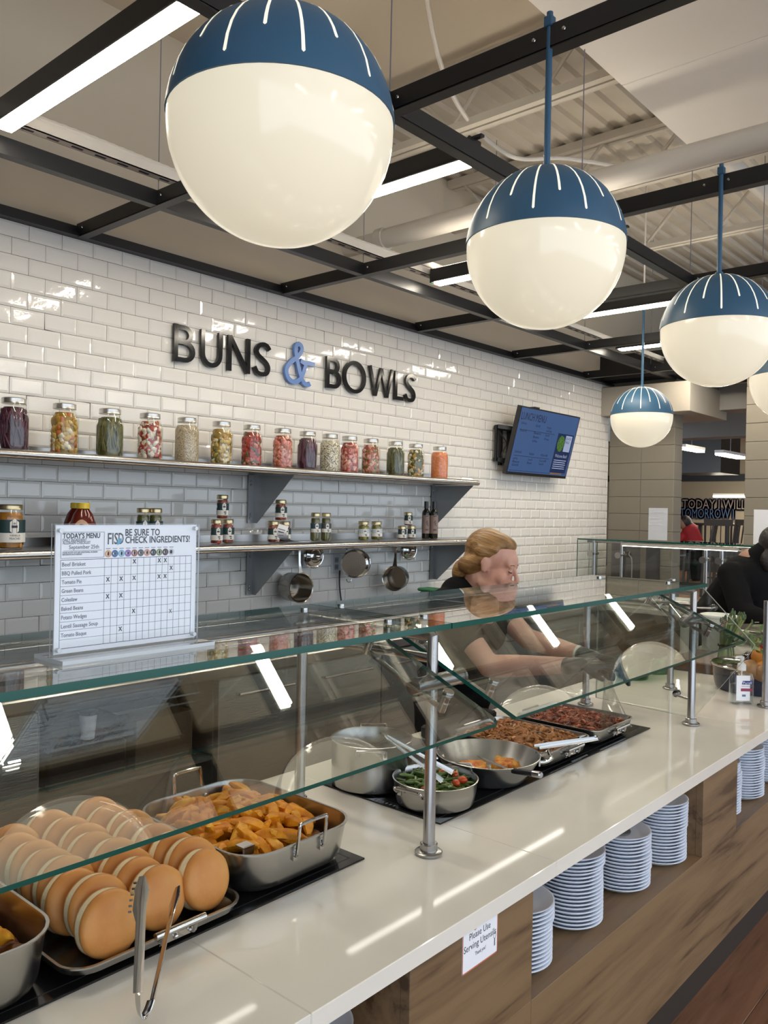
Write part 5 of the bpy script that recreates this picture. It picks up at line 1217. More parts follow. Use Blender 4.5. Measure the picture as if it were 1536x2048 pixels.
# saute pan of green beans
SX, SY = 1.600, 1.216
sa = round_pan('saute_pan', 'round stainless pan of green beans with tomatoes', SX, SY, 0.096, 0.103, 0.060)
hd_ = Vector((-0.995, -0.10, 0)); hs = Vector((0.10, -0.995, 0)); c_ = Vector((SX, SY, HT+0.045))+hd_*0.103
loop_handle(sa, c_-hs*0.036, c_+hs*0.036, hd_*0.022, 0.014); c_ = Vector((SX, SY, HT+0.045))-hd_*0.103; loop_handle(sa, c_-hs*0.036, c_+hs*0.036, -hd_*0.022, 0.014)
BEAN = mat('green bean', (0.085, 0.155, 0.022), 0.3, col2=(0.045, 0.095, 0.012), vscale=40); BEAN2 = mat('light green bean', (0.14, 0.22, 0.04), 0.3, var=0.3, vscale=40)
def bean_mesh(s):
    rg = random.Random(s); L_ = rg.uniform(0.050, 0.075); b = rg.uniform(-0.012, 0.012)
    pts = [Vector(((u-0.5)*L_, b*(1-(2*u-1)**2), 0)) for u in (0, 0.08, 0.25, 0.5, 0.75, 0.92, 1)]
    o = MB().tube(pts, [0.0012, 0.0032, 0.0042, 0.0044, 0.0042, 0.0034, 0.0015], 7).build('green_bean', BEAN if s % 3 else BEAN2, smooth=70); me = o.data; bpy.data.objects.remove(o); return me
BM_ = [bean_mesh(s) for s in range(7)]
fill('bean_bed', 'shaded green beans lower in the bean pan', 'beans', SX, SY, 0.092, 0.092, -1, HT+0.026, BEAN, amp=0.004, sc=70)
rg = random.Random(31)
for k in range(120):
    bm_ = rg.choice(BM_)
    a, q_ = rg.uniform(0, 6.28), 0.076*math.sqrt(rg.random())
    o = obj_of(bm_, 'green_bean', loc=(SX+q_*math.cos(a), SY+q_*math.sin(a), HT+0.032+0.020*k/120+0.008*(1-q_/0.08)), rot=(rg.uniform(-1, 1), rg.gauss(0, 0.22), a+1.57+rg.gauss(0, 0.7) if q_ > 0.05 else rg.uniform(0, 6.28)))
    tag(o, '%s green bean %s of bean pan' % ('light' if 'light' in bm_.materials[0].name else 'dark', ('on top, ' if k > 78 else 'half covered, ' if k > 38 else 'underneath, ')+spot(math.cos(a)*q_/0.08, math.sin(a)*q_/0.08)), 'green bean', 'green beans in the pan')
TOM = mat('cherry tomato', (0.62, 0.075, 0.015), 0.18, var=0.3, vscale=30)
for k, (px, py, w_) in enumerate(((925, 1560, 'rightmost cherry tomato on the green beans'), (909, 1549, 'cherry tomato touching the right tong tip'), (912, 1566, 'cherry tomato half sunk among the beans, under the right pair'), (884, 1545, 'cherry tomato behind the tong tip on green beans'), (849, 1580, 'small tomato piece at the front left of the bean pan'))):
    p = atz(px, py, HT+0.058 if k < 4 else HT+0.05); M_ = Matrix.Rotation(rg.uniform(0, 3), 3, 'Z')
    o = MB().ball(p, (0.0125, 0.0095, 0.009), 16, 10, M=M_).build('cherry_tomato', TOM, smooth=80); tag(o, 'orange red '+w_, 'tomato', 'cherry tomatoes on the beans')
t2 = thing('serving_tongs', 'steel tongs dipping into the green beans and leaning on stock pot', 'tongs', tuple(aty(762, 1467, 1.315)))
b_ = aty(762, 1467, 1.325); e1 = atz(885, 1562, HT+0.062); e2 = atz(905, 1545, HT+0.066); k1 = b_.lerp(e1, 0.10)-Vector((0, 0.004, 0.001)); k2 = b_.lerp(e2, 0.10)+Vector((0, 0.004, 0.002))
m = MB(); strip(m, arm_pts(k1, e1, 6), [0.007, 0.008, 0.008, 0.008, 0.011, 0.013], Vector((0.2, 0.3, 1)), chan=0.0012); m.build('arm', PANS, t2, smooth=50)
m = MB(); strip(m, arm_pts(k2, e2, 6), [0.007, 0.008, 0.008, 0.008, 0.011, 0.013], Vector((0.2, 0.3, 1)), chan=0.0012); m.build('arm', PANS, t2, smooth=50)
m = MB(); bd = spline([k1, k1.lerp(b_, 0.7)-Vector((0, 0.003, 0)), b_, k2.lerp(b_, 0.7)+Vector((0, 0.003, 0)), k2], 4); strip(m, bd, [0.007]*len(bd), Vector((0.2, 0.3, 1))); m.build('spring_bend', CHROME, t2, smooth=60)
m = MB()
for e in (e1, e2):
    for k in range(5): m.beam(e+rt*(0.004*(k-2))-up*0.002, e+rt*(0.004*(k-2))-up*0.013+fw*0.004, 0.0022, 0.0016, fw)
m.build('tines', CHROME, t2, smooth=0)
# skillet of tomato pie
KX, KY = 1.838, 1.222
sk = round_pan('skillet', 'wide flared steel skillet of baked tomato pie', KX, KY, 0.098, 0.136, 0.066)
for s_, dv in ((1, Vector((0.62, -0.78, 0))), (-1, Vector((0.62, -0.78, 0)))):
    tv2 = Vector((0.78, 0.62, 0)); c_ = Vector((KX, KY, HT+0.056))+dv*s_*0.134
    loop_handle(sk, c_-tv2*0.03, c_+tv2*0.03, dv*s_*0.030, 0.012, 0.0050)
m = MB()
for d_ in (Vector((-0.72, 0.69, 0)), Vector((-0.50, 0.866, 0))): m.ball(Vector((KX, KY, HT+0.048))+d_*0.121, 0.0048, 10, 6)
m.build('rivets', CHROME, sk)
PIE = mat('baked cheese', (0.82, 0.42, 0.06), 0.45, spec=0.3, col2=(0.55, 0.10, 0.01), vscale=55, bump=0.8, bscale=70)
def pie(cx, cy, sx, sy, ang, lab, hgt=0.022, z=HT+0.0065):
    m = MB(); n = 11; v = []; M_ = Matrix.Rotation(ang, 3, 'Z')
    for lev in (0, 1):
        for i in range(n+1):
            for j in range(n+1):
                u, w_ = (i/n-0.5)*2, (j/n-0.5)*2; p = Vector((u*sx/2, w_*sy/2, 0)); P3 = Vector((cx*7, cy*5, 0))+p
                e = max(abs(u), abs(w_)); p.z = 0 if lev == 0 else hgt*(1-0.35*e**6)+0.006*noise.noise(P3*60)+0.004*noise.noise(P3*140)
                p.x += 0.004*noise.noise(P3*50+Vector((9, 0, 0)))*e; p.y += 0.004*noise.noise(P3*50+Vector((0, 9, 0)))*e
                v.append(M_ @ p+Vector((cx, cy, z)))
    f = []; S_ = (n+1)**2
    for i in range(n):
        for j in range(n):
            a = i*(n+1)+j; f += [(a, a+1, a+n+2, a+n+1), (S_+a, S_+a+n+1, S_+a+n+2, S_+a+1)]
    bd = [i*(n+1) for i in range(n+1)]+[n*(n+1)+j for j in range(1, n+1)]+[i*(n+1)+n for i in range(n-1, -1, -1)]+[j for j in range(n-1, 0, -1)]
    for k in range(len(bd)): a, b = bd[k], bd[(k+1) % len(bd)]; f.append((a, b, S_+b, S_+a))
    m.add(v, f); o = m.build('pie_slice', PIE, smooth=60); tag(o, lab, 'pie slice', 'tomato pie slices in the skillet')
p = atz(948, 1527, HT+0.028); pie(p.x, p.y, 0.078, 0.072, R(40), 'square of baked tomato pie in the middle of the skillet')
p = atz(1014, 1522, HT+0.026); pie(p.x, p.y, 0.072, 0.076, R(25), 'square of baked tomato pie on the right, by the spatula')
p = atz(916, 1533, HT+0.024); pie(p.x, p.y, 0.056, 0.060, R(60), 'piece of tomato pie behind the small white tag')
t = thing('price_tag', 'small white plastic frame tag standing in the skillet', 'tag', tuple(atz(925, 1535, HT+0.03)))
q0 = atz(925, 1540, HT+0.036)
def tagpt(a, b): return q0+rt*a+Vector((0, 0, 1))*b*0.75+Vector((0.35, 0.3, 0))*b
m = MB(); o_ = [(-0.024, -0.022), (0.024, -0.022), (0.024, 0.016), (-0.024, 0.016)]
ring = arc(0.016, 0.012, 0.008, 0.008, 0, 90, 4)+arc(-0.016, 0.012, 0.008, 0.008, 90, 180, 4)+arc(-0.016, -0.016, 0.008, 0.008, 180, 270, 4)+arc(0.016, -0.016, 0.008, 0.008, 270, 360, 4)
for i in range(len(ring)):
    a, b = ring[i], ring[(i+1) % len(ring)]; m.beam(tagpt(*a), tagpt(*b), 0.0035, 0.003)
m.build('frame', WHITEPL, t, smooth=0); m = MB(); m.add([tagpt(-0.019, 0.002), tagpt(0.019, 0.002), tagpt(0.019, 0.017), tagpt(-0.019, 0.017)], [(0, 1, 2, 3)]); m.build('printed_strip', mat('lilac label', (0.62, 0.58, 0.76), 0.5), t, smooth=0)
t = thing('spatula', 'steel pie spatula with black handle resting on the skillet rim', 'spatula', tuple(atz(980, 1535, HT+0.05)))
a0, a1, hb = atz(955, 1513, HT+0.034), atz(1018, 1540, HT+0.058), atz(1083, 1550, HT+0.072)
m = MB(); sd = Vector((0.55, 0.6, 0)).normalized(); m.prism([a0-sd*0.004, a0+sd*0.006, a0.lerp(a1, 0.55)+sd*0.016, a1+sd*0.010, a1-sd*0.010, a0.lerp(a1, 0.5)-sd*0.020], (0, 0, 0.0016)); m.build('blade', PANS, t, smooth=0)
MB().tube([a1, a1.lerp(hb, 0.15), a1.lerp(hb, 0.75)], [0.004, 0.0075, 0.0078], 12).build('handle', BLACKP, t); MB().tube([a1.lerp(hb, 0.75), a1.lerp(hb, 0.97), hb], [0.008, 0.0085, 0.006], 12).build('end_cap', CHROME, t)
# ------------------------------------------------------------------ meat pans
PORK = mat('pulled pork', (0.38, 0.145, 0.034), 0.5, spec=0.3, col2=(0.20, 0.065, 0.015), vscale=38, bump=0.9, bscale=80)
PORK2 = mat('pulled pork light', (0.44, 0.18, 0.045), 0.45, var=0.4, vscale=50); BRIS = mat('chopped brisket', (0.26, 0.062, 0.022), 0.42, spec=0.35, col2=(0.09, 0.022, 0.010), vscale=38, bump=0.9, bscale=80); BRIS2 = mat('brisket light', (0.36, 0.10, 0.04), 0.35, var=0.4, vscale=50)
BARK = mat('dark meat bark', (0.035, 0.015, 0.010), 0.5)
def meat(cx, cy, hx, hy, z, dome, mA, mB_, lab, seed, n):
    o = fill('shredded_meat', lab, 'meat', cx, cy, hx, hy, 0.05, z, mA, amp=0.009, dome=dome, sc=38, seed=seed)
    rg = random.Random(seed); m = MB()
    for k in range(n):
        x, y = rg.uniform(-0.9, 0.9), rg.uniform(-0.9, 0.9); s_ = max(abs(x), abs(y)); c_ = Vector((cx+x*hx, cy+y*hy, z+dome*(1-s_*s_)+rg.uniform(-0.004, 0.003)))
        a = rg.uniform(0, 6.28); L_ = rg.uniform(0.010, 0.030); d_ = Vector((math.cos(a), math.sin(a), rg.uniform(-0.4, 0.4)))*L_/2; w_ = rg.uniform(0.002, 0.0062)
        m.tube([c_-d_, c_+Vector((0, 0, rg.uniform(0, 0.003))), c_+d_], [w_*0.5, w_, w_*0.5], 5, mi=0 if rg.random() < 0.5 else (1 if rg.random() < 0.88 else 2))
    c = m.build('meat_shreds', [mA, mB_, BARK], o, smooth=70); c['kind'] = 'stuff'
def meat_pan(lab, cx, cy, hx, hy):
    t = rpan('lasagna_pan', lab, cx, cy, hx, hy, 0.034, 0.052, flare=0.010)
    z = HT+0.046
    for y, s_ in ((cy-hy-0.014, 1), (cy+hy+0.014, -1)): tray_handle(t, cx-0.045, cx+0.045, y, s_, z)
    return t
meat_pan('rectangular steel pan of brown pulled pork', 2.118, 1.292, 0.136, 0.165); meat_pan('farthest rectangular steel pan, dark chopped brisket under plastic film', 2.425, 1.280, 0.135, 0.150)
meat(2.118, 1.292, 0.118, 0.148, HT+0.040, 0.030, PORK, PORK2, 'heap of brown pulled pork', 3, 620)
meat(2.425, 1.280, 0.117, 0.133, HT+0.036, 0.026, BRIS, BRIS2, 'heap of dark red chopped brisket', 9, 520)
t = thing('serving_tongs', 'flat steel tongs lying across the corner of the pork pan', 'tongs', tuple(atz(1130, 1488, HT+0.07)))
g0, g1 = atz(1078, 1496, HT+0.066), atz(1195, 1478, HT+0.066)
m = MB(); strip(m, arm_pts(g0, g1, 6), [0.008, 0.010, 0.010, 0.010, 0.010, 0.008], Vector((0, 0.45, 1)), chan=0.0012); m.build('arm', PANS, t, smooth=50)
m = MB(); w3 = Vector((0, 0.016, 0.002)); strip(m, arm_pts(g0+w3, g1+w3*0.5, 6), [0.008, 0.010, 0.010, 0.010, 0.010, 0.008], Vector((0, 0.45, 1)), chan=0.0012); m.build('arm', PANS, t, smooth=50)
m = MB(); bd = spline([g1, g1+Vector((0.008, 0.002, 0)), g1+w3*0.5+Vector((0.006, 0.002, 0)), g1+w3*0.5], 4); strip(m, bd, [0.012]*len(bd), Vector((0, 0.3, 1))); m.build('spring_bend', CHROME, t, smooth=60)
MB().beam(g1.lerp(g0, 0.25)+Vector((-0.01, 0.01, 0.011)), g1.lerp(g0, 0.25)+Vector((0.02, 0.006, 0.012)), 0.006, 0.004).build('lock_tab', CHROME, t)
# black tray edge between the back of hob and worker
o = MB().bevbox(2.02, 2.36, 1.535, 1.60, CT+0.0003, CT+0.040, 0.006).build('black_tray', BLACKP, smooth=0); tag(o, 'long black tray on the counter behind the pork pan', 'tray')
tn_ = atz(800, 1470, CT+0.02)
t = thing('striped_towel', 'folded dark cloth with white stripes behind the stock pot', 'towel', (1.86, 1.545, CT))
MB().bevbox(1.78, 1.98, 1.525, 1.60, CT+0.0003, CT+0.014, 0.004).build('cloth', BLACKP, t, smooth=0)
m = MB()
for k in range(6): m.box(1.80+k*0.014, 1.807+k*0.014, 1.527, 1.598, CT+0.0138, CT+0.0146)
m.build('stripes', PAPER, t, smooth=0)
# ------------------------------------------------------------------ hand sanitizer
s0 = atz(1482, 1407, CT+0.0003); hsx = thing('hand_sanitizer', 'clear pump bottle of hand sanitizer standing on the counter', 'bottle', tuple(s0))
SANG = glass_mat('bottle plastic', (0.93, 0.95, 0.97), 0.08); GELM = glass_mat('clear gel', (0.90, 0.93, 0.95), 0.03)
ra = R(-48); ex_ = Vector((math.cos(ra), math.sin(ra), 0)); ey_ = Vector((-math.sin(ra), math.cos(ra), 0))
def sanbox(hx, hy, r_, zs, name, m_, inset=0):
    m = MB().rrect_shell([(0, 0, hx*k, hy*k2, min(r_, hy*k2*0.95), z) for (z, k, k2) in zs], 5, cap0=True, cap1=True)
    m.v = [tuple(s0+ex_*x+ey_*y+Vector((0, 0, z))) for x, y, z in m.v]; return m.build(name, m_, hsx, smooth=40)
sanbox(0.042, 0.024, 0.014, [(0, 0.93, 0.9), (0.004, 1, 1), (0.100, 1, 1), (0.116, 0.90, 0.9), (0.124, 0.50, 0.6), (0.128, 0.32, 0.56)], 'bottle_body', SANG)
sanbox(0.0405, 0.0225, 0.013, [(0.003, 0.93, 0.9), (0.006, 1, 1), (0.075, 1, 1)], 'gel', GELM)
PUMP = WHITEPL; b = s0+Vector((0, 0, 0.128))
MB().lathe([(0.0155, 0), (0.0155, 0.022), (0.012, 0.026), (0.006, 0.027), (0.006, 0.044), (0, 0.044)], b, 24).build('pump_collar', PUMP, hsx, smooth=40)
dn = (ex_*-0.7-ey_*0.2).normalized(); MB().tube([b+Vector((0, 0, 0.040)), b+Vector((0, 0, 0.052))], 0.0085, 14).tube([b+Vector((0, 0, 0.049)), b+dn*0.022+Vector((0, 0, 0.050)), b+dn*0.030+Vector((0, 0, 0.046))], [0.006, 0.005, 0.004], 10).build('pump_head', PUMP, hsx, smooth=40)
MB().tube([b, b-Vector((0, 0, 0.12))], 0.0022, 6).build('dip_tube', PUMP, hsx)
fc = s0-ey_*0.0245; z3 = Vector((0, 0, 1))
def lab(m, a, b_, c_, d_, o=0.0): return m.add([fc-ey_*o+ex_*a+z3*c_, fc-ey_*o+ex_*b_+z3*c_, fc-ey_*o+ex_*b_+z3*d_, fc-ey_*o+ex_*a+z3*d_], [(0, 1, 2, 3)])
lb = lab(MB(), -0.030, 0.022, 0.016, 0.112).build('label', PAPER, hsx, smooth=0)
m = MB(); m.add([fc-ey_*0.0005+ex_*a+z3*c_ for a, c_ in ((-0.010, 0.078), (0.031, 0.078), (0.031, 0.092), (-0.006, 0.092))], [(0, 1, 2, 3)]); m.build('logo_band', mat('navy print', (0.015, 0.02, 0.20), 0.4), lb, smooth=0)
m = MB(); put_text(m, 'Purell', 0.013, fc-ey_*0.001+ex_*-0.005+z3*0.080, ex_, z3, fit=0.032); m.build('brand_lettering', PAPER, lb, smooth=0)
lab(MB(), -0.013, 0.032, 0.052, 0.063, 0.0005).build('red_band', mat('crimson print', (0.35, 0.02, 0.06), 0.4), lb, smooth=0)
m = MB(); put_text(m, 'HAND SANITIZER', 0.006, fc-ey_*0.0008+ex_*-0.010+z3*0.069, ex_, z3, fit=0.036); put_text(m, 'KILLS GERMS', 0.005, fc-ey_*0.0012+ex_*-0.009+z3*0.0555, ex_, z3, fit=0.034)
lab(m, -0.008, 0.006, 0.032, 0.040, 0.0006); m.build('small_print', mat('blue grey print', (0.12, 0.18, 0.35), 0.5), lb, smooth=0)
# ================================================================== people
SKIN = mat('pale skin', (0.64, 0.37, 0.28), 0.5, col2=(0.58, 0.30, 0.225), vscale=14, sub=0.12)
BLACKC = mat('black cotton', (0.0045, 0.0045, 0.005), 0.9, spec=0.15, bump=0.3, bscale=25)
GLOVE = mat('black nitrile', (0.011, 0.012, 0.013), 0.36)
HAIRB = mat('blonde hair', (0.36, 0.195, 0.065), 0.42, col2=(0.17, 0.085, 0.028), vscale=26, stretch=(1.6, 0.16, 1.6), bump=0.55, bscale=55)
class Flesh:
    """capsules and ellipsoids fused by voxel remeshing into one continuous surface"""
    def __init__(s): s.m = MB()
    def cap(s, a, b, r0, r1):
        a, b = Vector(a), Vector(b); L_ = (b-a).length; n = max(3, int(L_/(min(r0, r1)*0.6))+1)
        for i in range(n+1): s.m.ball(a.lerp(b, i/n), r0+(r1-r0)*i/n, 14, 9)
        s.m.tube([a.lerp(b, i/n) for i in range(n+1)], [r0+(r1-r0)*i/n for i in range(n+1)], 14)
        return s
    def ell(s, c, r_, M_=None): s.m.ball(c, r_, 20, 14, M=M_); return s
    def build(s, name, m, parent, vox, it=4, label=None, frame=None):
        o = s.m.build(name+'_tmp', m, smooth=0)
        md = o.modifiers.new('r', 'REMESH'); md.mode = 'VOXEL'; md.voxel_size = vox; md.use_smooth_shade = True
        sm = o.modifiers.new('s', 'SMOOTH'); sm.iterations = it; sm.factor = 0.5
        dg = bpy.context.evaluated_depsgraph_get(); dg.update()
        me = bpy.data.meshes.new_from_object(o.evaluated_get(dg)); me.name = name
        bpy.data.objects.remove(o)
        me.materials.clear(); me.materials.append(m); me.polygons.foreach_set('use_smooth', [True]*len(me.polygons))
        if frame is not None: me.transform(frame.inverted())
        r_ = bpy.data.objects.new(name, me); COL.objects.link(r_); attach(r_, parent)
        if frame is not None: r_.matrix_basis = frame
        if label: r_['label'] = label
        return r_
def frame_of(fwd, upv):
    f_ = Vector(fwd).normalized(); r_ = f_.cross(Vector(upv)).normalized(); u_ = r_.cross(f_)
    return Matrix((r_, f_, u_)).transposed()    # columns: right, forward, up
wr = thing('person', 'person with blonde tied-back hair, black shirt and gloves, bending over food', 'person', (2.62, 1.86, 0))
H0 = Vector((2.580, 1.713, 1.417)); HM = frame_of((0.27, -0.88, -0.29), (0.10, -0.20, 1))
hp = lambda x, y, z: H0+HM @ Vector((x, y, z))
b = Flesh()
b.ell(hp(0, -0.012, 0.035), (0.071, 0.092, 0.082), HM).ell(hp(0, 0.022, -0.035), (0.058, 0.064, 0.080), HM).ell(hp(0, 0.052, -0.092), (0.030, 0.028, 0.024), HM)
b.ell(hp(0, 0.060, 0.035), (0.052, 0.028, 0.034), HM)
for s_ in (-1, 1):
    b.ell(hp(0.034*s_, 0.054, -0.030), (0.026, 0.026, 0.030), HM).ell(hp(0.040*s_, 0.018, -0.072), (0.018, 0.044, 0.024), HM)
    b.ell(hp(0.030*s_, 0.078, 0.020), (0.022, 0.010, 0.008), HM).ell(hp(0.030*s_, 0.0755, 0.002), (0.016, 0.0115, 0.012), HM)
    b.ell(hp(0.0105*s_, 0.094, -0.038), (0.008, 0.010, 0.007), HM)
    ea = HM @ Matrix.Rotation(0.35*s_, 3, 'Z')
    b.ell(hp(0.069*s_, -0.006, -0.004), (0.007, 0.017, 0.029), ea).ell(hp(0.074*s_, -0.014, 0.006), (0.006, 0.014, 0.020), ea)
b.cap(hp(0, 0.086, 0.010), hp(0, 0.111, -0.029), 0.0075, 0.0105); b.ell(hp(0, 0.110, -0.033), (0.0115, 0.0125, 0.0095), HM)
b.ell(hp(0, 0.078, -0.062), (0.022, 0.013, 0.012), HM)
NB = Vector((2.60, 1.815, 1.315)); b.cap(hp(0, -0.035, -0.055), NB, 0.050, 0.054)
RS, LS = Vector((2.455, 1.835, 1.262)), Vector((2.775, 1.865, 1.265))
RE, RW = Vector((2.462, 1.640, 1.062)), Vector((2.605, 1.390, 1.082)); LE, LW = Vector((2.745, 1.655, 1.128)), Vector((2.722, 1.388, 1.098))
b.cap(NB, RS+Vector((0.02, 0, 0.01)), 0.050, 0.052).cap(NB, LS-Vector((0.02, 0, -0.01)), 0.050, 0.052)
b.cap(RS, RE, 0.050, 0.040).cap(RE, RE.lerp(RW, 0.35), 0.041, 0.040).cap(RE.lerp(RW, 0.35), RW, 0.040, 0.027); b.cap(LS, LE, 0.050, 0.040).cap(LE, LE.lerp(LW, 0.35), 0.040, 0.039).cap(LE.lerp(LW, 0.35), LW, 0.039, 0.027)
HC = Vector((2.64, 1.93, 0.88))
b.cap(NB-Vector((0, 0, 0.06)), HC, 0.105, 0.12)
for s_ in (-1, 1): b.cap(HC+Vector((0.08*s_, 0, -0.02)), HC+Vector((0.09*s_, 0.0, -0.42)), 0.085, 0.058).cap(HC+Vector((0.09*s_, 0, -0.42)), HC+Vector((0.09*s_, 0.02, -0.80)), 0.056, 0.04)
body = b.build('body', SKIN, wr, 0.0045, 6)
# shirt: torso and short sleeves, trousers
sh = Flesh(); ch = Vector((2.615, 1.845, 1.19))
sh.ell(ch, (0.165, 0.118, 0.135)).cap(ch+Vector((-0.02, 0.02, -0.08)), HC+Vector((0, 0, 0.05)), 0.135, 0.138).ell(HC+Vector((0, -0.01, 0.12)), (0.175, 0.14, 0.14)).ell(ch+Vector((0, -0.08, -0.05)), (0.12, 0.06, 0.075))
sh.cap(NB-Vector((0, 0, 0.045)), RS, 0.064, 0.068).cap(NB-Vector((0, 0, 0.045)), LS, 0.064, 0.068).cap(RS, RS.lerp(RE, 0.52), 0.066, 0.060).cap(LS, LS.lerp(LE, 0.52), 0.066, 0.060)
sh.cap(NB-Vector((0, 0.0, 0.03)), NB+Vector((0.0, 0.015, 0.022)), 0.072, 0.064).cap(NB-Vector((0, 0, 0.03)), RS.lerp(NB, 0.4)+Vector((0, 0, 0.02)), 0.066, 0.066).cap(NB-Vector((0, 0, 0.03)), LS.lerp(NB, 0.4)+Vector((0, 0, 0.02)), 0.066, 0.066)
sh.build('shirt', BLACKC, wr, 0.007, 5)
tp = Flesh()
for s_ in (-1, 1): tp.cap(HC+Vector((0.08*s_, 0, 0.0)), HC+Vector((0.09*s_, 0.0, -0.42)), 0.105, 0.078).cap(HC+Vector((0.09*s_, 0, -0.42)), HC+Vector((0.09*s_, 0.02, -0.79)), 0.076, 0.062)
tp.ell(HC+Vector((0, 0, 0.0)), (0.182, 0.145, 0.12)).build('trousers', BLACKC, wr, 0.010, 4)
for s_ in (-1, 1):
    m = Flesh(); c_ = HC+Vector((0.09*s_, -0.03, -0.835)); m.ell(c_, (0.048, 0.12, 0.042)).build('shoe', BLACKP, wr, 0.008, 3)
def hand(wrist, d, palm, curl, r_=0.0088, thumb=1):
    """gloved hand: palm of four bones, five separate curled fingers"""
    d = Vector(d).normalized(); n_ = Vector(palm).normalized(); n_ = (n_-d*n_.dot(d)).normalized(); s_ = d.cross(n_)*thumb
    g = Flesh(); w_ = Vector(wrist); g.cap(w_-d*0.035, w_+d*0.012, 0.031, 0.026)
    for k, (off, L_) in enumerate(((0.030, 0.070), (0.010, 0.078), (-0.010, 0.073), (-0.029, 0.058))):
        kn = w_+d*(0.078-abs(k-1.3)*0.004)+s_*off; g.cap(w_+d*0.010+s_*off*0.55, kn, 0.0145, 0.0125)
        p = kn; ang = 0; c_ = curl[k]
        for seg in (0.42, 0.32, 0.26):
            ang += c_; q_ = p+(d*math.cos(ang)+n_*math.sin(ang)+s_*off*0.6).normalized()*L_*seg*1.15; g.cap(p, q_, r_, r_*0.92); p = q_
    p = w_+d*0.018+s_*0.026; q_ = p+(d*0.55+s_*0.70+n_*0.45).normalized()*0.040; g.cap(p, q_, 0.0145, 0.0105); q2 = q_+(d*0.85+s_*0.1+n_*0.55).normalized()*0.032; g.cap(q_, q2, 0.0100, 0.0088)
    return g
rd = (RW-RE).normalized(); ld = (LW-LE).normalized()
hand(RW+rd*0.02, rd+Vector((0.45, 0.15, 0.05)), Vector((-0.1, 0.35, -0.8)), (0.45, 0.5, 0.55, 0.6), thumb=-1).build('glove', GLOVE, wr, 0.0034, 3, 'black glove on the near hand')
hand(LW+ld*0.02, ld+Vector((0.45, -0.1, -0.1)), Vector((-0.5, -0.2, -0.8)), (0.35, 0.4, 0.45, 0.5), thumb=1).build('glove', GLOVE, wr, 0.0034, 3, 'black glove on the far hand')
MB().tube([LW-ld*0.045, LW-ld*0.032], 0.031, 20, caps=False).build('wrist_band', WHITEPL, wr, label='pale band at the far wrist')
# hair: swept back to a low bun
h = Flesh()
h.ell(hp(0, -0.034, 0.046), (0.078, 0.090, 0.082), HM).ell(hp(0, -0.060, -0.005), (0.070, 0.055, 0.070), HM).ell(hp(0, 0.000, 0.088), (0.060, 0.066, 0.036), HM)
for s_ in (-1, 1): h.cap(hp(0.034*s_, 0.034, 0.090), hp(0.062*s_, -0.040, 0.040), 0.018, 0.026).cap(hp(0.060*s_, 0.004, 0.062), hp(0.046*s_, -0.085, -0.030), 0.018, 0.032)
h.cap(hp(0, -0.075, -0.02), hp(0, -0.098, -0.046), 0.042, 0.034); h.ell(hp(0, -0.112, -0.064), (0.038, 0.030, 0.046), HM)
HF = HM.to_4x4(); HF.translation = H0
hair = h.build('hair', HAIRB, wr, 0.0045, 6, frame=HF)
ctr = hp(0, -0.094, -0.040); MB().lathe([(0.034, -0.006), (0.040, 0), (0.034, 0.006)], ctr, 20, M=HM @ Matrix.Rotation(R(70), 3, 'X')).build('hair_tie', mat('pale hair tie', (0.55, 0.45, 0.33), 0.5), hair)
LASH = mat('dark lash', (0.03, 0.016, 0.012), 0.6); BROW = mat('light brown brow', (0.25, 0.12, 0.06), 0.7)
for s_ in (-1, 1):
    MB().tube([hp(0.030*s_+0.015*math.cos(a), 0.0865-0.010*abs(math.cos(a))**1.5, 0.0025-0.004*math.sin(a)) for a in [math.pi*i/8 for i in range(9)]], [0.0006]+[0.0022]*7+[0.0006], 6).build('eyelashes', LASH, wr)
    MB().tube([hp(0.031*s_+0.018*math.cos(a), 0.0865-0.008*abs(math.cos(a)), 0.0235+0.004*math.sin(a)) for a in [math.pi*i/8 for i in range(9)]], [0.0008]+[0.0020]*7+[0.0008], 6).build('eyebrow', BROW, wr)
LIPM = mat('soft red lips', (0.50, 0.16, 0.13), 0.4); MB().ball(hp(0, 0.0895, -0.0585), (0.019, 0.0042, 0.0038), 14, 8, M=HM).ball(hp(0, 0.0880, -0.0665), (0.016, 0.0045, 0.0045), 14, 8, M=HM).build('lips', LIPM, wr, smooth=80)
# clear film held over the brisket
FILM = glass_mat('clear plastic film', (0.90, 0.91, 0.91), 0.10, rough=0.12)
top = RW+rd*0.08+Vector((0.085, 0.012, 0.0)); m = MB(); n, k_ = 22, 16; v = []
fa, fb = Vector((2.30, 1.128, HT+0.056)), Vector((2.60, 1.16, HT+0.005)); fc_ = Vector((2.58, 1.40, HT+0.05))
for i in range(n+1):
    u = i/n; base = (fa.lerp(fb, u*2) if u < 0.5 else fb.lerp(fc_, (u-0.5)*2))
    for j in range(k_+1):
        w_ = j/k_; tp_ = top+Vector((0.018*math.cos(u*9), 0.018*math.sin(u*9), 0.02*math.sin(u*5)))
        p = tp_.lerp(base, w_**1.25); p.z = tp_.z+(base.z-tp_.z)*w_**0.9
        p += noise.noise_vector(Vector((u*9, w_*1.5, 3)))*0.016*math.sin(math.pi*min(1, w_*1.0+0.02)); v.append(p)
f = [(i*(k_+1)+j, i*(k_+1)+j+1, (i+1)*(k_+1)+j+1, (i+1)*(k_+1)+j) for i in range(n) for j in range(k_)]
o = m.add(v, f).build('plastic_film', FILM, smooth=180); tag(o, 'crumpled clear plastic film pulled from the brisket pan by gloved hands', 'plastic film')

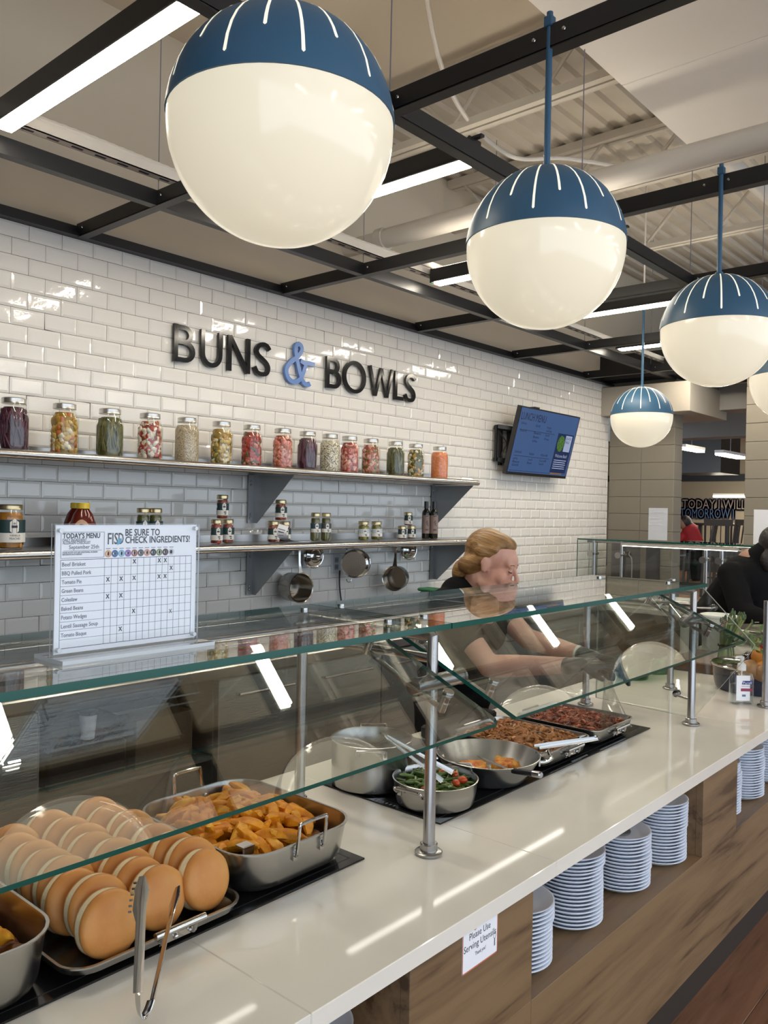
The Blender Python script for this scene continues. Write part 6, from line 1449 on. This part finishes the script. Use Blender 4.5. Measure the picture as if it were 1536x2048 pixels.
# second worker, in black clothing at the right edge
w2 = thing('person', 'person in black with dark hair at the right edge, leaning over counter', 'person', (5.75, 1.85, 0))
HAIRD = mat('dark hair', (0.012, 0.008, 0.008), 0.5, bump=0.6, bscale=60); SKIN2 = mat('warm skin', (0.30, 0.16, 0.10), 0.5)
B0_ = Vector((5.62, 1.63, 0)); hd2 = Vector((5.58, 1.535, 1.425))
b = Flesh(); b.ell(hd2, (0.078, 0.095, 0.105)).cap(hd2+Vector((-0.012, -0.090, 0.0)), hd2+Vector((-0.014, -0.112, -0.030)), 0.010, 0.014).ell(hd2+Vector((-0.015, -0.070, -0.085)), (0.032, 0.028, 0.026)).ell(hd2+Vector((-0.02, -0.05, -0.05)), (0.05, 0.05, 0.06)).cap(hd2-Vector((0, -0.03, 0.08)), Vector((5.60, 1.68, 1.32)), 0.055, 0.06).cap((5.6, 1.70, 1.3), (5.72, 1.98, 0.85), 0.11, 0.13)
a1_, a2_ = Vector((5.42, 1.78, 1.24)), Vector((5.28, 1.66, 1.02)); b.cap(a1_, a2_, 0.05, 0.042).cap(a2_, (5.20, 1.45, 0.985), 0.042, 0.03).ell((5.19, 1.40, 0.98), (0.035, 0.05, 0.02)); b.cap((5.80, 1.72, 1.24), (5.86, 1.55, 1.02), 0.05, 0.042).cap((5.86, 1.55, 1.02), (5.70, 1.38, 0.98), 0.042, 0.03)
for s_ in (-1, 1): b.cap((5.72+0.09*s_, 1.98, 0.85), (5.74+0.09*s_, 1.98, 0.44), 0.09, 0.06).cap((5.74+0.09*s_, 1.98, 0.44), (5.76+0.09*s_, 2.0, 0.06), 0.06, 0.04)
b.build('body', SKIN2, w2, 0.010, 4)
for s_ in (-1, 1): MB().ball(hd2+Vector((-0.012+0.030*s_, -0.093, 0.004)), (0.013, 0.006, 0.005), 10, 6).build('eye', LASH, w2, smooth=80)
MB().ball(hd2+Vector((-0.014, -0.096, -0.066)), (0.022, 0.006, 0.006), 10, 6).build('lips', LIPM, w2, smooth=80)
b = Flesh(); b.ell((5.61, 1.74, 1.20), (0.235, 0.17, 0.17)).cap((5.61, 1.76, 1.12), (5.70, 1.95, 0.86), 0.19, 0.20).cap(a1_, a2_, 0.085, 0.075).cap(a2_, (5.21, 1.50, 0.995), 0.07, 0.055).cap((5.80, 1.72, 1.24), (5.86, 1.55, 1.02), 0.085, 0.07).cap((5.86, 1.55, 1.02), (5.73, 1.42, 0.985), 0.066, 0.05).cap((5.60, 1.69, 1.30), (5.59, 1.62, 1.375), 0.105, 0.088)
for s_ in (-1, 1): b.cap((5.72+0.09*s_, 1.98, 0.85), (5.74+0.09*s_, 1.98, 0.44), 0.11, 0.085).cap((5.74+0.09*s_, 1.98, 0.44), (5.76+0.09*s_, 2.0, 0.07), 0.08, 0.06)
b.build('black_clothing', BLACKC, w2, 0.012, 4)
b = Flesh(); b.ell(hd2+Vector((0.01, 0.035, 0.030)), (0.092, 0.095, 0.105)).ell(hd2+Vector((0.02, 0.06, -0.07)), (0.085, 0.06, 0.10)).ell(hd2+Vector((-0.05, 0.06, -0.09)), (0.045, 0.045, 0.075)); b.build('hair', HAIRD, w2, 0.010, 2)
# diner in red beyond the opening
w3_ = thing('person', 'distant person in a red top bending over a table beyond the opening', 'person', (14.6, 5.5, 0.45))
RED = mat('red cloth', (0.33, 0.012, 0.018), 0.7); q = Vector(tuple(ray(1380, 1046)*(14.5/ray(1380, 1046).x))); q.z += CAMZ-0.07
b = Flesh(); hd3 = q+Vector((-0.05, 0.10, 0.07)); b.ell(hd3, (0.09, 0.10, 0.115)).cap(hd3, q+Vector((0.02, 0.0, -0.05)), 0.06, 0.07).cap(q+Vector((0.05, -0.02, -0.10)), q+Vector((0.12, -0.10, -0.55)), 0.12, 0.15).cap(q+Vector((0.0, 0.06, -0.10)), q+Vector((-0.10, 0.22, -0.32)), 0.05, 0.042).cap(q+Vector((-0.10, 0.22, -0.32)), q+Vector((-0.2, 0.36, -0.38)), 0.04, 0.03).ell(q+Vector((-0.22, 0.40, -0.385)), (0.04, 0.05, 0.02))
for s_ in (-1, 1): b.cap(q+Vector((0.12+0.08*s_, -0.10, -0.55)), (q.x+0.14+0.08*s_, q.y-0.1, 0.52), 0.09, 0.05)
b.build('body', SKIN2, w3_, 0.014, 4)
b = Flesh(); b.cap(q+Vector((0.02, 0.0, -0.06)), q+Vector((0.09, -0.06, -0.30)), 0.14, 0.16).cap(q+Vector((0.0, 0.06, -0.10)), q+Vector((-0.07, 0.18, -0.26)), 0.075, 0.06); b.build('red_top', RED, w3_, 0.014, 4)
b = Flesh().cap(q+Vector((0.09, -0.06, -0.34)), q+Vector((0.13, -0.10, -0.60)), 0.165, 0.17)
for s_ in (-1, 1): b.cap(q+Vector((0.12+0.08*s_, -0.10, -0.55)), (q.x+0.14+0.08*s_, q.y-0.1, 0.50), 0.11, 0.08)
b.build('trousers', BLACKC, w3_, 0.014, 4)
b = Flesh(); b.ell(hd3+Vector((0.02, -0.02, 0.02)), (0.105, 0.115, 0.12)).cap(hd3, hd3+Vector((0.06, -0.12, -0.06)), 0.09, 0.07); b.build('hair', HAIRD, w3_, 0.014, 2)
# ================================================================== far end of the counter
def far_at(px, py, X): d = ray(px, py); q_ = d*(X/d.x); return Vector((q_.x, q_.y, q_.z+CAMZ))
fct = thing('corner_counter', 'far white counter running out from the tiled wall', 'counter', (6.4, 2.4, 0))
MB().bevbox(5.95, 6.95, 1.66, 3.40, 0.862, CT, 0.003).build('worktop_slab', QUARTZ, fct, smooth=0); MB().box(6.0, 6.9, 1.7, 3.38, 0, 0.862).build('front_panel', WOOD, fct, smooth=0)
fg = thing('sneeze_guard', 'far glass guard on posts with a lit strip, before the block pier', 'sneeze guard', (6.45, 2.4, CT)); FGX = 6.45
m = MB().box(FGX-0.18, FGX+0.18, 1.70, 3.32, 1.388, 1.400); m.m = [0, 0, 1, 1, 1, 1]; m.build('top_glass', [PANE, EDGE], fg, smooth=0)
m = MB().box(FGX-0.006, FGX+0.006, 1.75, 3.30, 1.02, 1.36); m.m = [1, 1, 1, 1, 0, 0]; m.build('front_glass', [PANE, EDGED], fg, smooth=0)
m = MB().box(FGX-0.18, FGX+0.18, 3.312, 3.320, CT+0.002, 1.386); m.m = [1, 1, 0, 0, 1, 1]; m.build('end_glass', [PANE, EDGE], fg, smooth=0)
for y in (3.24, 2.99, 2.30, 2.18, 1.85):
    p = MB().tube([(FGX-0.03, y, CT+0.002), (FGX-0.03, y, 1.386)], 0.0145 if y != 2.99 else 0.011, 16).build('post', POST, fg); flange(FGX-0.03, y, p)
    MB().tube([(FGX-0.10, y, 1.27), (FGX+0.04, y, 1.27)], 0.012, 12).tube([(FGX-0.106, y, 1.27), (FGX-0.10, y, 1.27)], 0.026, 16).build('clamp', POST, fg)
h = MB().box(FGX-0.06, FGX-0.03, 2.05, 2.98, 1.352, 1.372).build('light_strip', GALV, fg, smooth=0); MB().box(FGX-0.058, FGX-0.040, 2.06, 2.97, 1.347, 1.352).build('strip_diffuser', STRIP, h, smooth=0)
MB().tube([(FGX-0.03, 1.75, 1.374), (FGX-0.03, 3.30, 1.374)], 0.010, 12).build('rail', POST, fg)
t = thing('card_stand', 'clear sign holder with white card standing on the far guard glass', 'sign', (6.4, 2.62, 1.40))
MB().box(6.35, 6.45, 2.56, 2.80, 1.4002, 1.408).build('base', ACRYL, t, smooth=0); MB().box(6.396, 6.400, 2.60, 2.755, 1.408, 1.665).build('card', PAPER, t, smooth=0); MB().box(6.3935, 6.3955, 2.595, 2.76, 1.408, 1.67).build('clear_sheet', ACRYL, t, smooth=0)
m = MB()
for k, (a, b_) in enumerate(((2.63, 2.73), (2.66, 2.74), (2.66, 2.74))): m.box(6.3925, 6.3932, a, b_, 1.640-0.05*k-0.012, 1.640-0.05*k)
m.build('print', mat('faint print', (0.72, 0.72, 0.77), 0.6), t, smooth=0)
t = thing('card_stand', 'second white card in a clear holder, cut off at right edge', 'sign', (6.4, 1.86, 1.40)); MB().box(6.35, 6.45, 1.74, 1.98, 1.4002, 1.408).build('base', ACRYL, t, smooth=0); MB().box(6.396, 6.400, 1.78, 1.945, 1.408, 1.665).build('card', PAPER, t, smooth=0)
t = thing('dark_cabinet', 'dark brown panelled cabinet standing behind the far glass guard', 'cabinet', (7.1, 3.2, 0)); CABM = mat('dark brown cabinet', (0.035, 0.026, 0.02), 0.4)
a = far_at(1222, 1100, 7.08); b_ = far_at(1292, 1100, 7.08); zt_ = far_at(1260, 1086, 7.08).z
MB().bevbox(7.08, 7.40, b_.y, a.y, 0, zt_, 0.006).build('body', CABM, t, smooth=0)
m = MB(); c_ = (far_at(1253, 1125, 7.07)); 
for s_ in (-1, 1): m.tube(spline([(7.072, c_.y+s_*0.05, 0.95), (7.072, c_.y+s_*0.05, c_.z+0.02), (7.072, c_.y+s_*0.022, c_.z+0.07), (7.072, c_.y+s_*0.03, c_.z+0.10)], 4), 0.006, 8)
m.build('outline_handles', mat('pewter', (0.35, 0.33, 0.30), 0.35, metal=1), t); MB().box(7.076, 7.08, b_.y+0.0, b_.y+0.05, 0.2, zt_-0.02).build('edge_trim', mat('taupe trim', (0.14, 0.11, 0.09), 0.6), t, smooth=0)
# things on the counter past the guard
NAVY = mat('navy enamel pot', (0.012, 0.018, 0.045), 0.22)
t = round_pan('stock_pot', 'wide dark blue pot of vegetables behind the hand sanitizer', 3.57, 1.07, 0.150, 0.165, 0.097, 'pot'); t.location.z = CT+0.0; t.children[0].data.materials.clear(); t.children[0].data.materials.append(NAVY)
MB().lathe([(0.168, 0.098), (0.172, 0.104), (0.166, 0.107), (0.158, 0.102)], (3.57, 1.07, CT), 40).build('rim', CHROME, t)
def veg(name, lab, px, py, Z, r_, m_, cat, sx=1, sz=0.85):
    p = atz(px, py, Z); o = jitter(MB().ball(p, (r_*sx, r_, r_*sz), 20, 14), r_*0.16, 1.2/r_, 3).build(name, m_, smooth=80); tag(o, lab, cat); return o
VTAN = mat('tan gourd', (0.33, 0.18, 0.075), 0.5, var=0.3, vscale=20); VORG = mat('orange squash skin', (0.62, 0.24, 0.03), 0.4, var=0.25, vscale=15); VRED = mat('red pepper skin', (0.40, 0.02, 0.02), 0.25); VGRN = mat('asparagus green', (0.13, 0.20, 0.05), 0.5, col2=(0.24, 0.26, 0.09), vscale=12); VPUR = mat('aubergine skin', (0.03, 0.01, 0.02), 0.2)
veg('squash', 'tan round squash in the dark pot, above the pump bottle label', 1499, 1340, 1.015, 0.045, VTAN, 'squash'); veg('onion', 'brown onion at the right in the dark pot', 1530, 1346, 1.010, 0.042, VTAN, 'onion')
veg('squash', 'large orange squash above the dark pot at right edge', 1530, 1317, 1.055, 0.055, VORG, 'squash', 1.1); veg('squash', 'small orange squash under the large one', 1524, 1333, 1.030, 0.032, VORG, 'squash')
veg('red_pepper', 'red pepper behind the orange squash', 1538, 1302, 1.085, 0.04, VRED, 'pepper'); veg('aubergine', 'dark aubergine left of the orange squash', 1505, 1318, 1.045, 0.038, VPUR, 'aubergine', 1.3)
CUTB = mat('walnut board', (0.16, 0.085, 0.045), 0.5, var=0.4, vscale=8, stretch=(1, 8, 8))
t = thing('cutting_board', 'thick walnut cutting board under the asparagus', 'board', (3.95, 1.33, CT)); MB().bevbox(3.76, 4.14, 1.24, 1.52, CT+0.0004, CT+0.045, 0.006).build('board', CUTB, t, smooth=0); MB().bevbox(3.745, 3.760, 1.24, 1.52, CT+0.0004, CT+0.045, 0.003).build('end_grain', mat('walnut end', (0.09, 0.048, 0.026), 0.6), t, smooth=0)
t = thing('asparagus_bunch', 'upright bunch of green asparagus on the cutting board', 'asparagus', (3.92, 1.30, CT+0.045)); rg = random.Random(8); m = MB(); m2 = MB(); ac = Vector((3.92, 1.30, CT+0.0455))
for k in range(34):
    a, q_ = rg.uniform(0, 6.28), 0.034*math.sqrt(rg.random()); b0 = ac+Vector((q_*math.cos(a)*1.2, q_*math.sin(a)*1.2, 0.001)); mid = ac+Vector((q_*math.cos(a)*0.85, q_*math.sin(a)*0.85, 0.07)); tp_ = ac+Vector((q_*math.cos(a)*2.2+0.03, q_*math.sin(a)*2.2-0.03, rg.uniform(0.17, 0.225)))
    m.tube([b0, mid, mid.lerp(tp_, 0.6), tp_], [0.0050, 0.0048, 0.0042, 0.0034], 6); m2.ball(tp_, (0.005, 0.005, 0.014), 7, 6)
m.build('stalks', VGRN, t)['kind'] = 'stuff'; m2.build('tips', mat('asparagus tip', (0.06, 0.10, 0.035), 0.6), t)['kind'] = 'stuff'; MB().lathe([(0.036, -0.005), (0.039, -0.004), (0.039, 0.004), (0.036, 0.005)], ac+Vector((0, 0, 0.07)), 24).build('band', VPUR, t)
t = thing('leafy_greens', 'leafy green tops spilling right of the asparagus', 'greens', tuple(aty(1515, 1280, 1.0))); rg = random.Random(6); c0 = aty(1520, 1278, 1.02); m = MB()
for k in range(90):
    p = c0+Vector((rg.gauss(0, 0.07), rg.gauss(0, 0.06), rg.gauss(0, 0.022))); a = rg.uniform(0, 6.28); d_ = Vector((math.cos(a), math.sin(a), rg.uniform(-0.3, 0.6)))*0.022; s_ = Vector((-math.sin(a), math.cos(a), 0.2))*0.009
    m.add([p-d_, p+s_, p+d_, p-s_], [(0, 1, 2, 3)])
o = m.build('leaves', mat('leaf green', (0.07, 0.16, 0.025), 0.5, var=0.4, vscale=30), t, smooth=0); o['kind'] = 'stuff'
MB().tube([c0+Vector((-0.05, 0, -0.05)), c0], 0.008, 8).tube([c0+Vector((0.0, 0.02, -0.08)), c0+Vector((0.03, 0.02, 0))], 0.008, 8).build('stems', VGRN, t)
t = thing('greens_crate', 'dark blue crate under the leafy greens', 'crate', (4.32, 1.02, CT)); MB().bevbox(4.12, 4.52, 0.86, 1.17, CT+0.0004, CT+0.17, 0.01).build('crate_body', NAVY, t, smooth=0); MB().bevbox(4.11, 4.53, 0.855, 1.175, CT+0.17, CT+0.185, 0.004).build('crate_rim', NAVY, t, smooth=0)
GREENP = glass_mat('green tub plastic', (0.50, 0.64, 0.52), 0.05, rough=0.1)
def tub(x, y, r0, r1, h, lab, m_, z=CT+0.0004, name='food_tub', cat='tub', lid=None):
    t = thing(name, lab, cat, (x, y, z)); MB().lathe([(0, 0), (r0, 0), (r0+0.003, 0.004), (r1, h-0.008), (r1+0.005, h-0.006), (r1+0.005, h), (r1-0.001, h), (r0-0.001, 0.006), (0, 0.005)], (x, y, z), 32).build('tub_body', m_, t, smooth=40)
    if lid: MB().lathe([(r1+0.006, h-0.006), (r1+0.007, h+0.004), (r1, h+0.006), (0, h+0.006)], (x, y, z), 32).build('lid', lid, t, smooth=40)
    return t
tub(3.62, 1.52, 0.07, 0.095, 0.10, 'green see-through tub behind the end glass', GREENP); tub(3.42, 1.53, 0.065, 0.085, 0.09, 'smaller green tub left of the see-through tub', GREENP)
FROST = mat('frosted plastic', (0.62, 0.62, 0.58), 0.4)
tub(4.42, 1.60-0.09, 0.075, 0.085, 0.19, 'white frosted container behind the asparagus', FROST, lid=WHITEPL); t = thing('squeeze_bottle', 'tall frosted squeeze bottle left of the white container', 'bottle', (4.25, 1.60, CT)); MB().lathe([(0, 0), (0.042, 0), (0.045, 0.006), (0.045, 0.16), (0.036, 0.19), (0.022, 0.20), (0.022, 0.205), (0, 0.205)], (4.25, 1.598, CT+0.0004), 24).build('bottle_body', FROST, t); MB().lathe([(0.024, 0.20), (0.024, 0.222), (0.010, 0.226), (0.004, 0.27), (0, 0.27)], (4.25, 1.598, CT+0.0004), 20).build('nozzle', WHITEPL, t)
t = thing('mixing_bowl', 'shallow steel mixing bowl beside the second worker', 'bowl', (4.86, 1.42, CT)); MB().lathe([(0, 0), (0.07, 0), (0.12, 0.03), (0.165, 0.085), (0.172, 0.086), (0.168, 0.090), (0.118, 0.033), (0.068, 0.004), (0, 0.004)], (4.86, 1.42, CT+0.0004), 40).build('bowl_body', PANS, t, smooth=50)
t = thing('tray_stack', 'pale tray stack beside the dark-haired worker', 'tray', (6.3, 2.35, CT)); MB().bevbox(6.1, 6.55, 2.42, 2.9, CT+0.0004, CT+0.05, 0.01).build('tray', FROST, t, smooth=0)
t = thing('green_tub', 'green plastic lidded tub on the back counter beyond the pans', 'tub', (4.22, 3.3, 0.915)); p = aty(862, 1182, 3.30); MB().bevbox(p.x-0.06, p.x+0.05, 3.2, 3.36, 0.9155, p.z+0.0, 0.012).build('tub_body', GREENP, t, smooth=0); MB().bevbox(p.x-0.065, p.x+0.055, 3.19, 3.37, p.z+0.0, p.z+0.02, 0.008).build('lid', mat('green lid', (0.05, 0.20, 0.10), 0.4), t, smooth=0)
# ------------------------------------------------------------------ dining room beyond
pf = MB().box(9.2, 17, -5.2, 9, 0, 0.45).build('raised_floor', FLOORW, smooth=0); pf['kind'] = 'structure'; pf['label'] = 'raised wooden dining floor beyond the opening'; pf['category'] = 'floor'
DW = mat('dark stained wood', (0.022, 0.016, 0.013), 0.45)
def chair(x, y, rz, lab):
    t = thing('high_chair', lab, 'chair', (x, y, 0.45), 'dark slat-back chairs in the far dining room')
    S = lambda a, b, c_: (x+a, y+b, 0.45+c_)
    MB().bevbox(x-0.2, x+0.2, y-0.2, y+0.2, 0.45+0.70, 0.45+0.735, 0.008).build('seat', DW, t, smooth=0)
    for sx in (-1, 1):
        for sy in (-1, 1): MB().beam(S(0.18*sx, 0.18*sy, 0.7), S(0.21*sx, 0.21*sy, 0), 0.035, 0.035, (0, 1, 0)).build('leg', DW, t, smooth=0)
        MB().beam(S(-0.19, 0.17*sx, 0.73), S(-0.25, 0.17*sx, 1.10), 0.032, 0.028, (0, 1, 0)).build('back_post', DW, t, smooth=0)
    for k in range(4): MB().beam(S(-0.195, -0.1+k*0.066, 0.74), S(-0.245, -0.1+k*0.066, 1.03), 0.02, 0.012, (0, 1, 0)).build('slat', DW, t, smooth=0)
    MB().beam(S(-0.25, -0.19, 1.06), S(-0.25, 0.19, 1.06), 0.03, 0.09).build('top_rail', DW, t, smooth=0); MB().beam(S(0.2, -0.2, 0.25), S(0.2, 0.2, 0.25), 0.025, 0.025).build('footrest', DW, t, smooth=0)
    t.rotation_euler = (0, 0, rz); return t
_c = lambda px, X: far_at(px, 1050, X).y
chair(12.0, _c(1436, 12.0), R(20), 'dark slat-back chair in the middle of the far opening'); chair(12.9, _c(1470, 12.9), R(160), 'dark slat-back chair at the right of the far opening'); chair(13.4, _c(1400, 13.4), R(100), 'dark chair right behind the person in red')
_ty = _c(1430, 15.0)
t = thing('high_table', 'dark high table behind the person in red', 'table', (15.0, _ty, 0.45)); MB().bevbox(14.7, 15.3, _ty-0.35, _ty+0.45, 0.45+0.98, 0.45+1.02, 0.01).build('table_top', DW, t, smooth=0)
for a in (-0.25, 0.25):
    for b_ in (-0.3, 0.35): MB().beam((15.0+a, _ty+b_, 0.45), (15.0+a, _ty+b_, 1.43), 0.06, 0.06, (0, 1, 0)).build('leg', DW, t, smooth=0)
